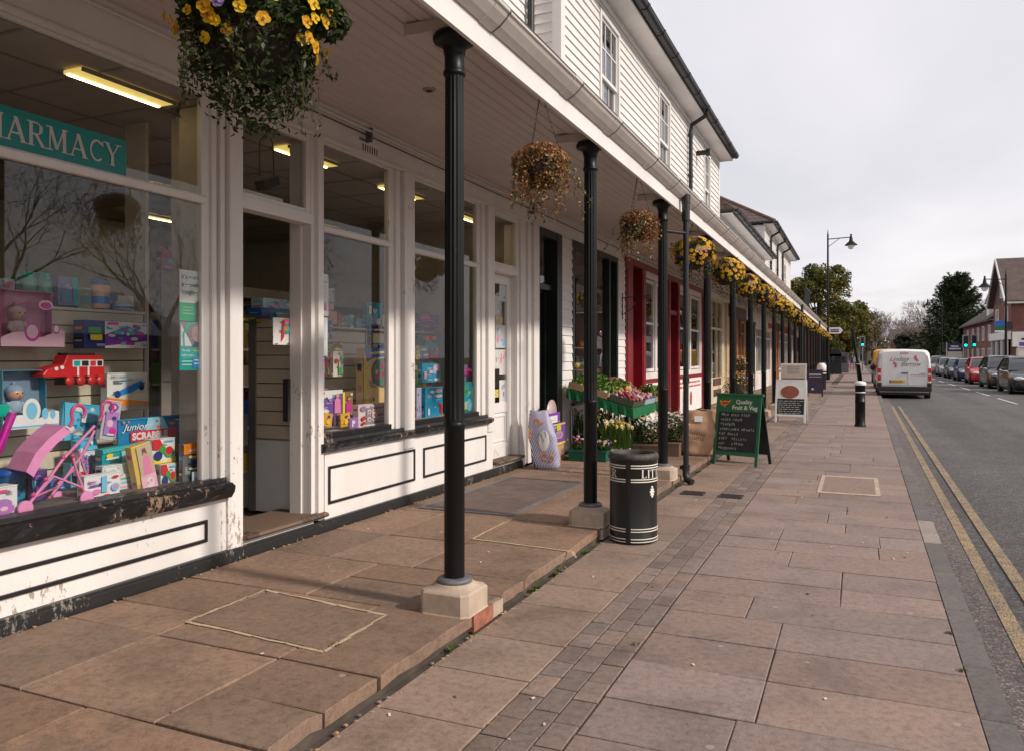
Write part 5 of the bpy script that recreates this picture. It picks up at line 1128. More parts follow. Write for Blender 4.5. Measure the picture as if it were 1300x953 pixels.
item('health_poster', 'teal poster with a child\'s photograph below the cough poster', 'poster', 228, 409, 259, 470, -3.918, .0015, (.0, .30, .28), [('r', 0, .48, 1, 1, (.20, .17, .18)), ('p', [(.05, .5), (.05, .95), (.3, .7), (.5, .5)], (.55, .50, .52)), ('e', .72, .76, .24, .17, (.36, .26, .26)), ('p', [(.5, .48), (.6, .60), (.8, .56), (1, .60), (1, .48)], (.04, .04, .05)), ('p', [(.12, .5), (.10, .75), (.3, .97), (.62, 1), (.62, .97), (.35, .92), (.18, .75), (.2, .5)], (.0, .36, .28)), ('t', .06, .385, .075, 'We need', 'w', 0, .8), ('t', .52, .385, .075, 'more', 'yl', 0, .9), ('t', .06, .29, .075, 'health visitors', 'w', 0, .75), ('r', .06, .17, .5, .20, (.3, .55, .5)), ('r', .06, .10, .48, .13, (.3, .55, .5)), ('r', .52, .05, .92, .26, 'bl'), ('r', .56, .20, .85, .22, 'w'), ('r', .56, .13, .8, .15, 'w')])
# pink pushchair
pcx = thing('toy_pushchair', 'pink toy pushchair with fabric seat and hooked handles', 'pushchair', (-4.1, 3.05, FL))
def pw(px, py, X): y, z = W(px, py, X); return Vector((X, y, z))
XN, XF = -4.00, -4.24
mb = MB()
for X, dx, dy in ((XN, 0, 0), (XF, 26, -8)):
    mb.tube([pw(36 + dx, 640 + dy, X), pw(60 + dx, 610 + dy, X), pw(80 + dx, 582 + dy, X), pw(120, 540 + (0 if X == XN else 6), X)], .0085, 'pushchair_pink', 8)
    mb.tube([pw(110 + dx * .4, 632 + dy, X), pw(98 + dx * .3, 600 + dy, X), pw(92 + dx * .3, 578 + dy, X)], .0075, 'pushchair_pink', 8)
    mb.tube([pw(104 + dx * .4, 618 + dy, X), pw(68 + dx, 604 + dy, X), pw(52 + dx * .8, 622 + dy, X)], .0065, 'pushchair_pink', 8)
mb.tube([pw(44, 630, XN), pw(72, 618, XN - .1), pw(66, 620, XF)], .006, 'pushchair_pink', 8); mb.tube([pw(112, 625, XN), pw(104, 624, XF)], .006, 'pushchair_pink', 8); mb.build('frame', pcx)
mb = MB(); seat = [[pw(36, 596, XN), pw(60, 606, XN), pw(74, 578, XN), pw(82, 545, XN)], ]
a = [pw(33, 598, XN - .02), pw(45, 575, XN - .02), pw(62, 556, XN - .02), pw(82, 540, XN - .02)]; b = [Vector((XF + .02, p.y + .03, p.z + .005)) for p in a]
for k in range(3): mb.add([a[k], a[k + 1], b[k + 1], b[k]], [(0, 1, 2, 3)], 'pushchair_fabric'); mb.add([p + Vector((0, .006, -.006)) for p in (a[k], a[k + 1], b[k + 1], b[k])], [(3, 2, 1, 0)], 'pushchair_fabric')
e0, e1 = pw(70, 605, XN - .02), pw(70, 605, XF + .06)
mb.add([a[0], b[0], Vector((XF + .02, e0.y + .02, e0.z)), e0], [(0, 1, 2, 3)], 'pushchair_fabric')

for p_, q_ in ((a[0], a[1]), (a[1], a[2]), (a[2], a[3])):  # narrow side wing of the sling
    mb.add([p_, q_, q_ + Vector((.004, .04, -.035)), p_ + Vector((.004, .04, -.035))], [(0, 1, 2, 3)], 'pushchair_fabric')
for p_, q_ in ((b[0], b[1]), (b[1], b[2]), (b[2], b[3])): mb.add([p_, q_, q_ + Vector((-.004, .055, -.04)), p_ + Vector((-.004, .055, -.04))], [(0, 1, 2, 3)], 'pushchair_fabric')
mb.build('fabric_seat', pcx)
for X, p in ((XN, (88, 541)), (XF + .03, (126, 534))):
    mb = MB(); o = pw(*p, X); pts = [o + Vector((0, .0, 0)), o + Vector((0, .02, .03))]
    c = o + Vector((0, .055, .075)); pts += [c + Vector((0, .042 * math.cos(t_), .040 * math.sin(t_))) for t_ in [math.pi - k * .5 for k in range(9)]]
    mb.tube(pts, .0095, 'print', 8, (.62, .04, .22)); mb.build('handle', pcx)
mb = MB(); 
for p in ((80, 580), (92, 578), (58, 608), (42, 628)): mb.ball(pw(*p, XN), .013, 'print', (.6, .05, .25), 8)
mb.build('joint', pcx)
for (px, py, X) in ((32, 645, XN + .01), (110, 632, XN + .01), (75, 632, XF), (88, 634, XF)):
    mb = MB(); c = pw(px, py, X); mb.lathe([(.0, -.012), (.014, -.012), (.016, -.008), (.036, -.009), (.042, -.006), (.042, .006), (.036, .009), (.016, .008), (0, .012)], c, 'pushchair_fabric', 20, T=rot('Y', 90)); mb.build('wheel', pcx)
# -- second window
WP = -3.912
item('notice', 'white notice with pink heading taped inside the second window, upper', 'notice', 402, 348, 417, 401, WP, .001, (.66, .64, .66), [('r', .1, .80, .9, .83, (.7, .25, .35)), ('p', [(.3, .05), (.5, .1), (.7, .35), (.85, .2), (.9, .05)], (.6, .15, .3)), ('p', [(.4, .05), (.6, .12), (.85, .12), (.9, .05)], 'w')] + [('r', .1, .7 - k * .06, .8, .71 - k * .06, 'gy') for k in range(5)])
item('notice', 'plain typed white notice taped inside the second window, lower', 'notice', 402, 403, 416, 452, WP, .001, (.66, .65, .67), [('r', .15, .9 - k * .06, .8, .91 - k * .06, 'gy') for k in range(9)])
pr2 = [
 ('card_pack', 'small grey picture card above a pink one, top left of the second window', 'card', 415, 366, 425, 384, -4.5, .02, (.40, .38, .34), 5, ['gy', 'cr', 'bk']),
 ('card_pack', 'pink card pack hanging under the grey picture card', 'card', 415, 385, 424, 394, -4.5, .02, (.62, .25, .35), 2, ['lpk']),
 ('card_pack', 'peach-coloured card pack with a doll picture in the second window', 'card', 415, 395, 428, 412, -4.48, .03, (.55, .32, .2), 8, ['cr', 'sk', 'pk']),
 ('card_pack', 'blue card pack hanging below the peach one', 'card', 415, 407, 422, 430, -4.46, .02, (.05, .18, .4), 6, ['lb', 'w', 'rd']),
 ('blue_bottles', 'row of blue and orange bottles on top of the second slatwall', 'bottles', 430, 402, 447, 414, -4.62, .05, (.10, .30, .45), 9, ['or_', 'lb', 'tq', 'yl']),
 ('blue_bottles', 'navy pack on top of the second slatwall left of the teal gift box', 'carton', 448, 404, 464, 414, -4.62, .05, (.03, .12, .28), 5, ['bl', 'nv']),
 ('gift_box', 'teal patterned gift box standing on top of the second slatwall', 'carton', 466, 385, 486, 414, -4.6, .06, (.03, .30, .40), 16, ['lb', 'w', 'tq', 'pk']),
 ('white_carton', 'white and lilac carton at the right end of the second slatwall top', 'carton', 486, 400, 498, 415, -4.56, .06, (.66, .65, .68), 2, ['mv']),
 ('puppet_pack', 'yellow-topped dark pack hanging in the second window', 'toy pack', 413, 434, 435, 446, -4.44, .03, (.20, .14, .05), 4, ['yl']),
 ('puppet_pack', 'white card with red, yellow and green soft toy', 'toy pack', 423, 446, 436, 478, -4.42, .03, (.66, .64, .60), 10, ['rd', 'yl', 'gn', 'bl']),
 ('puppet_pack', 'dark red soft toy pack left of the white one', 'toy pack', 413, 447, 422, 477, -4.42, .03, (.16, .05, .05), 5, ['rd', 'gn', 'br']),
 ('pen_pack', 'multicoloured pink and turquoise pack hanging by the post of the second window', 'toy pack', 400, 455, 412, 494, -4.15, .03, (.55, .12, .4), 16, ['tq', 'pu', 'pk', 'lb', 'w']),
]
for k, (n_m, lb, ct, a, b, c, d_, X, dp, base, ns, pl) in enumerate(pr2): item(n_m, lb, ct, a, b, c, d_, X, dp, base, scatter(50 + k, ns, pl, .06, .06, .94, .94, .4))
item('play_box', 'purple and white doll play set box with a pink figure in the second window', 'toy box', 402, 495, 434, 528, -4.10, .07, (.16, .07, .36), [('p', [(0, 1), (1, 1), (1, .86), (.5, .8), (0, .6)], 'w'), ('r', .06, .86, .28, .95, 'rd'), ('e', .48, .74, .10, .08, 'w'), ('e', .50, .62, .06, .08, 'mv'), ('t', .06, .48, .13, 'Happy', 'w'), ('t', .06, .36, .13, 'Fairy', 'w'), ('p', [(.66, .1), (.66, .6), (.76, .72), (.9, .6), (.92, .1)], 'pk'), ('e', .78, .78, .07, .08, 'sk'), ('e', .3, .2, .14, .08, 'w')])
item('doll_carton', 'brown and gold fashion doll box beside the purple play set', 'boxed doll', 434, 497, 448, 527, -4.12, .06, (.28, .14, .05), [('r', 0, 0, .2, 1, 'yl'), ('p', [(.3, .1), (.35, .5), (.5, .62), (.65, .62), (.75, .5), (.8, .1)], 'mg'), ('e', .58, .72, .12, .07, 'sk'), ('p', [(.42, .6), (.45, .84), (.7, .84), (.75, .6), (.68, .75), (.5, .75)], (.2, .08, .03)), ('r', .7, .85, .9, .93, 'w')])
for k, a in enumerate((409, 433)): item('yellow_pack', ['orange-yellow card pack lying below the purple play set, left', 'orange-yellow card pack lying below the brown doll box, right'][k], 'toy pack', a, 524, a + 12, 541, -4.02, .02, (.75, .38, .02), [('e', .55, .75, .12, .1, 'nv'), ('e', .5, .35, .2, .18, 'yl')], tilt=-10 + 14 * k, group='orange card packs in the second window')
item('narrow_box', 'turquoise-edged narrow box leaning on the post of the second window', 'toy box', 400, 523, 407, 548, -4.0, .03, (.0, .36, .30), [('r', .25, .08, .8, .92, 'br'), ('r', .3, .1, .5, .9, 'cr')])
item('unicorn_pack', 'small purple and white pony toy on the second window bed', 'toy', 444, 530, 455, 543, -4.0, .03, (.42, .15, .55), scatter(77, 8, ['w', 'lpk', 'mv', 'pu'], .1, .1, .9, .9, .4))
item('tea_set_box', 'cream and lilac toy tea set box with rows of cups', 'toy box', 455, 512, 491, 540, -4.06, .06, (.72, .62, .58), [('r', .24, .12, .86, .85, (.32, .28, .33)), ('r', .88, 0, 1, 1, 'mv'), ('e', .14, .82, .10, .12, 'mv'), ('r', .4, .86, .7, .95, 'lpk')] + [('e', u, v, .065, .10, 'w') for u in (.34, .5, .66, .8) for v in (.32, .66)] + [('e', u, v, .03, .05, 'rd') for u in (.34, .5, .66, .8) for v in (.32, .66)] + [('e', .5, .5, .09, .14, 'w'), ('e', .5, .5, .04, .07, 'or_'), ('r', .2, .03, .84, .10, 'w'), ('e', .12, .4, .06, .1, 'rd'), ('e', .12, .18, .06, .08, 'rd')])
item('activity_box', 'tall orange and yellow activity toy box with a green round window', 'toy box', 461, 442, 498, 532, -4.30, .08, (.74, .48, .22), [('r', 0, 0, .14, 1, 'yl'), ('p', [(.14, 0), (.5, 0), (.4, .4), (.14, .5)], (.76, .52, .2)), ('p', [(0, 1), (1, 1), (1, .90), (.3, .86), (.1, .80)], (.02, .10, .36)), ('p', [(.2,.91),(.85,.935),(.85,.965),(.2,.94)], 'yl'), ('e', .64, .66, .36, .20, (.10, .20, .15))] + scatter(61, 12, ['rd', 'lb', 'yl', 'mg', 'nv', 'w'], .36, .54, .92, .80, .15) + [('p', [(.22, .30), (.3, .34), (.36, .26), (.28, .22)], 'yl'), ('e', .30, .29, .03, .03, 'nv')])
# -- third window
pr3 = [
 ('toy_tub', 'purple toy pots on the third window slatwall top', 'toys', 531, 399, 557, 418, -4.55, .05, (.14, .03, .20), 10, ['mg', 'pu', 'rd', 'nv']),
 ('figure_pack', 'row of green and blue boxed figures in the third window', 'toys', 531, 425, 559, 447, -4.50, .05, (.10, .12, .12), 14, ['gn', 'bl', 'rd', 'tq', 'w', 'or_']),
 ('blue_box', 'bright blue square toy box with pink stripe, upper, in the third window', 'toy box', 536, 461, 560, 485, -4.42, .06, (.02, .30, .52), 6, ['lb', 'lpk', 'w']),
 ('blue_box', 'bright blue toy box with a round pink picture, lower, in the third window', 'toy box', 540, 491, 562, 529, -4.25, .08, (.02, .30, .52), 6, ['lpk', 'w', 'rd']),
 ('lilac_box', 'narrow lilac box standing at the left of the third window', 'toy box', 529, 492, 535, 530, -4.15, .05, (.42, .38, .55), 2, ['lb']),
 ('pink_box', 'red and pink toy box right of the first column, upper', 'toy box', 583, 463, 603, 484, -4.38, .06, (.10, .20, .25), 9, ['rd', 'pk', 'mg']),
 ('teal_box', 'teal toy box right of the first column, lower', 'toy box', 583, 485, 603, 524, -4.30, .06, (.02, .26, .28), 8, ['tq', 'lb', 'gn', 'cr']),
]
for k, (n_m, lb, ct, a, b, c, d_, X, dp, base, ns, pl) in enumerate(pr3): item(n_m, lb, ct, a, b, c, d_, X, dp, base, scatter(90 + k, ns, pl, .06, .06, .94, .94, .42))
mb = MB(); q = random.Random(12)
for k in range(30): u = q.uniform(0, 1); mb.ball((-4.2 + q.uniform(-.02, .02), 6.93 + .1 * math.sin(k * 1.3), 2.5 - k * .022), .025, 'print', q.choice((C('yl'), C('bl'), C('bl'), C('tq'), C('gn'))), 8)
o = mb.build('hanging_garland'); tag(o, 'yellow and blue garland hanging behind the third window left of the column', 'garland')
# -- notices in the door
for k, (a, b, c, d_, base) in enumerate(((634, 353, 643, 383, (.55, .58, .62)), (628, 376, 634, 400, (.5, .5, .5)), (629, 402, 638, 412, (.45, .33, .12)), (629, 413, 644, 442, (.5, .53, .54)), (628, 444, 634, 468, (.6, .58, .55)), (634, 444, 643, 476, (.62, .58, .56)), (634, 482, 643, 514, (.66, .65, .66)), (627, 494, 633, 504, (.7, .55, .1)))):
    L_ = ['blue and white notice at the top of the half-glazed door', 'grey notice at the upper left of the half-glazed door', 'small tan sticker in the half-glazed door', 'wide grey-blue poster in the middle of the half-glazed door', 'narrow white leaflet in the half-glazed door', 'white poster with small pictures in the half-glazed door', 'plain typed sheet low in the half-glazed door', 'small yellow sticker low in the half-glazed door'][k]
    item('notice', L_, 'notice', a, b, c, d_, -3.983, .001, base, scatter(120 + k, 5, ['w', 'gy', 'lb', 'pk', 'or_'] if k in (0, 3, 5) else ['gy', 'w'], .1, .1, .9, .9, .3))
# -- goods seen through the open doorway
item('nappy_pack', 'long pack of teal and white boxes above the doorway slatwall', 'carton', 334, 380, 368, 392, -4.30, .12, (.35, .55, .55), scatter(31, 16, ['w', 'pk', 'tq', 'w'], 0, .1, 1, .9, .2))
item('nappy_pack', 'dark blue flat box under the teal cartons in the doorway', 'carton', 330, 392, 368, 404, -4.28, .12, (.02, .09, .28), [('r', .5, .3, .95, .6, 'lb'), ('r', 0, 0, .3, 1, 'nv')])
item('nappy_pack', 'green and navy boxes on the doorway shelf', 'carton', 306, 396, 330, 410, -4.45, .12, (.06, .14, .04), scatter(33, 5, ['nv', 'gn', 'yl'], 0, .1, 1, .9, .4))
item('magazine', 'white booklet with red and blue cartoon shapes hung on the doorway slats', 'booklet', 347, 404, 368, 438, -4.07, .01, (.64, .62, .60), [('p', [(.42, .1), (.5, .9), (.62, .95), (.6, .3)], 'rd'), ('e', .75, .85, .14, .12, 'pk'), ('e', .76, .60, .22, .18, 'tq'), ('e', .74, .62, .12, .1, 'or_')])
t = thing('pram', 'dark pram wheel standing inside the pharmacy doorway', 'pram', (-4.5, 4.6, .24))
mb = MB(); c = (-4.42, 4.55, .42); Tn = rot('Z', 35) @ rot('Y', 90)
for r0, m in ((.17, 'tyre'), (.13, 'steel_strip')):
    pts = [Vector(c) + Tn.to_3x3() @ Vector((r0 * math.cos(a), r0 * math.sin(a), 0)) for a in [2 * math.pi * k / 28 for k in range(29)]]; mb.tube(pts, .02 if m == 'tyre' else .008, m, 8, cap=False)
mb.build('wheel', t); mb = MB()
for k in range(6): a = k * math.pi / 3; mb.tube([c, Vector(c) + Tn.to_3x3() @ Vector((.13 * math.cos(a), .13 * math.sin(a), 0))], .006, 'trim_black', 5)
mb.tube([c, (-4.5, 4.75, .9)], .014, 'trim_black', 6); mb.box(-4.7, 4.5, .75, -4.45, 4.9, 1.0, 'trim_black'); mb.build('chassis', t)
mb = MB(); mb.box(-4.10, 4.90, .95, -4.05, 4.94, 1.28, 'trim_black'); o = mb.build('door_closer'); tag(o, 'small black box fixed inside the doorway beside the slats', 'fitting')
# ============================================================ street furniture and goods outside
# litter bin
bx, by = G(800, 691); by += .17; bx -= .02
t = thing('litter_bin', 'round black litter bin lettered LITTER with cream bands, on the pavement by the second column', 'litter bin', (bx, by, 0))
mb = MB(); BR = .186
mb.lathe([(.17, .0), (.178, .004), (.188, .012), (.188, .03), (BR, .034), (BR, .645), (.188, .65)], (bx, by, 0), 'bin_black', 48); mb.lathe([(.155, .66), (.155, .03)], (bx, by, 0), 'dark_iron', 32); mb.build('drum', t)
mb = MB(); mb.lathe([(.188, .648), (.197, .655), (.199, .672), (.193, .690), (.180, .700), (.166, .700), (.158, .690), (.155, .655)], (bx, by, 0), 'dark_iron', 48); mb.build('rim', t)
def arcband(mb, a0, a1, z0, z1, r_, mat, thick=.002):
    n = 28; vs = []
    for k in range(n + 1):
        a = R(a0 + (a1 - a0) * k / n); vs += [(bx + r_ * math.cos(a), by + r_ * math.sin(a), z0), (bx + (r_ + thick) * math.cos(a), by + (r_ + thick) * math.sin(a), z0 + thick), (bx + (r_ + thick) * math.cos(a), by + (r_ + thick) * math.sin(a), z1 - thick), (bx + r_ * math.cos(a), by + r_ * math.sin(a), z1)]
    mb.add(vs, [(k * 4 + j, (k + 1) * 4 + j, (k + 1) * 4 + j + 1, k * 4 + j + 1) for k in range(n) for j in range(3)], mat)
mb = MB()
for s0 in (-81, 99):
    for (z0, z1) in ((.607, .616), (.588, .597), (.500, .509), (.481, .490), (.118, .126), (.098, .106), (.040, .048), (.018, .026)): arcband(mb, s0, s0 + 168, z0, z1, BR + .0015, 'ivory', .0025)
mb.build('painted_bands', t)
mb = MB()
for s0 in (-87, 93): a = R(s0); T = tr(bx, by, 0) @ Matrix.Rotation(a, 4, 'Z'); mb.box(BR - .002, -.011, .0, BR + .007, .011, .648, 'bin_black', T=T)
mb.build('seam_strip', t, .002)
mb = MB(); qs, wd = serif('LITTER', .058, .10)
for s0 in (-56, 150):
    for k, q in enumerate(qs):
        vs = []
        for (x, y) in q: a = R(s0 + x / BR * 57.3 * 1.18); r_ = BR + .0022 + .00008 * k; vs.append((bx + r_ * math.cos(a), by + r_ * math.sin(a), .517 + y * 1.08))
        mb.add(vs, [(0, 1, 2, 3)], 'ivory')
mb.build('lettering', t)
mb = MB()
for da, dz in ((0, 0), (-3, .014), (3, .014), (0, .018), (-5, .034), (5, .034), (0, .036), (-3, .052), (3, .052), (0, .072)): a = R(-25 + da); mb.ball((bx + (BR + .001) * math.cos(a), by + (BR + .001) * math.sin(a), .37 + dz), (.006, .012, .011), 'ivory', n=8, T=Matrix.Rotation(a, 4, 'Z'))
mb.build('crest', t)
# potato sack
m_, n_, b_ = nt('sack_stripe')
tc = node(n_, 'ShaderNodeTexCoord'); mp = node(n_, 'ShaderNodeMapping'); mp.inputs['Rotation'].default_value = (0, R(16), R(-25)); n_.links.new(tc.outputs['Object'], mp.inputs[0])
wv = node(n_, 'ShaderNodeTexWave', bands_direction='X'); wv.inputs['Scale'].default_value = 19; wv.inputs['Distortion'].default_value = 1.2; n_.links.new(mp.outputs[0], wv.inputs['Vector'])
n_.links.new(ramp(n_, [(.46, (.09, .10, .28)), (.56, (.60, .56, .62))], wv.outputs['Fac']), b_.inputs['Base Color']); b_.inputs['Roughness'].default_value = .5
def sack(name, label, cat, c, h, w, d, lean, mat, seed, rz=0, neck=.35, crump=.05):
    t = thing(name, label, cat, c, R(rz)); q = random.Random(seed); ph = [q.uniform(0, 6.28) for _ in range(8)]
    vs = []; N, K = 22, 26
    for i in range(N + 1):
        v = i / N; env = (.80 + .20 * min(1, v / .06)) * (1 - (1 - neck) * max(0, (v - .55) / .45) ** 1.6)
        for k in range(K):
            a = 2 * math.pi * k / K; e = 3.6; cx_, sy_ = math.cos(a), math.sin(a); rr = 1 / (abs(cx_) ** e + abs(sy_) ** e) ** (1 / e)
            wr = 1 + crump * (math.sin(a * 3 + ph[0] + v * 5) + .7 * math.sin(a * 7 + ph[1] - v * 9) * (.4 + v) + .5 * math.sin(v * 23 + ph[2] + a * 2))
            x, y = cx_ * rr * w / 2 * env * wr, sy_ * rr * d / 2 * (env if v < .6 else env * (1 - .6 * (v - .6) / .4)) * wr
            vs.append((x + lean[0] * v ** 1.3, y + lean[1] * v ** 1.3, v * h + (.012 * math.sin(a * 4 + ph[3]) if v > .9 else 0)))
    fs = [(i * K + k, i * K + (k + 1) % K, (i + 1) * K + (k + 1) % K, (i + 1) * K + k) for i in range(N) for k in range(K)] + [tuple(range(K))[::-1], tuple(range(N * K, (N + 1) * K))]
    mb = MB(); mb.add(vs, fs, mat, smooth=True); o = mb.build('sack', None); o.parent = t; o.name = 'bag_body'
    return t
px_, py_ = G(694, 594, .09)
t = sack('potato_sack', 'blue-and-white striped potato sack with orange lettering leaning on the shop post', 'sack', (px_, py_, .09), .70, .33, .24, (-.10, .04), 'sack_stripe', 3, rz=20, crump=.05, neck=.62)
def on_sack(t, mat, shapes, w, d, lean, h=.70):
    mb = MB()
    for (kind, u, v, a, b, *c) in shapes:
        y = -d / 2 * 1.06 * (1 - .25 * max(0, (v - .55) / .45)) + lean[1] * v ** 1.3; x = u * w / 2 + lean[0] * v ** 1.3
        yield_ = (x, y - .004, v * h)
        if kind == 'arc': mb.tube([(x + a * math.cos(q_), yield_[1], v * h + b * math.sin(q_)) for q_ in [R(c[0] + (c[1] - c[0]) * k / 10) for k in range(11)]], .012, mat, 6)
        elif kind == 'e': mb.disc(yield_, a, (0, -1, 0), mat, n=20, sy=b / a)
        elif kind == 't': mb.text(c[0], tr(x, y - .012, v * h) @ rot('X', 90) @ rot('Z', b), a, mat, ext=.001)
    return mb
def build_sack_marks(mat, shapes, t, nm):
    g_ = MB(); w, d, lean, h = .33, .24, (-.10, .04), .70
    for (kind, u, v, a, b, *c) in shapes:
        y = -d / 2 * 1.05 * (1 - .25 * max(0, (v - .55) / .45)) + lean[1] * v ** 1.3; x = u * w / 2 + lean[0] * v ** 1.3
        if kind == 'arc': g_.tube([(x + a * math.cos(q_), y - .003, v * h + b * math.sin(q_)) for q_ in [R(c[0] + (c[1] - c[0]) * k / 10) for k in range(11)]], .010, mat, 6)
        elif kind == 'e': g_.lathe([(a, 0), (a * .96, .006), (0, .007)], (x, y + .002, v * h), mat, 20, T=rot('X', 90) @ Matrix.Diagonal((1, b / a, 1, 1)))
        else: g_.text(c[0], tr(x, y - .024, v * h) @ rot('Z', 8) @ rot('X', 90) @ rot('Z', b), a, mat, ext=.001)
    T = t.matrix_basis; g_.v = [tuple(T @ Vector(p)) for p in g_.v]; g_.build(nm, t)
build_sack_marks('sign_white', [('e', .06, .50, .065, .13)], t, 'label_patch')
build_sack_marks('trim_black', [('t', .10, .66, .042, -70, 'WHITE'), ('t', -.20, .62, .036, -70, 'WHITE')], t, 'lettering')
build_sack_marks('orange_print', [('arc', -.28, .80, .035, .045, -40, 200), ('arc', .05, .83, .03, .03, 150, 330), ('arc', -.05, .22, .035, .04, 20, 300), ('arc', .42, .20, .03, .035, -150, 100), ('arc', -.85, .60, .02, .06, 60, 260)], t, 'emblem')
# purple display boxes
X = -3.62
item('display_carton', 'purple carton with yellow tag standing by the greengrocer doorway', 'carton', 699, 537, 717, 564, X, .16, (.20, .07, .38), [('r', 0, 0, 1, .10, 'yl'), ('r', 0, .92, 1, 1, (.6, .45, .2)), ('r', .38, .66, .68, .97, (.55, .55, .02)), ('e', .52, .45, .30, .18, (.5, .35, .3)), ('e', .52, .45, .24, .13, (.35, .2, .3))])
t, T, w, h = item('display_carton', 'purple arched display card with white price label on top of the purple carton', 'carton', 692, 524, 711, 537, X - .02, .05, (.20, .07, .38), [('r', .25, .05, .78, .75, 'w'), ('r', .3, .3, .7, .34, 'gy')])
mb = MB(); mb.lathe([(w * .33, 0), (w * .33, .01), (0, .011)], T @ Vector((w * .5, h * .95, -.02)), 'print', 20, (.5, .36, .36), T=rot('Y', 90)); mb.build('round_badge', t)
y_, _ = W(708, 566, X); mb = MB(); mb.box(-3.8, y_ - .15, .09, -3.58, y_ + .15, W(708, 564, X)[1] - .003, 'kraft'); o = mb.build('cardboard_tray', bevel=.005); tag(o, 'low cardboard tray under the purple carton', 'tray')
# ---- plants: leaf and petal helpers
def leafs(mb, c, r_, n, size, cols, q, mat='leaf', squash=1.0, down=0, shell=.45, up=.3):
    for _ in range(n):
        v = Vector((q.gauss(0, 1), q.gauss(0, 1), q.gauss(0, 1))).normalized(); p = Vector(c) + Vector((v.x * r_[0], v.y * r_[1], v.z * r_[2])) * (shell + (1 - shell) * q.random() ** .5)
        p.z -= down * q.random() * (1 if v.z < .2 else 0)
        nrm = (v + Vector((q.gauss(0, .6), q.gauss(0, .6), q.gauss(0, .6) + up))).normalized(); a = nrm.orthogonal().normalized(); a.rotate(Matrix.Rotation(q.uniform(0, 6.28), 3, nrm)); b = nrm.cross(a)
        s = size * q.uniform(.6, 1.4); k = q.choice(cols); m_ = q.uniform(.7, 1.3); k = tuple(min(1, x * m_) for x in k)
        mb.add([p - a * s, p - b * s * .45 * squash + nrm * s * .12, p + a * s, p + b * s * .45 * squash + nrm * s * .12], [(0, 1, 2), (0, 2, 3)], mat, k)
GRN = [(.028, .05, .012), (.042, .068, .016), (.02, .036, .01), (.065, .09, .025)]
def pansy(mb, p, nrm, s, col, dark, q):
    z = Vector(nrm).normalized(); a = z.orthogonal().normalized(); a.rotate(Matrix.Rotation(q.uniform(-.5, .5), 3, z)); b = z.cross(a); p = Vector(p)
    for k, (ang, r_) in enumerate(((90, .5), (35, .48), (145, .48), (215, .45), (325, .45))):
        d = a * math.cos(R(ang)) + b * math.sin(R(ang)); c = p + d * s * .42 + z * (.0015 * k + s * .05)
        m_ = q.uniform(.85, 1.1); cc = tuple(min(1, v * m_) for v in col)
        pts = [c + (a * math.cos(t_) + b * math.sin(t_)) * s * r_ + z * s * q.uniform(-.06, .10) for t_ in [k2 * math.pi / 4 for k2 in range(8)]]
        mb.add([c - z * s * .08] + pts, [(0, i + 1, (i + 1) % 8 + 1) for i in range(8)], 'petal', cc)
    mb.disc(p + z * (s * .16 + .006), s * .16, z, 'petal', dark, n=6)
YEL = [(.80, .50, .01), (.85, .56, .02), (.78, .42, .01)]
ORA = [(.75, .28, .02), (.80, .34, .02)]; PUR = [(.10, .03, .32), (.14, .06, .36), (.35, .22, .5)]
def strand(mb, p, L, q, cols, size, n, sway=.05, mat='leaf'):
    d = Vector((q.uniform(-1, 1), q.uniform(-1, 1), 0)) * sway; pts = [Vector(p) + d * (k / n) + Vector((q.gauss(0, .008), q.gauss(0, .008), -L * k / n)) for k in range(n + 1)]
    mb.tube(pts, .0016, 'leaf', 3, (.10, .07, .03), cap=False, smooth=False)
    for w_ in pts[1:]: leafs(mb, w_, (.018, .018, .012), 3, size, cols, q, mat, shell=.2)
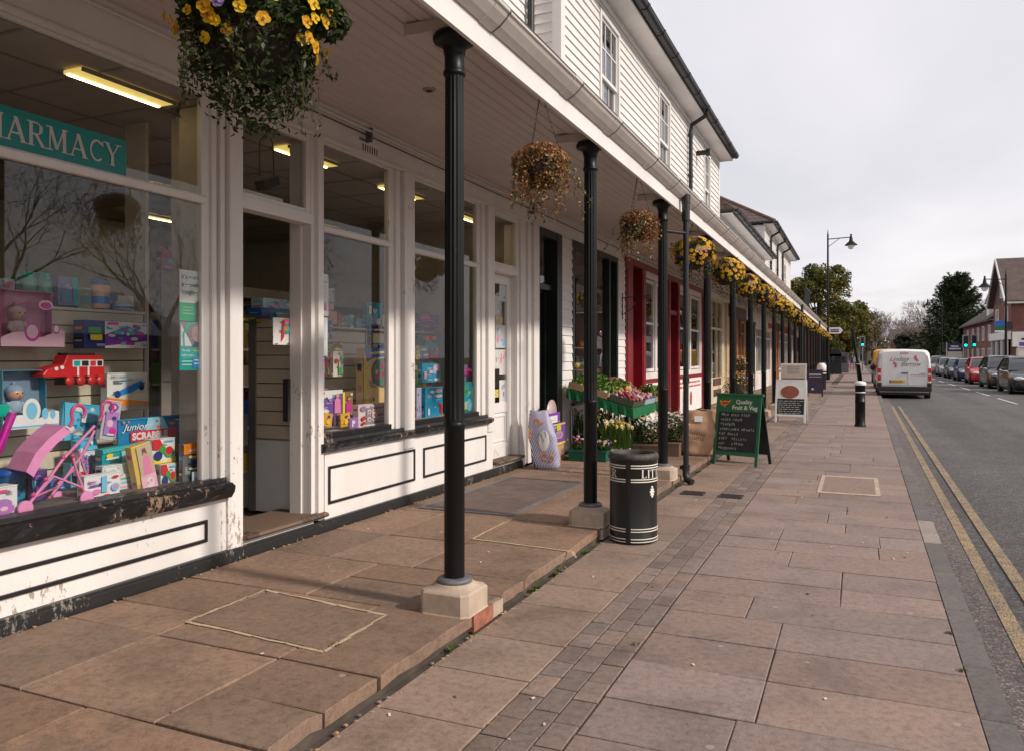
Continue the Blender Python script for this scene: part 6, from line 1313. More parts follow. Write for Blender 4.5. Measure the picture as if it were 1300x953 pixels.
def basket(label, kind, seed, nleaf, nflow, R_=.21, name='hanging_basket', flower_s=.022, extra=None):
    """local origin = hook point on the soffit edge; basket hangs below"""
    t = thing(name, label, 'hanging basket', (0, 0, 0)); q = random.Random(seed); zt = -.50
    mb = MB(); mb.ball((0, 0, zt - .02), (R_ * .78, R_ * .78, R_ * .75), 'soil', n=14); mb.build('liner', t)
    mb = MB()
    for k in range(3):
        a = k * 2.094 + .4; pts = [(0, 0, -.01), (R_ * .76 * math.cos(a), R_ * .76 * math.sin(a), zt + .01)]
        mb.tube(pts, .0022, 'dark_iron', 4)
        for j in range(14): u = j / 14; mb.cbox((pts[1][0] * u, pts[1][1] * u, pts[0][2] + (pts[1][2] - pts[0][2]) * u), (.007, .004, .016), 'dark_iron')
    mb.tube([(0, 0, .03), (0, 0, -.02)], .004, 'dark_iron', 6); mb.build('chain', t)
    mb = MB()
    mb.tube([(R_ * .8 * math.cos(a), R_ * .8 * math.sin(a), zt) for a in [k * math.pi / 10 for k in range(21)]], .004, 'dark_iron', 5)
    for k in range(6): a = k * math.pi / 3; mb.tube([(R_ * .8 * math.cos(a) * math.cos(b), R_ * .8 * math.sin(a) * math.cos(b), zt - R_ * .82 * math.sin(b)) for b in [j * .26 for j in range(7)]], .0022, 'dark_iron', 4)
    mb.build('wire_frame', t)
    mb = MB()
    if kind == 'live':
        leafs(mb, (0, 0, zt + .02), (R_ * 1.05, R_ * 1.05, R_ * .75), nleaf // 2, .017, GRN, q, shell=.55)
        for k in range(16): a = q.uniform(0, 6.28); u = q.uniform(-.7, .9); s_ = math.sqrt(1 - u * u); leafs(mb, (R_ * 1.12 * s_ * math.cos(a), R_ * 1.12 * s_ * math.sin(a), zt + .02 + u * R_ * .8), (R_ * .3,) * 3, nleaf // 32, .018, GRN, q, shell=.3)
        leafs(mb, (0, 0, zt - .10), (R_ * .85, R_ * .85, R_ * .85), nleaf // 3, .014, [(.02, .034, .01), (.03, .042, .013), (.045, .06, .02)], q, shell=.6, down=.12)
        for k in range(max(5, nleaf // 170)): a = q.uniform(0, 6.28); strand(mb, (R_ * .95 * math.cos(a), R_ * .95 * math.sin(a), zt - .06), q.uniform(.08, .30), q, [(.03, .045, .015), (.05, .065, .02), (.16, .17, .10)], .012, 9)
    else:
        br = [(.34, .15, .05), (.44, .22, .08), (.24, .10, .035), (.50, .32, .15), (.12, .06, .025)]
        leafs(mb, (0, 0, zt + .02), (R_ * .98, R_ * .92, R_ * .60), nleaf, .013, br, q, shell=.55)
        leafs(mb, (.02, -.01, zt - .07), (R_ * .82, R_ * .7, R_ * .55), nleaf // 3, .012, br, q, shell=.6)
        for k in range(46): a = q.uniform(0, 6.28); r_ = q.uniform(.5, .98); strand(mb, (R_ * r_ * math.cos(a), R_ * r_ * math.sin(a), zt + .04), q.uniform(.14, .40), q, br, .012, 12, .04)
        for k in range(8): a = q.uniform(0, 6.28); r_ = 1.05; strand(mb, (R_ * r_ * math.cos(a), R_ * r_ * math.sin(a), zt + .0), q.uniform(.15, .38), q, [(.10, .12, .04), (.22, .22, .08), (.4, .36, .2)], .013, 10, .18)
    mb.build('foliage', t)
    if nflow:
        mb = MB()
        for k in range(nflow):
            u = q.uniform(-.7, 1); a = q.uniform(0, 6.28); s_ = math.sqrt(max(0, 1 - u * u)); v = Vector((s_ * math.cos(a), s_ * math.sin(a), u)); p = Vector((v.x * R_ * 1.2, v.y * R_ * 1.2, zt + .02 + v.z * R_ * .88)); r_ = q.random()
            if extra: r_ = r_ ** extra
            col, dk = (q.choice(YEL), (.25, .08, .0)) if r_ < .74 else (q.choice(ORA), (.3, .1, .0)) if r_ < .87 else (q.choice(PUR), (.5, .35, .1))
            pansy(mb, p, (v.x, v.y, v.z * .4 + .1), flower_s * q.uniform(.8, 1.25), col, dk, q)
        mb.build('flowers', t)
    return t
HX = -1.93; HZ = 3.225
b0 = basket('nearest hanging basket, large and full of yellow pansies, at the top left', 'live', 5, 5600, 104, .238, flower_s=.026, extra=2.2); b0.location = (HX - .02, 2.17, HZ - .10); b0['group'] = 'hanging baskets along the arcade'
d1 = basket('withered brown hanging basket between the first and second columns', 'dead', 8, 2600, 0, .20); d1.location = (HX, 4.87, HZ); d1['group'] = 'hanging baskets along the arcade'
d2 = basket('withered brown hanging basket between the second and third columns', 'dead', 18, 2200, 0, .19); d2.location = (HX, 7.40, HZ); d2['group'] = 'hanging baskets along the arcade'
l1 = basket('yellow pansy basket just right of the black downpipe', 'live', 31, 1500, 190, .235, flower_s=.030, extra=1.7); l2 = basket('yellow pansy basket after the fourth column, with pale trailing leaves', 'live', 32, 1500, 210, .245, flower_s=.030, extra=1.5)
l1.location = (HX, 10.2, HZ + .03); l2.location = (HX, 12.9, HZ + .06)
for o in (l1, l2): o['group'] = 'hanging baskets along the arcade'; TREE[o.name] = kids(o)
for i, yy in enumerate([15.4, 17.9, 20.35, 22.85, 25.35, 27.85, 30.35, 32.85, 35.35, 37.85, 40.35, 42.85, 45.35, 47.85, 50.35, 52.85, 55.35, 57.85, 60.2]):
    dup((l1, l2)[i % 2], (HX, yy, HZ + .06), i * 1.7, 'yellow pansy basket hanging between the %s and %s columns' % (NTH[5 + i - (0 if i == 0 else 0) - 1 + 0] if False else NTH[min(4 + i, 23)], NTH[min(5 + i, 23)]) if i < 18 else 'last yellow pansy basket at the far end of the arcade', 'hanging baskets along the arcade', (random.uniform(.85, 1.12), random.uniform(.85, 1.12), random.uniform(.95, 1.06)))
# ---- greengrocer stall
t = thing('vegetable_stall', 'sloping stall draped in bright green cloth outside the greengrocer', 'stall', (-3.2, 11.1, .09))
SY0, SY1, SX0, SX1 = 10.3, 12.2, -2.75, -3.70
mb = MB()
for x in (-2.82, -3.65):
    for y in (SY0 + .06, SY1 - .06): mb.tube([(x, y, .09), (x, y, .72)], .02, 'galvanised', 6)
mb.build('trestle', t)
mb = MB(); mb.add([(SX0, SY0, .76), (SX0, SY1, .76), (SX1, SY1, 1.02), (SX1, SY0, 1.02)], [(0, 1, 2, 3)], 'green_cloth')
n = 24
def skirt(p0, p1, z0, z1, h):
    vs = []
    for k in range(n + 1):
        u = k / n; x = p0[0] + (p1[0] - p0[0]) * u; y = p0[1] + (p1[1] - p0[1]) * u; w_ = .012 * math.sin(k * 1.9)
        nx, ny = (p1[1] - p0[1]), -(p1[0] - p0[0]); L = math.hypot(nx, ny); zt_ = z0 + (z1 - z0) * u
        vs += [(x, y, zt_), (x + nx / L * w_, y + ny / L * w_, zt_ - h - .01 * math.sin(k * .8))]
    mb.add(vs, [(2 * k, 2 * k + 1, 2 * k + 3, 2 * k + 2) for k in range(n)], 'green_cloth')
skirt((SX0, SY0), (SX0, SY1), .76, .76, .13); skirt((SX1, SY0), (SX0, SY0), 1.02, .76, .13); mb.build('cloth', t)
def stall_z(x): return .76 + .26 * (x - SX0) / (SX1 - SX0)
crates = [(-2.93, 10.62, .34, .60, 'berries', 'dark cardboard tray of small red punnets at the front near corner of the stall', [(.30, .03, .05), (.45, .12, .14), (.5, .4, .35)]), (-3.28, 10.62, .32, .60, 'leeks', 'tray of green leaves with white stalks in the middle of the stall', [(.10, .2, .03), (.6, .6, .45), (.25, .32, .08)]), (-3.58, 10.62, .22, .6, 'greens', 'tray of dark leafy greens at the back near corner of the stall', [(.06, .14, .02), (.14, .22, .04)]), (-2.93, 11.27, .34, .60, 'punnets', 'blue and white carton of pinkish punnets at the front of the stall', [(.42, .16, .18), (.5, .3, .32), (.3, .08, .1)]), (-3.28, 11.27, .32, .6, 'cauliflower', 'tray of cauliflowers and oranges on the stall', [(.62, .58, .42), (.62, .28, .03), (.2, .3, .06)]), (-3.58, 11.27, .22, .6, 'greens', 'tray of bright green lettuce at the back of the stall', [(.16, .28, .04), (.10, .2, .03)]), (-2.95, 11.88, .34, .5, 'roots', 'tray of brown and orange roots at the far end of the stall', [(.32, .16, .06), (.5, .22, .03)]), (-3.4, 11.88, .4, .5, 'onions', 'tray of red onions at the far back of the stall', [(.28, .05, .07), (.35, .2, .1)])]
for k, (cx, cy, w_, l_, kd, lb, cl) in enumerate(crates):
    c = thing('produce_crate', lb, 'crate', (cx, cy, stall_z(cx)), group='produce trays on the stall'); ang = math.degrees(math.atan2(.26, .95)); T = tr(cx, cy, stall_z(cx) + .012) @ rot('Y', ang)
    q = random.Random(60 + k); mb = MB(); cm = ('kraft', (1, 1, 1)) if k not in (0, 3) else ('print', (.05, .06, .04) if k == 0 else (.35, .45, .55))
    for a in ((-w_ / 2, -l_ / 2, 0, w_ / 2, -l_ / 2 + .01, .09), (-w_ / 2, l_ / 2 - .01, 0, w_ / 2, l_ / 2, .09), (-w_ / 2, -l_ / 2 + .01, 0, -w_ / 2 + .01, l_ / 2 - .01, .07), (w_ / 2 - .01, -l_ / 2 + .01, 0, w_ / 2, l_ / 2 - .01, .07), (-w_ / 2 + .01, -l_ / 2 + .01, 0, w_ / 2 - .01, l_ / 2 - .01, .008)): mb.box(*a, cm[0], cm[1], T)
    mb.build('tray', c); mb = MB()
    for j in range(70):
        p = T @ Vector((q.uniform(-w_ / 2 + .03, w_ / 2 - .03), q.uniform(-l_ / 2 + .03, l_ / 2 - .03), q.uniform(.04, .12))); co = q.choice(cl); m_ = q.uniform(.7, 1.2); mb.ball(p, q.uniform(.015, .035) * (1.5 if kd in ('cauliflower', 'onions') else 1), 'cloth', tuple(x * m_ for x in co), 6)
    if kd in ('greens', 'leeks', 'cauliflower', 'roots'): leafs(mb, T @ Vector((0, 0, .12)), (w_ * .5, l_ * .5, .10), 260, .035, [(.10, .20, .03), (.16, .26, .05), (.05, .11, .02)], q, shell=.2)
    o = mb.build('produce', c); o['kind'] = 'stuff'
# ---- pots and troughs
def plant(name, label, c, pot, kind, seed, n=300, h=.35, r_=.16, group=None):
    t = thing(name, label, 'potted plant', c, group=group); q = random.Random(seed); x, y, z = c
    mb = MB()
    if pot[0] == 'box': mb.box(x - pot[1] / 2, y - pot[2] / 2, z, x + pot[1] / 2, y + pot[2] / 2, z + pot[3], pot[4]); mb.box(x - pot[1] / 2 - .008, y - pot[2] / 2 - .008, z + pot[3] - .02, x + pot[1] / 2 + .008, y + pot[2] / 2 + .008, z + pot[3] + .001, pot[4])
    else: mb.lathe([(pot[1] * .75, 0), (pot[1], pot[3] * .85), (pot[1] * 1.1, pot[3] * .86), (pot[1] * 1.1, pot[3]), (pot[1] * .9, pot[3] * .98), (0, pot[3] * .95)], c, pot[4], 18)
    mb.build('pot', t, .004); zt = z + pot[3]; mb = MB()
    sx, sy = (pot[1] / 2, pot[2] / 2) if pot[0] == 'box' else (pot[1], pot[1])
    if kind == 'daffodil':
        for k in range(n):
            px, py = x + q.uniform(-sx, sx), y + q.uniform(-sy, sy); tp = Vector((px + q.gauss(0, .05), py + q.gauss(0, .05), zt + h * q.uniform(.5, 1))); s = .006; md = (Vector((px, py, zt)) + tp) / 2 + Vector((0, 0, .04))
            for a, b in (((px, py, zt), md), (md, tp)): a, b = Vector(a), Vector(b); mb.add([a + Vector((s, 0, 0)), a - Vector((s, 0, 0)), b - Vector((s * .5, 0, 0)), b + Vector((s * .5, 0, 0))], [(0, 1, 2, 3)], 'leaf', q.choice(((.08, .16, .03), (.12, .20, .04), (.05, .10, .02))))
        mb.build('leaves', t); mb = MB()
        for k in range(int(n * .22)):
            p = Vector((x + q.gauss(0, sx * .8), y + q.gauss(0, sy * .8), zt + h * q.uniform(.75, 1.05))); d = Vector((q.uniform(-.2, 1), q.uniform(-1, .2), q.uniform(-.1, .4))).normalized(); a = d.orthogonal().normalized(); b = d.cross(a); s = .034; wc = q.choice(((.78, .74, .55), (.80, .78, .66), (.8, .66, .1)))
            for j in range(6): an = j * math.pi / 3; e = a * math.cos(an) + b * math.sin(an); f = a * math.cos(an + 1.57) + b * math.sin(an + 1.57); mb.add([p, p + e * s * .5 + f * s * .28, p + e * s, p + e * s * .5 - f * s * .28], [(0, 1, 2, 3)], 'petal', wc)
            T = Matrix.Translation(p) @ d.to_track_quat('Z', 'Y').to_matrix().to_4x4(); mb.lathe([(.006, 0), (.010, .012), (.013, .018)], (0, 0, 0), 'petal', 8, (.80, .50, .02)); L = len(mb.v); mb.v[L - 24 - 8 - 8:] = [tuple(T @ Vector(v)) for v in mb.v[L - 24 - 8 - 8:]]
        mb.build('flowers', t)
    else:
        leafs(mb, (x, y, zt + h * .45), (sx * 1.15, sy * 1.15, h * .5), n, .022, GRN if kind != 'pale' else [(.10, .15, .04), (.16, .20, .07)], q, shell=.35); mb.build('leaves', t)
        cols = {'pink': [(.65, .08, .30), (.75, .30, .45), (.7, .6, .62)], 'mixed': [(.55, .5, .6), (.20, .08, .40), (.7, .62, .6), (.75, .5, .03)], 'white': [(.68, .64, .60), (.6, .56, .5)], 'bright': [(.8, .55, .02), (.65, .05, .2), (.75, .68, .5), (.8, .3, .03)], 'green': [], 'pale': [(.6, .56, .5)]}[kind]
        if cols:
            mb = MB()
            for k in range(n // 9): p = (x + q.gauss(0, sx * .75), y + q.gauss(0, sy * .75), zt + h * q.uniform(.6, 1.08)); pansy(mb, p, (q.uniform(0, 1), q.uniform(-1, 0), .5), .017, q.choice(cols), (.3, .2, .05), q)
            mb.build('flowers', t)
    return t
def gt(px, py): x, y = G(px, py, .09); return (x, y, .09)
plant('flower_trough', 'dark green trough with pink and white cyclamen by the white boards', gt(738, 583), ('box', .22, .40, .14, 'green_plastic'), 'pink', 1, 260, .16)
plant('flower_trough', 'dark green trough of purple and white pansies just left of the bin', gt(763, 584), ('box', .22, .30, .14, 'green_plastic'), 'mixed', 2, 240, .12)
plant('daffodil_pot', 'pot of cream daffodils in front of the white weatherboards', gt(735, 570), ('pot', .11, .11, .16, 'terracotta'), 'daffodil', 3, 70, .42)
plant('daffodil_pot', 'white bowl of daffodils and yellow primulas behind the litter bin', gt(783, 582), ('pot', .17, .17, .14, 'sign_white'), 'daffodil', 4, 190, .36)
plant('daffodil_pot', 'dense clump of white and yellow daffodils below the green cloth, left', gt(768, 574), ('pot', .17, .17, .16, 'green_plastic'), 'daffodil', 5, 220, .48)
plant('daffodil_pot', 'smaller clump of pale daffodils under the near corner of the green cloth', gt(802, 572), ('pot', .15, .15, .16, 'green_plastic'), 'daffodil', 6, 170, .44)
plant('shrub_pot', 'bushy green pot plant with small white flowers left of the third column', gt(822, 577), ('box', .40, .40, .16, 'brown_wood'), 'white', 7, 900, .36)
plant('shrub_pot', 'bushy plant with small white flowers between third column and downpipe', gt(851, 576), ('box', .34, .45, .18, 'brown_wood'), 'white', 8, 1000, .40)
plant('shrub_pot', 'pale green plant in a wooden box in front of the paper sacks', gt(872, 571), ('box', .26, .4, .14, 'brown_wood'), 'pale', 9, 500, .34)
plant('shrub_pot', 'colourful flowering plant between the blackboard and the white A-board', (-2.35, 17.2, .09), ('pot', .26, .2, .40, 'brown_board'), 'bright', 10, 900, .62)
plant('shrub_pot', 'yellow flowering shrub on a stand beside the sixth column', (-2.55, 19.0, .09), ('pot', .14, .14, .95, 'dark_iron'), 'bright', 12, 600, .40)
# ---- paper sacks
x, y, z = gt(886, 577)
s1 = sack('paper_sack', 'brown paper coffee sack with folded top and white label, front of the pair', 'sack', (x, y, z), .62, .44, .26, (.02, .0), 'kraft', 21, rz=12, neck=.7, crump=.075)
mb = MB(); mb.text('WHOLE', tr(-.12, -.155, .30) @ rot('X', 90) @ rot('Z', -8), .06, 'trim_black'); mb.text('COFFEE', tr(-.13, -.155, .24) @ rot('X', 90) @ rot('Z', -8), .06, 'trim_black'); T = s1.matrix_basis; mb.v = [tuple(T @ Vector(p)) for p in mb.v]; mb.build('lettering', s1)
mb = MB(); mb.box(-.05, -.105, .47, .06, -.098, .55, 'sign_white'); mb.v = [tuple(T @ Vector(p)) for p in mb.v]; mb.build('paper_label', s1)
sack('paper_sack', 'second brown paper sack standing behind the lettered one', 'sack', (x + .10, y + .42, z), .60, .42, .26, (-.02, .03), 'kraft', 22, rz=5, neck=.62)
# ---- A-boards
def aboard(name, label, p0, p1, h, frame, lean=.16, back=.45):
    """p0,p1: feet of the face nearest the camera (left, right); returns thing and local frame of the leaning panel"""
    a, b = Vector((*p0, 0)), Vector((*p1, 0)); xv = (b - a).normalized(); L = (b - a).length; nv = Vector((-xv.y, xv.x, 0))  # away from camera
    t = thing(name, label, 'a-board', tuple((a + b) / 2)); fr2 = {'green_board': 'dark_green_paint'}.get(frame, frame); up = (Vector((0, 0, h)) + nv * lean).normalized()
    Tm = Matrix(((xv.x, up.x, -nv.x, 0), (xv.y, up.y, -nv.y, 0), (xv.z, up.z, -nv.z, 0), (0, 0, 0, 1))); fz = Vector(Tm.col[0][:3]).cross(Vector(Tm.col[1][:3])); Tm.col[2][0], Tm.col[2][1], Tm.col[2][2] = fz.x, fz.y, fz.z
    T = Matrix.Translation(a) @ Tm; H = h / up.z
    a2 = a + nv * back; up2 = (Vector((0, 0, h)) - nv * (back - lean)).normalized(); T2 = Matrix(((xv.x, up2.x, 0, 0), (xv.y, up2.y, 0, 0), (xv.z, up2.z, 0, 0), (0, 0, 0, 1))); fz = xv.cross(up2); T2.col[2][0], T2.col[2][1], T2.col[2][2] = fz.x, fz.y, fz.z; T2 = Matrix.Translation(a2) @ T2
    for nm, TT, s in (('front_frame', T, 1), ('rear_frame', T2, -1)):
        frame = frame if s == 1 else fr2
        mb = MB(); w_ = .042
        mb.box(0, 0, -.02, w_, H, .0, frame, T=TT); mb.box(L - w_, 0, -.02, L, H, .0, frame, T=TT); mb.box(w_, H - .04, -.02, L - w_, H, .001, frame, T=TT); mb.box(w_, .13, -.02, L - w_, .18, .001, frame, T=TT); mb.build(nm, t, .003)
        mb = MB(); mb.box(w_, .18, -.014, L - w_, H - .04, -.006, 'chalkboard', T=TT); mb.build('panel', t)
    return t, T, L, H
p0, p1 = (-1.83, 10.98), (-1.215, 10.78)
t, T, L, H = aboard('blackboard_sign', 'green-framed chalkboard A-board headed Quality Fruit & Veg', p0, p1, .955, 'green_board', .16, .45)
mb = MB(); mb.box(-.02, H - .03, -.04, L + .02, H + .0, .012, 'green_board', T=T); mb.build('top_rail', t, .004)
mb = MB(); mb.box(.042, H - .25, -.0055, L - .042, H - .04, -.003, 'green_board', T=T); mb.text('Quality', T @ tr(L * .44, H - .135, -.002), .075, 'ivory', bold=.0015, sx=1.05); mb.text('Fruit & Veg', T @ tr(L * .36, H - .215, -.002), .080, 'ivory', bold=.002, sx=.98)
mb.build('heading', t); mb = MB()
hs = [T @ Vector((L * .20 + .085 * x_, H - .145 + .07 * y_, -.0015)) for x_, y_ in ((-1, .75), (-.5, .55), (0, .7), (.45, .55), (1, .95), (.75, .3), (.55, -.05), (.15, -.25), (0, -.75), (-.2, -.35), (-.7, -.25), (-.85, .2))]
mb.add(hs, [tuple(range(12))[::-1]], 'orange_print'); mb.add([p + (T.to_3x3() @ Vector((0, 0, .001))) for p in [T @ Vector((L * .20 + .05 * x_, H - .13 + .02 * y_, -.0015)) for x_, y_ in ((-1, -1), (1, -.6), (1, .6), (-1, .3))]], [(0, 1, 2, 3)], 'red_print'); mb.build('emblem', t)
mb = MB(); q = random.Random(5)
for k, (s_, ind) in enumerate((('WILD BIRD SEED', .08), ('NIGER SEED', .08), ('PEANUTS', .08), ('SUNFLOWER HEARTS', .07), ('FAT BALLS', .06), ('SUET  PELLETS', .06), ('HAY   STRAW', .06), ('WOODCHIPS', .06))):
    x_ = L * ind + .03
    for ch in s_: 
        mb.text(ch, T @ tr(x_, H - .305 - k * .065 + q.uniform(-.004, .004), -.0045) @ rot('Z', q.uniform(-7, 5)), .043 * q.uniform(.9, 1.1), 'chalk', shear=.1, ext=0); x_ += .0315 if ch != 'I' else .02
mb.build('chalk_writing', t)
p0 = G(983, 535); p1 = (p0[0] + .66, p0[1] - .05)
t, T, L, H = aboard('menu_board', 'white-framed A-board with brown oval plate and chalked menu', p0, p1, .93, 'sign_white', .22, .40)
mb = MB(); mb.box(.02, H * .56, -.005, L - .02, H - .01, -.001, 'sign_white', T=T); mb.box(L * .14, H, -.012, L * .98, H + .38, -.004, 'sign_white', T=T); mb.box(L * .17, H + .02, -.004, L * .95, H + .35, -.002, 'tan_board', T=T); mb.box(L * .19, H + .02, -.002, L * .93, H + .045, -.0005, 'brown_board', T=T)
mb.lathe([(L * .30, 0), (L * .30, .004), (0, .005)], T @ Vector((L * .47, H * .72, 0)), 'print', 24, (.30, .10, .06), T=T.to_3x3().to_4x4() @ Matrix.Diagonal((1, .72, 1, 1)), smooth=False); mb.build('header', t)
mb = MB(); q = random.Random(6)
for k in range(7):
    x_ = .07
    while x_ < L - .14: w_ = q.uniform(.03, .11); mb.box(x_, .50 * H - k * .046, -.005, x_ + w_, .50 * H - k * .046 + .011, -.004, 'chalk', T=T); x_ += w_ + .022
for k in range(5): mb.box(L * .35, H + .29 - k * .035, -.0018, L * .75, H + .30 - k * .035, -.0012, 'grey_iron', T=T)
mb.build('chalk_writing', t)
p0 = G(1024, 503); p1 = (p0[0] + .55, p0[1])
t, T, L, H = aboard('purple_board', 'dark purple A-board beyond the white menu board', p0, p1, .98, 'print', .15, .4)
for o in kids(t):
    for i in range(len(o.data.materials)): o.data.materials[i] = M['purple_dark'] if 'purple_dark' in M else plain('purple_dark', (.035, .018, .045), .4)
mb = MB(); mb.box(L * .15, H * .80, .0005, L * .9, H * .84, .002, 'chalk', T=T); mb.box(L * .15, H * .73, .0005, L * .9, H * .745, .002, 'chalk', T=T); mb.box(L * .3, H * .25, .0005, L * .45, H * .32, .002, 'chalk', T=T); mb.build('lettering', t)
x, y = G(1043, 494)
t = thing('litter_bin', 'small far black litter bin with pale top, beyond the purple board', 'litter bin', (x, y, 0)); mb = MB(); mb.lathe([(.19, 0), (.19, .78), (.2, .8)], (x, y, 0), 'bin_black', 18); mb.build('drum', t); mb = MB(); mb.lathe([(.16, .8), (.2, .82), (.2, 1.05), (.12, 1.16), (0, 1.17)], (x, y, 0), 'sign_white', 18); mb.lathe([(.193, .70), (.193, .74)], (x, y, 0), 'ivory', 18); mb.build('hood', t)
x, y = G(1046, 482)
t = thing('notice_board', 'bright blue and yellow pavement board near the far end of the arcade', 'a-board', (x, y, 0)); mb = MB(); mb.box(x - .28, y, .1, x + .22, y + .04, 1.1, 'print', (.02, .30, .55)); mb.box(x - .29, y - .02, 0, x - .25, y + .3, 1.12, 'trim_black'); mb.build('board', t); mb = MB(); mb.box(x - .24, y - .004, .3, x, y - .001, 1.0, 'print', (.6, .42, .12)); mb.box(x + .02, y - .004, .2, x + .18, y - .001, .7, 'print', (.03, .1, .4)); mb.build('poster', t)
# ---- bollard
x, y = G(1092, 541); y += .05
t = thing('bollard', 'black bollard with white cap and white bands at the kerb', 'bollard', (x, y, 0))
mb = MB(); mb.lathe([(.115, 0), (.115, .03), (.10, .05), (.098, .50), (.104, .505), (.104, .53), (.098, .535), (.098, .70)], (x, y, 0), 'iron_black', 28); mb.lathe([(.098, .722), (.098, .85), (.11, .86)], (x, y, 0), 'iron_black', 28); mb.build('post', t)
mb = MB(); mb.lathe([(.099, .70), (.101, .702), (.101, .720), (.099, .722)], (x, y, 0), 'sign_white', 28); mb.build('band', t)
mb = MB(); mb.lathe([(.112, .86), (.118, .875), (.118, .905), (.10, .93), (.05, .945), (0, .947)], (x, y, 0), 'sign_white', 28); mb.build('cap', t)
# ---- leaning post
x, y = G(1092, 484)
t = thing('leaning_post', 'black signpost tilted to the left at the kerb, beyond the bollard', 'post', (x, y, 0))
mb = MB(); mb.tube([(x, y, 0), (x - .14, y, 1.1)], [.13, .12], 'iron_black', 14); mb.tube([(x - .14, y, 1.1), (x - .42, y, 3.1)], [.085, .08], 'iron_black', 12); mb.build('post', t); mb = MB(); mb.box(x - .52, y - .05, 2.6, x - .28, y + .1, 3.2, 'trim_black'); mb.build('sign_box', t)
mb = MB(); mb.lathe([(.135, 1.0), (.135, 1.04)], (x - .13, y, 0), 'sign_white', 14); mb.build('band', t)
# ---- lamp posts
def lamp_post(name, label, x, y, z0, h, arm, r_=.085):
    t = thing(name, label, 'street lamp', (x, y, z0))
    mb = MB(); mb.tube([(x, y, z0), (x, y, z0 + 1.4)], r_ * 1.5, 'iron_black', 12); mb.tube([(x, y, z0 + 1.4), (x, y, z0 + h)], [r_, r_ * .6], 'iron_black', 12); mb.tube([(x, y, z0 + h), (x, y, z0 + h + .35)], [.04, .005], 'iron_black', 6); mb.build('pole', t)
    za = z0 + h - .3; mb = MB(); mb.tube([(x, y, za), (x + arm, y, za + .05)], .03, 'iron_black', 6); mb.tube([(x, y, za - .5), (x + arm * .5, y, za)], .018, 'iron_black', 6); mb.build('arm', t)
    mb = MB(); c = (x + arm, y, za); mb.lathe([(.05, .25), (.06, .1), (.10, -.05), (.12, -.2), (.36, -.42), (.38, -.46), (.33, -.45)], c, 'iron_black', 18); mb.build('lamp_shade', t); mb = MB(); mb.lathe([(.20, -.43), (.19, -.58), (.12, -.68), (0, -.72)], c, 'glow_lamp', 14); mb.build('lantern', t); return t
x, y = G(1051, 482)
lamp_post('street_lamp', 'tall black street lamp with bracket arm at the end of the arcade', x, y, 0, 9.2, 1.35)
t = thing('finger_sign', 'white finger sign with brown lettering fixed to the tall lamp post', 'sign', (x, y, 3))
mb = MB(); z = H_ + (HY - 420) * dep(x, y) / F_; pts = [(x + .08, z - .2), (x + .72, z - .2), (x + .90, z), (x + .72, z + .2), (x + .08, z + .2)]; vs = [(p[0], y - .03, p[1]) for p in pts] + [(p[0], y + .03, p[1]) for p in pts]; mb.add(vs, [(0, 1, 2, 3, 4), (9, 8, 7, 6, 5)] + [(k, k + 5, (k + 1) % 5 + 5, (k + 1) % 5) for k in range(5)], 'sign_white'); mb.build('sign_blade', t)
mb = MB(); mb.box(x + .16, y - .036, z - .1, x + .66, y - .0305, z - .01, 'brown_board'); mb.box(x + .16, y - .036, z + .02, x + .66, y - .0305, z + .1, 'purple_print'); mb.build('lettering', t)
lamp_post('street_lamp', 'far street lamp rising among the left-hand trees', -2.6, 118, 0, 10.5, 1.5)
lamp_post('street_lamp', 'far black street lamp on the right in front of the dark conifer', 8.6, 100, 0, 8.0, -1.4)
x = 8.5; D = x / (.188 * CT); y = (D + x * ST) / CT
lamp_post('street_lamp', 'black street lamp with arm to the left in front of the brick gable', x, y, 0, 6.6, -1.15)
# ---- traffic signals
def signal(label, x, y, z0, zc):
    t = thing('traffic_light', label, 'traffic light', (x, y, z0)); mb = MB(); mb.tube([(x, y + .2, z0), (x, y + .2, zc + .5)], .06, 'galvanised', 8); mb.build('pole', t)
    mb = MB(); mb.box(x - .25, y + .02, zc - .56, x + .25, y + .05, zc + .56, 'galvanised'); mb.build('backing_board', t, .01); mb = MB(); mb.box(x - .15, y - .12, zc - .48, x + .15, y + .0195, zc + .48, 'trim_black'); mb.build('head', t, .02)
    for k, m_ in ((1, 'tail_red'), (0, 'brown_board'), (-1, 'green_signal')):
        mb = MB(); mb.lathe([(.10, 0), (.09, .02), (0, .03)], (x, y - .121, zc + k * .3), m_ if k == -1 else 'trim_black', 14, T=rot('X', 90)); mb.build('lens', t)
        mb = MB(); mb.tube([(x + .115 * math.cos(a), y - .16, zc + k * .3 + .115 * math.sin(a)) for a in [k2 * math.pi / 8 for k2 in range(9)]], .012, 'trim_black', 5); mb.build('hood', t)
x, y = G(1095, 471); signal('green traffic light on the left-hand pavement edge', x, y, 0, H_ + (HY - 434) * dep(x, y) / F_)
x = 8.3; D = x / (.137 * CT); y = (D + x * ST) / CT
signal('left one of the paired green traffic lights on the right', x, y, 0, H_ + (HY - 434) * D / F_); signal('right one of the paired green traffic lights on the right', x + .64, y + .2, 0, H_ + (HY - 433.5) * D / F_)
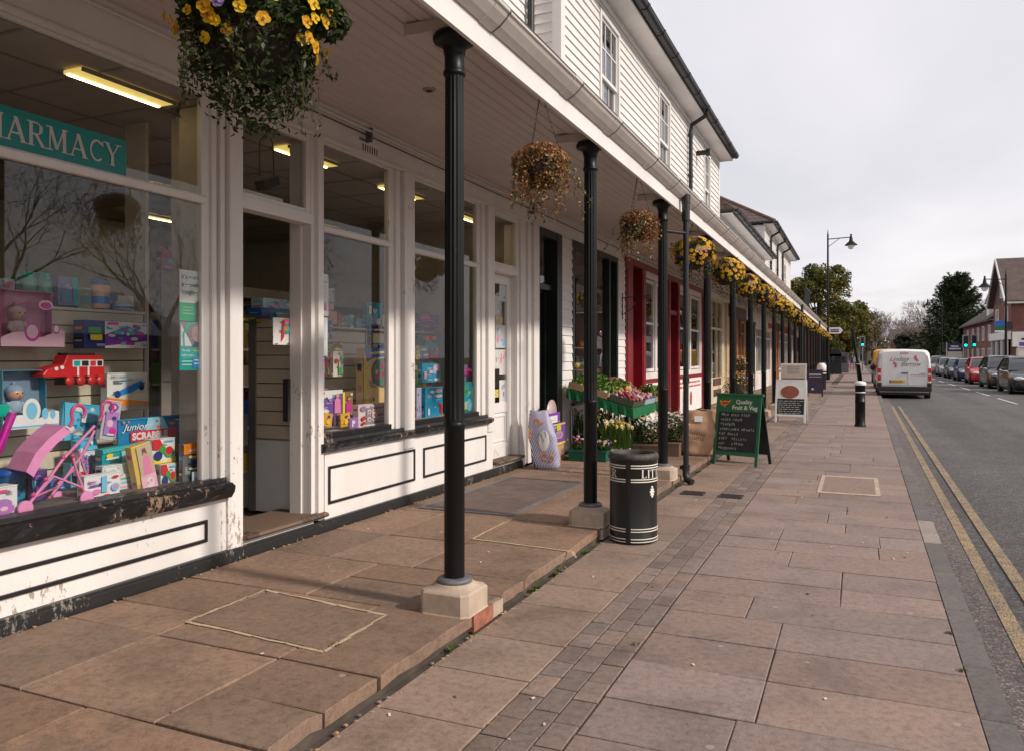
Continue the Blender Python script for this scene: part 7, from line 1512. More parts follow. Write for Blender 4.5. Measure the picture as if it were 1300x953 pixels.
# wires / speckled birds not present; chimneys etc. belong to the buildings
# ============================================================ vehicles
def loft(mb, rings, mat, smooth=True, cap=True):
    n = len(rings[0]); vs = [p for r_ in rings for p in r_]
    mb.add(vs, [(i * n + k, i * n + (k + 1) % n, (i + 1) * n + (k + 1) % n, (i + 1) * n + k) for i in range(len(rings) - 1) for k in range(n)], mat, smooth=smooth)
    if cap: mb.add(rings[0], [tuple(range(n))[::-1]], mat); mb.add(rings[-1], [tuple(range(n))], mat)
def wheel(parent, x, y, r_, side):
    mb = MB(); T = rot('Y', 90); c = (x, y, r_)
    mb.lathe([(r_ * .6, -.10), (r_ * .93, -.10), (r_, -.07), (r_, .07), (r_ * .93, .10), (r_ * .6, .10)], c, 'tyre', 24, T=T); w_ = mb.build('wheel', parent)
    mb = MB(); s = side; mb.lathe([(r_ * .66, s * .09), (r_ * .62, s * .10), (r_ * .55, s * .075), (r_ * .2, s * .085), (0, s * .09)], c, 'alloy', 16, T=T)
    for k in range(5): a = k * 1.2566; mb.cbox((x + s * .098, y + r_ * .36 * math.cos(a), r_ + r_ * .36 * math.sin(a)), (.004, .05, .05), 'trim_black')
    mb.build('rim', w_)
def car(name, label, colr, L=4.0, Wd=1.72, Hh=1.48, kind='hatch'):
    t = thing(name, label, 'car', (0, 0, 0)); m_ = 'car_' + colr; w = Wd / 2; h = Hh; f0 = -L / 2
    st = [(0.0, .70, .34, .58), (.02, .80, .24, .66), (.06, .92, .18, .72), (.13, .98, .17, .78), (.24, 1.0, .17, .885), (.30, 1.0, .17, .93), (.55, 1.0, .17, .955), (.80, 1.0, .17, .98), (.92, .98, .19, .97), (.975, .93, .24, .93), (1.0, .82, .34, .80)]
    if kind == 'saloon': st[8:] = [(.90, .97, .19, .92), (.975, .92, .24, .90), (1.0, .82, .34, .78)]
    mb = MB(); rings = []
    for u, ww, zb, zt in st:
        y = f0 + u * L; W_ = w * ww; zt = zt * h / 1.48
        half = [(0, zb), (W_ * .82, zb), (W_ * .96, zb + .05), (W_, zb + .16), (W_, (zb + zt) / 2 + .03), (W_ * .975, zt - .10), (W_ * .93, zt - .02), (W_ * .82, zt), (W_ * .4, zt + .02), (0, zt + .025)]
        ring = [(x, y, z) for x, z in half] + [(-x, y, z) for x, z in half[-2:0:-1]]; rings.append(ring)
    loft(mb, rings, m_); mb.build('body', t)
    a0, a1, r0, r1 = (.27, .45, .78, .965) if kind == 'hatch' else (.27, .44, .70, .86)
    zb_, zr = .93 * h / 1.48, h
    prof = [(a0, zb_), (a0 + (a1 - a0) * .5, (zb_ + zr) / 2 + .04), (a1, zr - .035), ((a1 + r0) / 2, zr), (r0, zr - .03), ((r0 + r1) / 2, (zr + zb_) / 2 + .06), (r1, zb_ + .02)]
    def hw(z): return w * (.92 - .20 * (z - zb_) / (zr - zb_))
    mb = MB(); vs = []; n = len(prof)
    for s in (-1, 1): vs += [(s * hw(z), f0 + u * L, z) for u, z in prof]
    mb.add(vs, [(k, k + 1, n + k + 1, n + k) for k in range(n - 1)], 'car_glass', smooth=False); mb.add(vs[:n], [tuple(range(n))], 'car_glass'); mb.add(vs[n:], [tuple(range(n))[::-1]], 'car_glass'); mb.build('glazing', t)
    mb = MB()
    top = [(a1 - .015, zr - .05), (a1 + .03, zr - .008), ((a1 + r0) / 2, zr + .014), (r0 - .02, zr - .005), (r0 + .02, zr - .045)]
    vs = []
    for u, z in top: vs += [(-hw(zr) * 1.0, f0 + u * L, z - .035), (-hw(zr) * .92, f0 + u * L, z), (0, f0 + u * L, z + .018), (hw(zr) * .92, f0 + u * L, z), (hw(zr) * 1.0, f0 + u * L, z - .035)]
    mb.add(vs, [(i * 5 + k, i * 5 + k + 1, (i + 1) * 5 + k + 1, (i + 1) * 5 + k) for i in range(4) for k in range(4)], m_, smooth=True); mb.build('roof', t)
    mb = MB()
    for s in (-1, 1):
        P = lambda u, z: (s * (hw(z) + .008), f0 + u * L, z)
        mb.tube([P(a0 - .005, zb_ - .02), P(prof[1][0], prof[1][1]), P(a1, zr - .045)], .030, m_, 6); mb.tube([P(r1 + .0, zb_ - .02), P(prof[5][0], prof[5][1]), P(r0, zr - .045)], .045, m_, 6); mb.tube([P((a1 + r0) / 2 - .01, zb_), P((a1 + r0) / 2, zr - .04)], .028, 'trim_black', 6); mb.tube([P(a1, zr - .045), P(r0, zr - .045)], .026, m_, 6)
    mb.build('pillar', t)
    for s in (-1, 1):
        mb = MB(); mb.ball((s * (w + .09), f0 + (a0 + .06) * L, zb_ + .06), (.10, .05, .07), m_, n=10); mb.box(s * (w - .06), f0 + (a0 + .06) * L - .02, zb_ + .01, s * (w + .06), f0 + (a0 + .06) * L + .02, zb_ + .04, 'trim_black'); mb.build('wing_mirror', t)
        mb = MB(); mb.ball((s * w * .70, f0 + .12, .62 * h / 1.48), (.21, .16, .085), 'lamp_clear', n=12, T=rot('Z', s * 28)); mb.build('headlight', t)
        mb = MB(); mb.ball((s * w * .84, f0 + L - .12, .82), (.10, .12, .14), 'tail_red', n=10); mb.build('tail_light', t)
        for yy in (.19, .81): wheel(t, s * (w - .10), f0 + yy * L, .30, s)
        for yy in (.19, .81):
            mb = MB(); mb.lathe([(.355, 0), (.355, .012), (.30, .012)], (s * (w * .985), f0 + yy * L, .31), 'trim_black', 20, T=rot('Y', 90 * s)); mb.build('wheel_arch', t)
    mb = MB(); mb.box(-w * .55, f0 - .015, .30, w * .55, f0 + .03, .42, 'trim_black'); mb.box(-w * .38, f0 - .012, .56, w * .38, f0 + .05, .63, 'trim_black'); mb.build('grille', t)
    mb = MB(); mb.box(-.26, f0 - .022, .44, .26, f0 - .012, .55, 'plate_white'); mb.build('number_plate', t)
    mb = MB(); mb.box(-w * .9, f0 + .3, .14, w * .9, f0 + L - .3, .3, 'trim_black'); mb.build('underside', t)
    return t
ROADZ = -.10
def put(t, px, py, dx=0, rz=0):
    x, y = G(px, py, ROADZ); t.location = (x + dx, y, ROADZ); t.rotation_euler = (0, 0, R(rz))
carsR = [('black', 'black car parked nearest on the right, cut by the edge of the picture', 1282, 499, 1.70, 4.3, 1.55, 'hatch'), ('graphite', 'dark grey tall car between the black car and the red one', 1256, 494, 1.0, 4.3, 1.6, 'hatch'), ('red', 'bright red hatchback parked on the right', 1236, 488, 1.0, 3.85, 1.52, 'hatch'),
 ('blue', 'small dark blue car beyond the red hatchback', 1219, 484, .9, 3.7, 1.42, 'hatch'), ('teal', 'dark green saloon between the small blue car and the silver one', 1199, 480, .9, 4.3, 1.42, 'saloon'), ('silver', 'silver hatchback just right of the white van', 1187, 477, .9, 4.0, 1.47, 'hatch'), ('silver', 'pale grey car furthest along on the right, behind the silver hatchback', 1184, 470, 1.4, 4.2, 1.6, 'hatch')]
ycar = None
Yc = [38.2, 44.2, 51, 57, 63, 70, 78]
for (c_, lb, px, py, _, L_, H2, kd), yy in zip(carsR, Yc):
    o = car('parked_car', lb, c_, L_, 1.74, H2, kd); o.location = (6.72, yy + L_ / 2, ROADZ); o.rotation_euler = (0, 0, R(random.uniform(-1, 1))); o['group'] = 'cars parked on the right'
# cars and yellow van ahead of the white van (their tails face the camera)
for k, (c_, lb, xx, yy, H2) in enumerate((('graphite', 'dark parked car in front of the white van', .72 + .86, 41.5, 1.55),)):
    o = car('parked_car', lb, c_, 4.2, 1.74, H2); o.location = (xx, yy, ROADZ); o.rotation_euler = (0, 0, R(180)); o['group'] = 'vehicles parked on the left'
def van(name, label, colr, detail=True):
    t = thing(name, label, 'van', (0, 0, 0)); m_ = 'car_' + colr; w = .90; L = 4.15; b0 = -L / 2
    st = [(0, .945, .30, 1.74, .82), (.012, .985, .24, 1.79, .85), (.04, 1, .21, 1.815, .86), (.45, 1, .21, 1.83, .86), (.62, 1, .21, 1.80, .84), (.735, 1, .21, 1.62, .80), (.80, .99, .21, 1.20, .86), (.84, .98, .21, 1.06, .9), (.95, .95, .24, .92, .88), (1.0, .85, .34, .70, .86)]
    mb = MB(); rings = []
    for u, ww, zb, zt, tw in st:
        W_ = w * ww; y = b0 + u * L
        half = [(0, zb), (W_ * .9, zb), (W_ * .985, zb + .08), (W_, zb + .3), (W_ * 1.0, min(zb + .75, zt - .2)), (W_ * (.97 if zt > 1.3 else .99), zt - .35 if zt > 1.3 else zt - .15), (W_ * (tw + .08), zt - .14 if zt > 1.3 else zt - .08), (W_ * tw, zt - .045), (W_ * tw * .86, zt - .008), (0, zt + .02)]
        rings.append([(x, y, z) for x, z in half] + [(-x, y, z) for x, z in half[-2:0:-1]])
    loft(mb, rings, m_); mb.build('body', t)
    mb = MB()
    for s in (-1, 1): mb.box(s * (w * .86), b0 + L * .55, 1.12, s * (w * .985 + .004), b0 + L * .73, 1.50, 'car_glass')
    mb.build('side_window', t); mb = MB(); mb.add([(-w * .8, b0 + L * .797, 1.22), (w * .8, b0 + L * .797, 1.22), (w * .72, b0 + L * .725, 1.66), (-w * .72, b0 + L * .725, 1.66)], [(0, 1, 2, 3)], 'car_glass'); mb.build('windscreen', t)
    for s in (-1, 1):
        mb = MB(); mb.box(s * .785, b0 - .018, .66, s * .905, b0 + .10, 1.13, 'tail_red'); mb.build('tail_light', t, .02)
        mb = MB(); mb.box(s * .79, b0 - .0205, .86, s * .895, b0 - .017, .95, 'lamp_clear'); mb.build('reversing_lamp', t)
        for yy in (.17, .83): wheel(t, s * (w - .09), b0 + yy * L, .31, s)
        mb = MB(); mb.ball((s * (w + .12), b0 + L * .72, 1.12), (.10, .06, .13), 'trim_black', n=10); mb.build('wing_mirror', t)
    mb = MB(); mb.box(-.915, b0 - .06, .28, .915, b0 + .2, .46, 'trim_black'); mb.box(-.915, b0 - .045, .46, -.76, b0 + .15, .60, 'trim_black'); mb.box(.76, b0 - .045, .46, .915, b0 + .15, .60, 'trim_black'); mb.build('rear_bumper', t, .03)
    mb = MB(); mb.box(-.85, b0 + .1, .15, .85, b0 + L - .4, .30, 'trim_black'); mb.build('underside', t)
    mb = MB(); y = b0 - .006
    mb.box(.115, y, .50, .125, y + .02, 1.02, 'grey_iron'); mb.box(-.76, y, .495, .76, y + .02, .502, 'grey_iron')
    for s in (-1, 1): mb.box(s * .76, y, .5, s * .766, y + .02, 1.60, 'grey_iron')
    mb.build('door_seam', t); mb = MB(); mb.box(-.10, b0 - .035, .93, .12, b0, .965, 'trim_black'); mb.build('handle', t, .006)
    mb = MB(); mb.box(-.14, b0 - .01, 1.665, .14, b0 + .03, 1.70, 'tail_red'); mb.build('brake_light', t, .005)
    if detail:
        mb = MB(); mb.box(-.50, b0 - .022, .585, .02, b0 - .012, .695, 'plate_yellow'); o = mb.build('number_plate', t)
        mb = MB(); mb.box(-.50, b0 - .0235, .585, -.455, b0 - .022, .695, 'plate_blue' if 'plate_blue' in M else (plain('plate_blue', (.02, .06, .4), .4).name)); mb.text('GK56 FZH', faceT(-.445, b0 - .0225, .605), .095, 'trim_black', sx=.92, bold=.002); mb.build('plate_lettering', o)
        plain('flower_pink', (.62, .04, .20), .4, var=.05) if 'flower_pink' not in M else None
        mb = MB(); y = b0 - .010
        mb.text('Lindsay', faceT(-.50, y, 1.395), .235, 'grey_iron', shear=.45, sx=.92); mb.text('Barrow', faceT(-.13, y, 1.205), .235, 'grey_iron', shear=.45, sx=.92); mb.text('florists', faceT(.42, y, .935), .055, 'grey_iron') if False else None
        mb.build('lettering', t); mb = MB()
        for cx, cz, a0 in ((.44, 1.50, 200), (-.36, 1.24, 20)):
            for k in range(7):
                a = R(a0 - 75 + k * 25); d = Vector((math.cos(a), 0, math.sin(a))); nn = Vector((-d.z, 0, d.x)); c = Vector((cx, y - .002, cz)); Lp = .15
                mb.add([c + d * .015, c + d * Lp * .6 + nn * .018, c + d * Lp, c + d * Lp * .6 - nn * .018], [(0, 1, 2, 3)], 'flower_pink')
        mb.box(.20, y - .004, .865, .72, y - .001, .885, 'flower_pink'); mb.box(.5, y - .004, .93, .70, y - .001, .945, 'grey_iron'); mb.build('flower_emblem', t)
    return t
v = van('parked_van', 'white van seen from behind with grey script lettering and pink flowers', 'white')
xl, yl = G(1113.5, 505, ROADZ); v.location = (xl + .92, yl + 2.05, ROADZ); v.rotation_euler = (0, 0, R(0)); v['group'] = 'vehicles parked on the left'
v2 = van('parked_van', 'yellow van showing over the dark car in front of the white van', 'yellow', False); v2.location = (1.66, 50, ROADZ); v2.scale = (1, 1, 1.08); v2['group'] = 'vehicles parked on the left'
# ============================================================ buildings across the road
def win_x(parent, X, y, z, w_, h_, frame='sign_white', glass_='car_glass', face=-1, name='window'):
    mb = MB(); f = face; a, b = sorted((X, X + f * .06)); 
    mb.box(a, y - w_ / 2, z, b, y - w_ / 2 + .08, z + h_, frame); mb.box(a, y + w_ / 2 - .08, z, b, y + w_ / 2, z + h_, frame); mb.box(a, y - w_ / 2 + .08, z, b, y + w_ / 2 - .08, z + .08, frame); mb.box(a, y - w_ / 2 + .08, z + h_ - .08, b, y + w_ / 2 - .08, z + h_, frame); mb.box(a, y - .025, z + .08, b, y + .025, z + h_ - .08, frame)
    o = mb.build(name, parent); mb = MB(); mb.box(X + f * .002, y - w_ / 2 + .08, z + .08, X + f * .02, y + w_ / 2 - .08, z + h_ - .08, glass_); mb.build('pane', o)
t = thing('brick_house', 'red-brick building with tall tiled gable and white shop front at the right edge', 'building', (10.5, 66, 0))
y0, y1 = 69, 77.3; ym = 73; ze, zr = 5.74, 9.1
mb = MB(); mb.box(10.5, y0, 0, 19, y1, ze, 'brick'); mb.add([(10.5, y0, ze), (10.5, y1, ze), (10.5, ym, zr - .2)], [(0, 1, 2), ], 'brick_dark'); mb.build('wall', t)
mb = MB(); 
for (ya, yb) in ((y0 - .35, ym), (y1 + .35, ym)):
    s = [(10.1, ya, ze - .25), (20, ya, ze - .25), (20, yb, zr), (10.1, yb, zr)]; u = [(p[0], p[1], p[2] + .16) for p in s]
    mb.add(s + u, [(0, 1, 2, 3), (4, 5, 6, 7), (0, 1, 5, 4), (3, 0, 4, 7)], 'tile_roof')
mb.build('roof', t); mb = MB(); mb.box(10.1, y0 - .42, ze - .33, 20, y0 - .36, ze - .2, 'gutter_white'); mb.tube([(10.05, y0 - .36, ze - .15), (10.05, ym, zr + .08), (10.05, y1 + .36, ze - .15)], .09, 'white_paint', 4); mb.build('bargeboard', t)
for yy in (70.8, 75.2): win_x(t, 10.5, yy, 3.6, 1.3, 1.7)
win_x(t, 10.5, 73, 6.1, 1.2, 1.3)
mb = MB(); mb.box(10.2, y0, 0, 10.498, y1, .6, 'brick_dark'); mb.box(10.15, y0 - .1, 2.75, 10.498, y1, 3.35, 'sign_white'); mb.build('fascia', t)
for yy in (70.2, 72.8, 75.4): 
    mb = MB(); mb.box(10.3, yy - 1.0, .6, 10.34, yy + 1.0, 2.7, 'car_glass'); mb.box(10.2, yy - 1.1, .6, 10.34, yy - 1.0, 2.74, 'sign_white'); mb.box(10.2, yy + 1.0, .6, 10.34, yy + 1.1, 2.74, 'sign_white'); mb.build('shop_window', t)
mb = MB(); mb.box(10.55, y0 - .3, 2.2, 14, y0 - .001, 3.3, 'sign_white'); mb.box(10.55, y0 - .12, 0, 14, y0 - .001, 2.2, 'brick_dark'); mb.box(10.8, y0 - .15, .9, 12.6, y0 - .121, 2.1, 'cream_paint'); mb.build('side_bay', t)
t2 = thing('projecting_sign', 'small blue and green sign projecting from the brick gable', 'sign', (10.2, 62, 4)); x_, D = 9.9, 62
y_ = 68.2; mb = MB(); z_ = 3.75; mb.box(9.35, y_, z_, 10.05, y_ + .08, z_ + .35, 'sign_blue' if 'sign_blue' in M else plain('sign_blue', (.01, .12, .50), .4).name); mb.build('upper_panel', t2); mb = MB(); mb.box(9.35, y_, z_ - .35, 10.05, y_ + .08, z_ - .001, 'green_board'); mb.build('lower_panel', t2); mb = MB(); mb.box(9.35, y_, z_ - .46, 10.05, y_ + .08, z_ - .352, 'sign_white'); mb.box(10.0, y_ + .03, z_ - .3, 10.5, y_ + .06, z_ + .3, 'trim_black'); mb.build('bracket', t2)
t = thing('brick_house', 'lower terrace of red-brick houses with tiled roofs beyond the gable', 'building', (10.5, 80, 0))
mb = MB(); mb.box(10.5, 77.4, 0, 18, 98, 4.6, 'brick'); mb.build('wall', t); mb = MB()
s = [(10.1, 77.4, 4.5), (14.2, 77.4, 7.4), (14.2, 98.5, 7.4), (10.1, 98.5, 4.5)]; mb.add(s + [(p[0], p[1], p[2] + .15) for p in s] + [(18.3, 77.4, 4.5), (18.3, 98.5, 4.5)], [(0, 1, 2, 3), (4, 5, 6, 7), (0, 3, 7, 4), (5, 6, 9, 8), (0, 1, 5, 4)], 'tile_roof'); mb.build('roof', t)
for yy in (79.4, 83, 86.4, 90, 94): win_x(t, 10.5, yy, 2.9, 1.1, 1.3); win_x(t, 10.5, yy, .8, 1.4, 1.4)
mb = MB(); mb.box(11.2, 80.6, 5.4, 12.3, 81.6, 8.6, 'brick'); mb.box(11.15, 80.55, 8.6, 12.35, 81.65, 8.75, 'terracotta'); mb.box(12.2, 92, 6.6, 13, 93, 8.6, 'brick'); mb.build('chimney', t)
mb = MB(); mb.box(10.9, 82.9, 4.9, 12.6, 84.3, 6.3, 'white_paint'); mb.add([(10.7, 82.7, 6.3), (10.7, 84.5, 6.3), (13, 84.5, 6.3), (13, 82.7, 6.3), (10.9, 83.6, 7.2), (13, 83.6, 7.2)], [(0, 1, 4), (0, 4, 5, 3), (1, 2, 5, 4)], 'roof_grey'); d = mb.build('dormer', t); win_x(d, 10.9, 75.6, 5.1, .9, 1.0) if False else None
# signs at the right edge and behind the cars
t = thing('estate_sign', 'white sign boards with dark lettering panel on a post at the right edge', 'sign', (9.3, 52, 0)); D = 9.2 / (.203 * CT); x_ = 9.2; y_ = (D + x_ * ST) / CT
mb = MB(); z = H_ + (HY - 441) * D / F_; mb.tube([(x_ + .7, y_ + .05, 0), (x_ + .7, y_ + .05, z + 1.2)], .05, 'galvanised', 8); mb.build('pole', t)
mb = MB(); mb.box(x_, y_, z - .15, x_ + 1.0, y_ + .04, z + .8, 'sign_white'); mb.box(x_ + .04, y_, z - .75, x_ + 1.0, y_ + .04, z - .2, 'ivory'); mb.build('board', t); mb = MB(); mb.box(x_ + .08, y_ - .006, z + .08, x_ + .92, y_ - .001, z + .32, 'purple_print'); mb.box(x_ + .2, y_ - .006, z + .45, x_ + .7, y_ - .001, z + .58, 'trim_black'); mb.box(x_ + .04, y_ - .006, z - .08, x_ + .96, y_ - .001, z - .02, 'teal'); mb.build('lettering', t)
mb = MB(); mb.lathe([(.30, 0), (.30, .03), (0, .031)], (x_ + .9, y_ - .02, z + 1.15), 'tail_red', 18, T=rot('X', 90)); mb.lathe([(.20, .032), (0, .033)], (x_ + .9, y_ - .02, z + 1.15), 'sign_white', 18, T=rot('X', 90)); o = mb.build('road_sign'); tag(o, 'round red-bordered road sign at the right edge above the white boards', 'road sign')
t = thing('site_sign', 'navy and cream sign board standing before the dark conifer', 'sign', (9, 80, 0)); D = 82; x_ = .114 * CT * D; y_ = (D + x_ * ST) / CT
mb = MB(); mb.box(x_, y_, 1.1, x_ + 1.35, y_ + .06, 2.0, 'ivory'); mb.build('lower_board', t); mb = MB(); mb.box(x_ - .05, y_ - .02, 2.0, x_ + 1.4, y_ + .06, 2.8, 'car_blue'); mb.build('upper_board', t)
mb = MB(); mb.box(x_ + .3, y_ - .03, 2.45, x_ + 1.0, y_ - .021, 2.6, 'sign_white'); mb.box(x_ + .15, y_ - .03, 2.2, x_ + 1.2, y_ - .021, 2.35, 'sign_white'); mb.build('lettering', t); mb = MB(); mb.box(x_ - .12, y_, 0, x_ - .05, y_ + .07, 2.9, 'sign_white'); mb.box(x_ + 1.4, y_, 0, x_ + 1.47, y_ + .07, 2.9, 'sign_white'); mb.build('sign_post', t)
# left side beyond the arcade: low brick fronts
t = thing('brick_house', 'low orange-brick shop beyond the end of the arcade with green sign', 'building', (-4, 64, 0)); mb = MB(); mb.box(-12, 64, 0, -2.6, 76, 3.4, 'brick'); mb.build('wall', t); mb = MB(); mb.box(-12.2, 63.8, 3.4, -2.3, 76.2, 3.6, 'roof_grey'); mb.build('roof', t)
mb = MB(); mb.box(-2.59, 65.5, 2.0, -2.2, 66.2, 2.6, 'green_board'); mb.build('green_sign', t)
for yy in (67, 70, 73): win_x(t, -2.6, yy, .7, 2.0, 1.7, 'dark_green_paint', face=1, name='shop_window')
for i, (px, py, w_, h_, c_) in enumerate(((1061, 475, .9, 1.9, 'dark_green_paint'), (1070, 473, 1.0, 1.9, 'grey_iron'))):
    x, y = G(px, py); t = thing('kiosk', ['arched dark green cabinet on the far pavement', 'grey telephone cabinet beside the arched green one'][i], 'cabinet', (x, y, 0)); mb = MB(); mb.box(x - w_ / 2, y, 0, x + w_ / 2, y + .8, h_ - .2, c_); mb.lathe([(w_ / 2, 0), (w_ / 2, .8)], (x, y + .0, h_ - .2), c_, 16, T=rot('X', -90)) if i == 0 else mb.box(x - w_ / 2 - .03, y - .03, h_ - .2, x + w_ / 2 + .03, y + .83, h_ - .1, c_); mb.build('cabinet_body', t, .02); mb = MB(); mb.box(x - w_ * .32, y - .012, .9, x + w_ * .32, y - .001, 1.5, 'car_glass'); mb.build('window', t)
t = thing('brick_house', 'far brown building on the left pavement behind the walkers', 'building', (-5, 95, 0)); mb = MB(); mb.box(-14, 95, 0, -2.3, 120, 5.2, 'brick_dark'); mb.box(-2.29, 97, .5, -2.2, 102, 2.6, 'sign_white'); mb.build('wall', t); mb = MB(); mb.box(-14.2, 94.8, 5.2, -2, 120, 5.4, 'roof_grey'); mb.build('roof', t)
for i, (x_, y_, w_, d_, h_) in enumerate(((-8, 205, 12, 10, 5), (-24, 170, 10, 12, 5.5), (14, 235, 12, 10, 6))):
    t = thing('far_house', ['distant brick house at the end of the street', 'distant brick house hidden among the left-hand trees', 'distant house behind the right-hand trees'][i], 'house', (x_, y_, 0)); mb = MB(); mb.box(x_ - w_ / 2, y_, 0, x_ + w_ / 2, y_ + d_, h_, 'brick_dark'); mb.build('wall', t)
    mb = MB(); v_ = [(x_ - w_ / 2 - .3, y_ - .3, h_), (x_ + w_ / 2 + .3, y_ - .3, h_), (x_ + w_ / 2 + .3, y_ + d_, h_), (x_ - w_ / 2 - .3, y_ + d_, h_), (x_ - w_ / 2, y_ + d_ / 2, h_ + 3), (x_ + w_ / 2, y_ + d_ / 2, h_ + 3)]; mb.add(v_, [(0, 1, 5, 4), (2, 3, 4, 5), (0, 4, 3), (1, 2, 5)], 'tile_roof'); mb.build('roof', t)
    for k in (-.25, .25): mb = MB(); mb.box(x_ + k * w_ - .6, y_ - .06, 1.2, x_ + k * w_ + .6, y_ - .001, 2.4, 'sign_white'); mb.box(x_ + k * w_ - .5, y_ - .08, 1.3, x_ + k * w_ + .5, y_ - .061, 2.3, 'car_glass'); mb.build('window', t)
# ============================================================ trees
def bare_tree(name, label, h, seed, r0=.22, spread=1.0, depth=6, twig=True, mat='bark_grey', cat='tree', group=None, thick=1.0, tips=3):
    t = thing(name, label, cat, (0, 0, 0), group=group); q = random.Random(seed); tr_, cr = MB(), MB()
    def grow(p, d, L, r_, lev):
        n = 3 if lev < 3 else 2; pts = [Vector(p)]; dd = Vector(d)
        for k in range(n): dd = (dd + Vector((q.gauss(0, .13), q.gauss(0, .13), q.gauss(.03, .06)))).normalized(); pts.append(pts[-1] + dd * L / n)
        e = r_ * (.68 if lev else .72)
        (tr_ if lev < 1 else cr).tube(pts, [r_ + (e - r_) * k / n for k in range(n + 1)], mat, 7 if lev < 2 else (4 if lev < 4 else 3), cap=False, smooth=lev < 3)
        if lev >= depth: return
        kn = 3 if lev in (0, 1) else (q.choice((2, 3)) if lev < depth - 1 else tips)
        for k in range(kn):
            ax = dd.orthogonal().normalized(); ax.rotate(Matrix.Rotation(k * 6.28 / kn + q.uniform(-.6, .6), 3, dd)); a = q.uniform(.28, .62) * spread
            nd = (dd * math.cos(a) + ax * math.sin(a)); nd.z += .10; nd.normalize()
            grow(pts[-1] if k else pts[-1], nd, L * q.uniform(.66, .86), max(e * q.uniform(.6, .8), .006 * thick), lev + 1)
        if lev and lev < depth - 1:
            ax = dd.orthogonal().normalized(); ax.rotate(Matrix.Rotation(q.uniform(0, 6.28), 3, dd)); grow(pts[1], (dd * .6 + ax * .8).normalized(), L * .6, max(e * .45, .006 * thick), lev + 2)
    grow((0, 0, 0), (q.uniform(-.05, .05), q.uniform(-.05, .05), 1), h * .26, r0, 0); tr_.build('trunk', t); cr.build('branches', t); return t
def leafy_tree(name, label, h, rx, rz_, seed, cols, n, size, trunk_h=None, cat='tree'):
    t = thing(name, label, cat, (0, 0, 0)); q = random.Random(seed); mb = MB(); th = trunk_h or h * .35
    mb.tube([(0, 0, 0), (.1, .05, th), (.0, .1, h * .7)], [.35, .26, .10], 'bark', 8)
    cl = []
    for k in range(110):
        u = q.uniform(-1, 1); a = q.uniform(0, 6.28); s_ = math.sqrt(1 - u * u); r_ = q.uniform(.3, 1) ** .55
        c = Vector((s_ * math.cos(a) * rx * r_ * .82, s_ * math.sin(a) * rx * r_ * .82, h - rz_ + u * rz_ * r_ * .86)); cl.append((c, q.uniform(.13, .27) * rx))
    for c, r_ in cl[::6]: mb.tube([(0, 0, min(th, c.z * .6)), Vector((0, 0, c.z * .6)).lerp(c, .5), c], [.13, .08, .03], 'bark', 5, cap=False)
    mb.build('trunk', t); mb = MB()
    for c, r_ in cl: leafs(mb, c, (r_, r_, r_ * .8), n // 110, size, [q.choice(cols), q.choice(cols)], q, shell=.5, squash=1.6)
    mb.build('crown', t); return t
YG = [(.17, .155, .03), (.13, .14, .035), (.21, .165, .035), (.09, .10, .025), (.06, .075, .02), (.24, .185, .045)]
def place(t, px, D, z=0):
    k = (px - CX) / F_; u = k * D; t.location = (u * CT - D * ST, u * ST + D * CT, z); return t
place(leafy_tree('broadleaf_tree', 'big yellow-green tree rising behind the end of the arcade', 12.4, 4.3, 6.0, 1, YG, 26000, .13), 1040, 84)
place(leafy_tree('broadleaf_tree', 'dark green tree behind the balcony railing, left of the tall lamp post', 9.5, 3.2, 4.5, 2, [(.05, .05, .02), (.08, .06, .025), (.045, .05, .018), (.09, .085, .03)], 12000, .14), 1012, 88)
place(leafy_tree('broadleaf_tree', 'smaller yellow-green tree overhanging the left pavement by the traffic light', 9.8, 3.4, 4.3, 3, YG, 15000, .14), 1076, 104)
place(leafy_tree('broadleaf_tree', 'thin olive tree behind the first traffic light', 9.8, 3.0, 4.0, 4, [(.12, .10, .04), (.15, .12, .05), (.10, .09, .04)], 2600, .14), 1100, 128)
# conifer with upswept feathery branches
t = thing('conifer_tree', 'large dark conifer with ragged upswept branches on the right', 'tree', (0, 0, 0)); q = random.Random(4); mb = MB(); mb.tube([(0, 0, 0), (0, 0, 12.6)], [.42, .06], 'bark', 8); mb.build('trunk', t); mb = MB()
for k in range(430):
    z0 = q.uniform(.6, 11.8); v_ = z0 / 13; rad = 4.3 * (1 - v_ ** 1.7) * q.uniform(.75, 1.12) + .25; a = q.uniform(0, 6.28); rise = q.uniform(.35, .8) * (rad * .6 + .5); n = 7; p = Vector((0, 0, z0))
    for j in range(1, n + 1):
        u = j / n; c = p + Vector((math.cos(a) * rad * u, math.sin(a) * rad * u, rise * u * u)); w_ = .42 * (1 - u * .55)
        for _ in range(17):
            d = Vector((math.cos(a) + q.gauss(0, .55), math.sin(a) + q.gauss(0, .55), .35 + q.gauss(0, .35))).normalized(); b0_ = c + Vector((q.gauss(0, w_ * .5), q.gauss(0, w_ * .5), q.gauss(0, w_ * .35))); sd = d.orthogonal().normalized(); sd.rotate(Matrix.Rotation(q.uniform(0, 6.28), 3, d)); Lq = q.uniform(.22, .5); m_ = q.uniform(.7, 1.3); kc = q.choice([(.035, .055, .022), (.05, .07, .03), (.022, .036, .016), (.065, .085, .035)])
            mb.add([b0_, b0_ + d * Lq * .4 + sd * .05, b0_ + d * Lq, b0_ + d * Lq * .4 - sd * .05], [(0, 1, 2, 3)], 'leaf', tuple(v * m_ for v in kc))
mb.build('foliage', t); place(t, 1214, 104)
HG = 'bare trees along the far street'
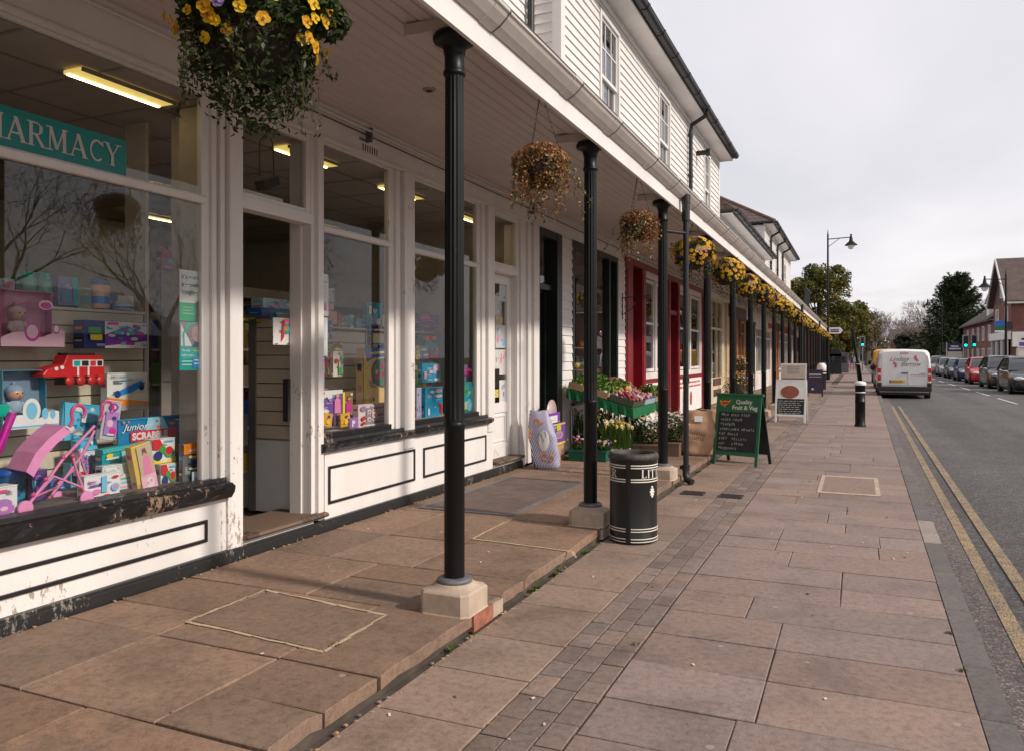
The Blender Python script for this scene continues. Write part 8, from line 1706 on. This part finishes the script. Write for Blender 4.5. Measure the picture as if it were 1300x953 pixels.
bt = [bare_tree('bare_tree', 'bare grey tree just right of the leaning post', 11, 5, .20, 1.0, 6, thick=3.2, mat='bark_grey', group=HG, tips=4), bare_tree('bare_tree', 'bare grey tree over the far roofs in the middle distance', 12, 6, .22, 1.1, 6, thick=3.6, group=HG, tips=4)]
for o in bt: TREE[o.name] = kids(o)
place(bt[0], 1112, 150); place(bt[1], 1130, 175)
spots = [(1146, 190, 1.0, 'rounded bare tree above the white van'), (1122, 215, 1.1, 'bare tree seen between two nearer bare ones, above the yellow van'), (1160, 225, 1.15, 'distant bare tree left of the far lamp post'), (1104, 185, 1.05, 'bare tree behind the thin olive tree'), (1172, 160, .95, 'bare tree behind the far right street lamp'), (1180, 135, 1.0, 'bare twiggy tree touching the left side of the conifer'), (1250, 112, .95, 'bare tree crown showing between conifer and brick gable'), (1138, 255, 1.1, 'furthest bare tree at the end of the road'), (1092, 160, .85, 'bare tree behind the left-hand traffic light'), (1192, 175, 1.1, 'bare tree hidden mostly behind the dark conifer')]
for k, (px, D, s, lb) in enumerate(spots): o = dup(bt[k % 2], (0, 0, 0), k * 1.3, lb, HG, s); place(o, px, D)
# hedges / woodland mass at the horizon
mb = MB(); q = random.Random(15)
for k in range(150):
    x = q.uniform(-75, 110); y = 275 + q.uniform(-18, 40); leafs(mb, (x, y, q.uniform(1.5, 5.5)), (6.5, 5, 4.5), 60, .75, [(.07, .065, .045), (.05, .055, .03), (.10, .085, .07), (.08, .07, .055)], q, shell=.3, squash=1.8)
tag(mb.build('distant_wood'), 'mass of distant woodland closing the street', 'woodland', kind='stuff')
mb = MB()
for k in range(60): leafs(mb, (9.6 + q.uniform(-.5, .8), 96 + k * 1.5, q.uniform(1, 2.6)), (.9, 1.2, 1.3), 60, .2, [(.03, .05, .02), (.05, .07, .03)], q, shell=.3, squash=1.6)
tag(mb.build('hedge'), 'dark hedge along the right-hand pavement beyond the houses', 'hedge')
o = place(leafy_tree('broadleaf_tree', 'dark green rounded tree at the far end beyond the white van', 8.5, 4.5, 4.2, 9, [(.035, .05, .028), (.05, .06, .03)], 5000, .3), 1158, 185)
o = place(leafy_tree('broadleaf_tree', 'olive tree left of the conifer behind the far lamp post', 8.0, 3.5, 4.0, 19, [(.07, .07, .035), (.10, .085, .045)], 3500, .2), 1178, 150)
# reflected across the road: bare trees and a low grey-green roofed hall
near = bare_tree('bare_tree', 'bare tree on the far side of the road opposite the pharmacy', 9.5, 12, .22, 1.25, 6, thick=1.2, mat='bark', group='bare trees opposite the shops', tips=3); TREE[near.name] = kids(near); near.location = (17.5, 7.0, 0)
for k, (x, y, s) in enumerate(((20.5, 11.5, 1.0), (18.5, 2.0, .9), (21, 18, 1.1), (19, 25, 1.0), (18, -4.5, 1.0), (22, 33, 1.05))): dup(near, (x, y, 0), k * 2.1 + 1, ['bare tree opposite the second pharmacy window', 'bare tree opposite the toy window', 'bare tree opposite the greengrocer', 'bare tree opposite the red shop', 'bare tree opposite, behind the camera', 'bare tree opposite the cream shop'][k], 'bare trees opposite the shops', s)
t = thing('low_hall', 'low hall with long grey-green roof across the road', 'building', (30, 8, 0)); mb = MB(); mb.box(28, -16, 0, 40, 34, 2.6, 'brick_dark'); mb.build('wall', t); mb = MB(); mb.add([(27.4, -17, 2.6), (27.4, 35, 2.6), (34, 35, 5.4), (34, -17, 5.4), (40.6, -17, 2.6), (40.6, 35, 2.6)], [(0, 3, 2, 1), (3, 4, 5, 2), (0, 4, 3), (1, 2, 5)], 'lead'); mb.build('roof', t)
# ============================================================ people far along the pavement
def person(label, x, y, h, top, legs, hair, stride=.15, arm=.1, rz=0):
    me = bpy.data.meshes.new('person'); s = h / 1.75
    J = [(0, 0, .95), (0, 0, 1.15), (0, 0, 1.38), (0, 0, 1.50), (0, -.01, 1.58), (0, -.01, 1.66), (.10, 0, .90), (.11, -stride, .50), (.11, -stride * .6, .09), (.11, -stride * .6 - .13, .04), (-.10, 0, .90), (-.11, stride * .8, .50), (-.11, stride * 1.6, .12), (-.11, stride * 1.6 - .12, .05), (.17, 0, 1.40), (.23, arm * .5, 1.15), (.22, -arm, .92), (-.17, 0, 1.40), (-.23, -arm * .5, 1.15), (-.22, arm * .4 - .1, .92), (.22, -arm - .02, .84), (-.22, arm * .4 - .12, .84)]
    E = [(0, 1), (1, 2), (2, 3), (3, 4), (4, 5), (0, 6), (6, 7), (7, 8), (8, 9), (0, 10), (10, 11), (11, 12), (12, 13), (2, 14), (14, 15), (15, 16), (2, 17), (17, 18), (18, 19), (16, 20), (19, 21)]
    Rr = [.15, .13, .14, .055, .085, .09, .095, .06, .045, .04, .095, .06, .045, .04, .06, .045, .035, .06, .045, .035, .035, .035]
    me.from_pydata([(a * s, b * s, c * s) for a, b, c in J], E, []); o = bpy.data.objects.new('tmp', me); COL.objects.link(o); m_ = o.modifiers.new('s', 'SKIN')
    for v_, r_ in zip(me.skin_vertices[0].data, Rr): v_.radius = (r_ * s, r_ * s * .8)
    me.skin_vertices[0].data[0].use_root = True; m2 = o.modifiers.new('u', 'SUBSURF'); m2.levels = m2.render_levels = 2
    bpy.context.view_layer.update(); em = bpy.data.meshes.new_from_object(o.evaluated_get(bpy.context.evaluated_depsgraph_get())); bpy.data.objects.remove(o)
    mb = MB(); vs = [tuple(v_.co) for v_ in em.vertices]; k0 = mb.mi('cloth'); mb.v = vs
    for p in em.polygons:
        z = p.center.z / s; c = C('sk') if z > 1.49 or (abs(p.center.x / s) > .18 and z < .95 and z > .78) else (top if z > .93 else (legs if z > .10 else (.03, .03, .03))); mb.f.append(tuple(p.vertices)); mb.m.append(k0); mb.c.append(c); mb.sm.append(True)
    t = thing('person', label, 'person', (0, 0, 0)); mb.build('body', t)
    mb = MB(); mb.ball((0, .01 * s, 1.68 * s), (.10 * s, .11 * s, .11 * s), 'cloth', hair, 12); mb.ball((0, .06 * s, 1.60 * s), (.085 * s, .06 * s, .11 * s), 'cloth', hair, 10); mb.build('hair', t)
    mb = MB()
    for sx in (-.033, .033): mb.ball((sx * s, -.094 * s, 1.645 * s), .012 * s, 'cloth', (.03, .02, .02), 6)
    mb.ball((0, -.105 * s, 1.615 * s), (.014 * s, .02 * s, .02 * s), 'cloth', C('sk'), 6); mb.ball((0, -.09 * s, 1.575 * s), (.028 * s, .01 * s, .008 * s), 'cloth', (.4, .12, .1), 6); mb.build('face', t)
    t.location = (x, y, 0); t.rotation_euler = (0, 0, rz); return t
x, y = G(1077.5, 471.5); person('child in pink walking on the far pavement', x, y, 1.15, (.6, .12, .25), (.5, .18, .3), (.1, .05, .03))
x, y = G(1079.5, 471); person('adult in dark coat walking behind the pink child', x + .15, y + 2, 1.72, (.05, .06, .09), (.03, .03, .05), (.03, .02, .02), -.15)
x, y = G(1087, 471); person('adult in white and pale blue top walking near the kerb', x, y, 1.72, (.55, .58, .68), (.03, .04, .10), (.08, .05, .03), .2)
x, y = G(1073.5, 471); person('adult in dark green coat at the left of the far walkers', x, y + 3, 1.65, (.03, .09, .07), (.04, .05, .05), (.12, .08, .05), .1)
# ============================================================ light, sky, camera
SUN_EL, SUN_AZ = 33.5, 94.0   # azimuth measured clockwise from +Y (north): the sun stands over the road, slightly behind the camera
w = bpy.data.worlds.new('World'); sc.world = w; w.use_nodes = True; n = w.node_tree; bg = n.nodes['Background']
sky = n.nodes.new('ShaderNodeTexSky'); sky.sky_type = 'NISHITA'; sky.sun_disc = False; sky.sun_elevation = R(SUN_EL); sky.sun_rotation = R(SUN_AZ); sky.air_density = 1.2; sky.dust_density = 3.0; sky.ozone_density = 1.2
tc = n.nodes.new('ShaderNodeTexCoord'); sp = n.nodes.new('ShaderNodeSeparateXYZ'); n.links.new(tc.outputs['Generated'], sp.inputs[0])
mx = n.nodes.new('ShaderNodeMath'); mx.operation = 'MAXIMUM'; mx.inputs[1].default_value = .06; n.links.new(sp.outputs[2], mx.inputs[0])
dv = n.nodes.new('ShaderNodeVectorMath'); dv.operation = 'DIVIDE'; cb = n.nodes.new('ShaderNodeCombineXYZ')
for k in range(3): n.links.new(mx.outputs[0], cb.inputs[k])
n.links.new(tc.outputs['Generated'], dv.inputs[0]); n.links.new(cb.outputs[0], dv.inputs[1])
mp = n.nodes.new('ShaderNodeMapping'); mp.inputs['Scale'].default_value = (.55, .16, 1); mp.inputs['Rotation'].default_value = (0, 0, R(20)); n.links.new(dv.outputs[0], mp.inputs[0])
ns = n.nodes.new('ShaderNodeTexNoise'); ns.inputs['Scale'].default_value = 1.1; ns.inputs['Detail'].default_value = 6; ns.inputs['Roughness'].default_value = .5; n.links.new(mp.outputs[0], ns.inputs['Vector'])
cover_ = ramp(n, [(.36, (.74,) * 3), (.60, (.96,) * 3)], ns.outputs['Fac'])
ns2 = n.nodes.new('ShaderNodeTexNoise'); ns2.inputs['Scale'].default_value = .7; ns2.inputs['Detail'].default_value = 5; n.links.new(mp.outputs[0], ns2.inputs['Vector'])
CLOUD = 9.3
cl = ramp(n, [(.3, (.84, .82, .88)), (.7, (1.0, .965, .985))], ns2.outputs['Fac'])
sc_ = n.nodes.new('ShaderNodeVectorMath'); sc_.operation = 'SCALE'; sc_.inputs['Scale'].default_value = CLOUD; n.links.new(cl, sc_.inputs[0])
m_ = mix(n, cover_, sky.outputs[0], sc_.outputs[0]); n.links.new(m_, bg.inputs['Color']); bg.inputs['Strength'].default_value = .105
sun = bpy.data.lights.new('sun', 'SUN'); sun.energy = 3.4; sun.angle = R(4.2); sun.color = (1.0, .90, .80); so = bpy.data.objects.new('sun', sun); COL.objects.link(so)
az, el = R(SUN_AZ), R(SUN_EL); d = Vector((math.sin(az) * math.cos(el), math.cos(az) * math.cos(el), math.sin(el))); so.rotation_euler = (-d).to_track_quat('-Z', 'Y').to_euler()
cam = bpy.data.cameras.new('camera'); co = bpy.data.objects.new('camera', cam); COL.objects.link(co); sc.camera = co
cam.sensor_width = 36; cam.lens = F_ / 1300 * 36; cam.clip_end = 3000; cam.clip_start = .05
co.location = (0, 0, H_); co.rotation_euler = (R(90), 0, TH); cam.shift_y = (HY - 476.5) / 1300
cam.dof.use_dof = True; cam.dof.focus_distance = 6.5; cam.dof.aperture_fstop = 20
sc.view_settings.view_transform = 'Standard'; sc.view_settings.look = 'None'; sc.view_settings.exposure = .06; sc.view_settings.gamma = 1
sc.cycles.use_denoising = True; sc.cycles.max_bounces = 8; sc.cycles.transparent_max_bounces = 12; sc.cycles.sample_clamp_indirect = 6
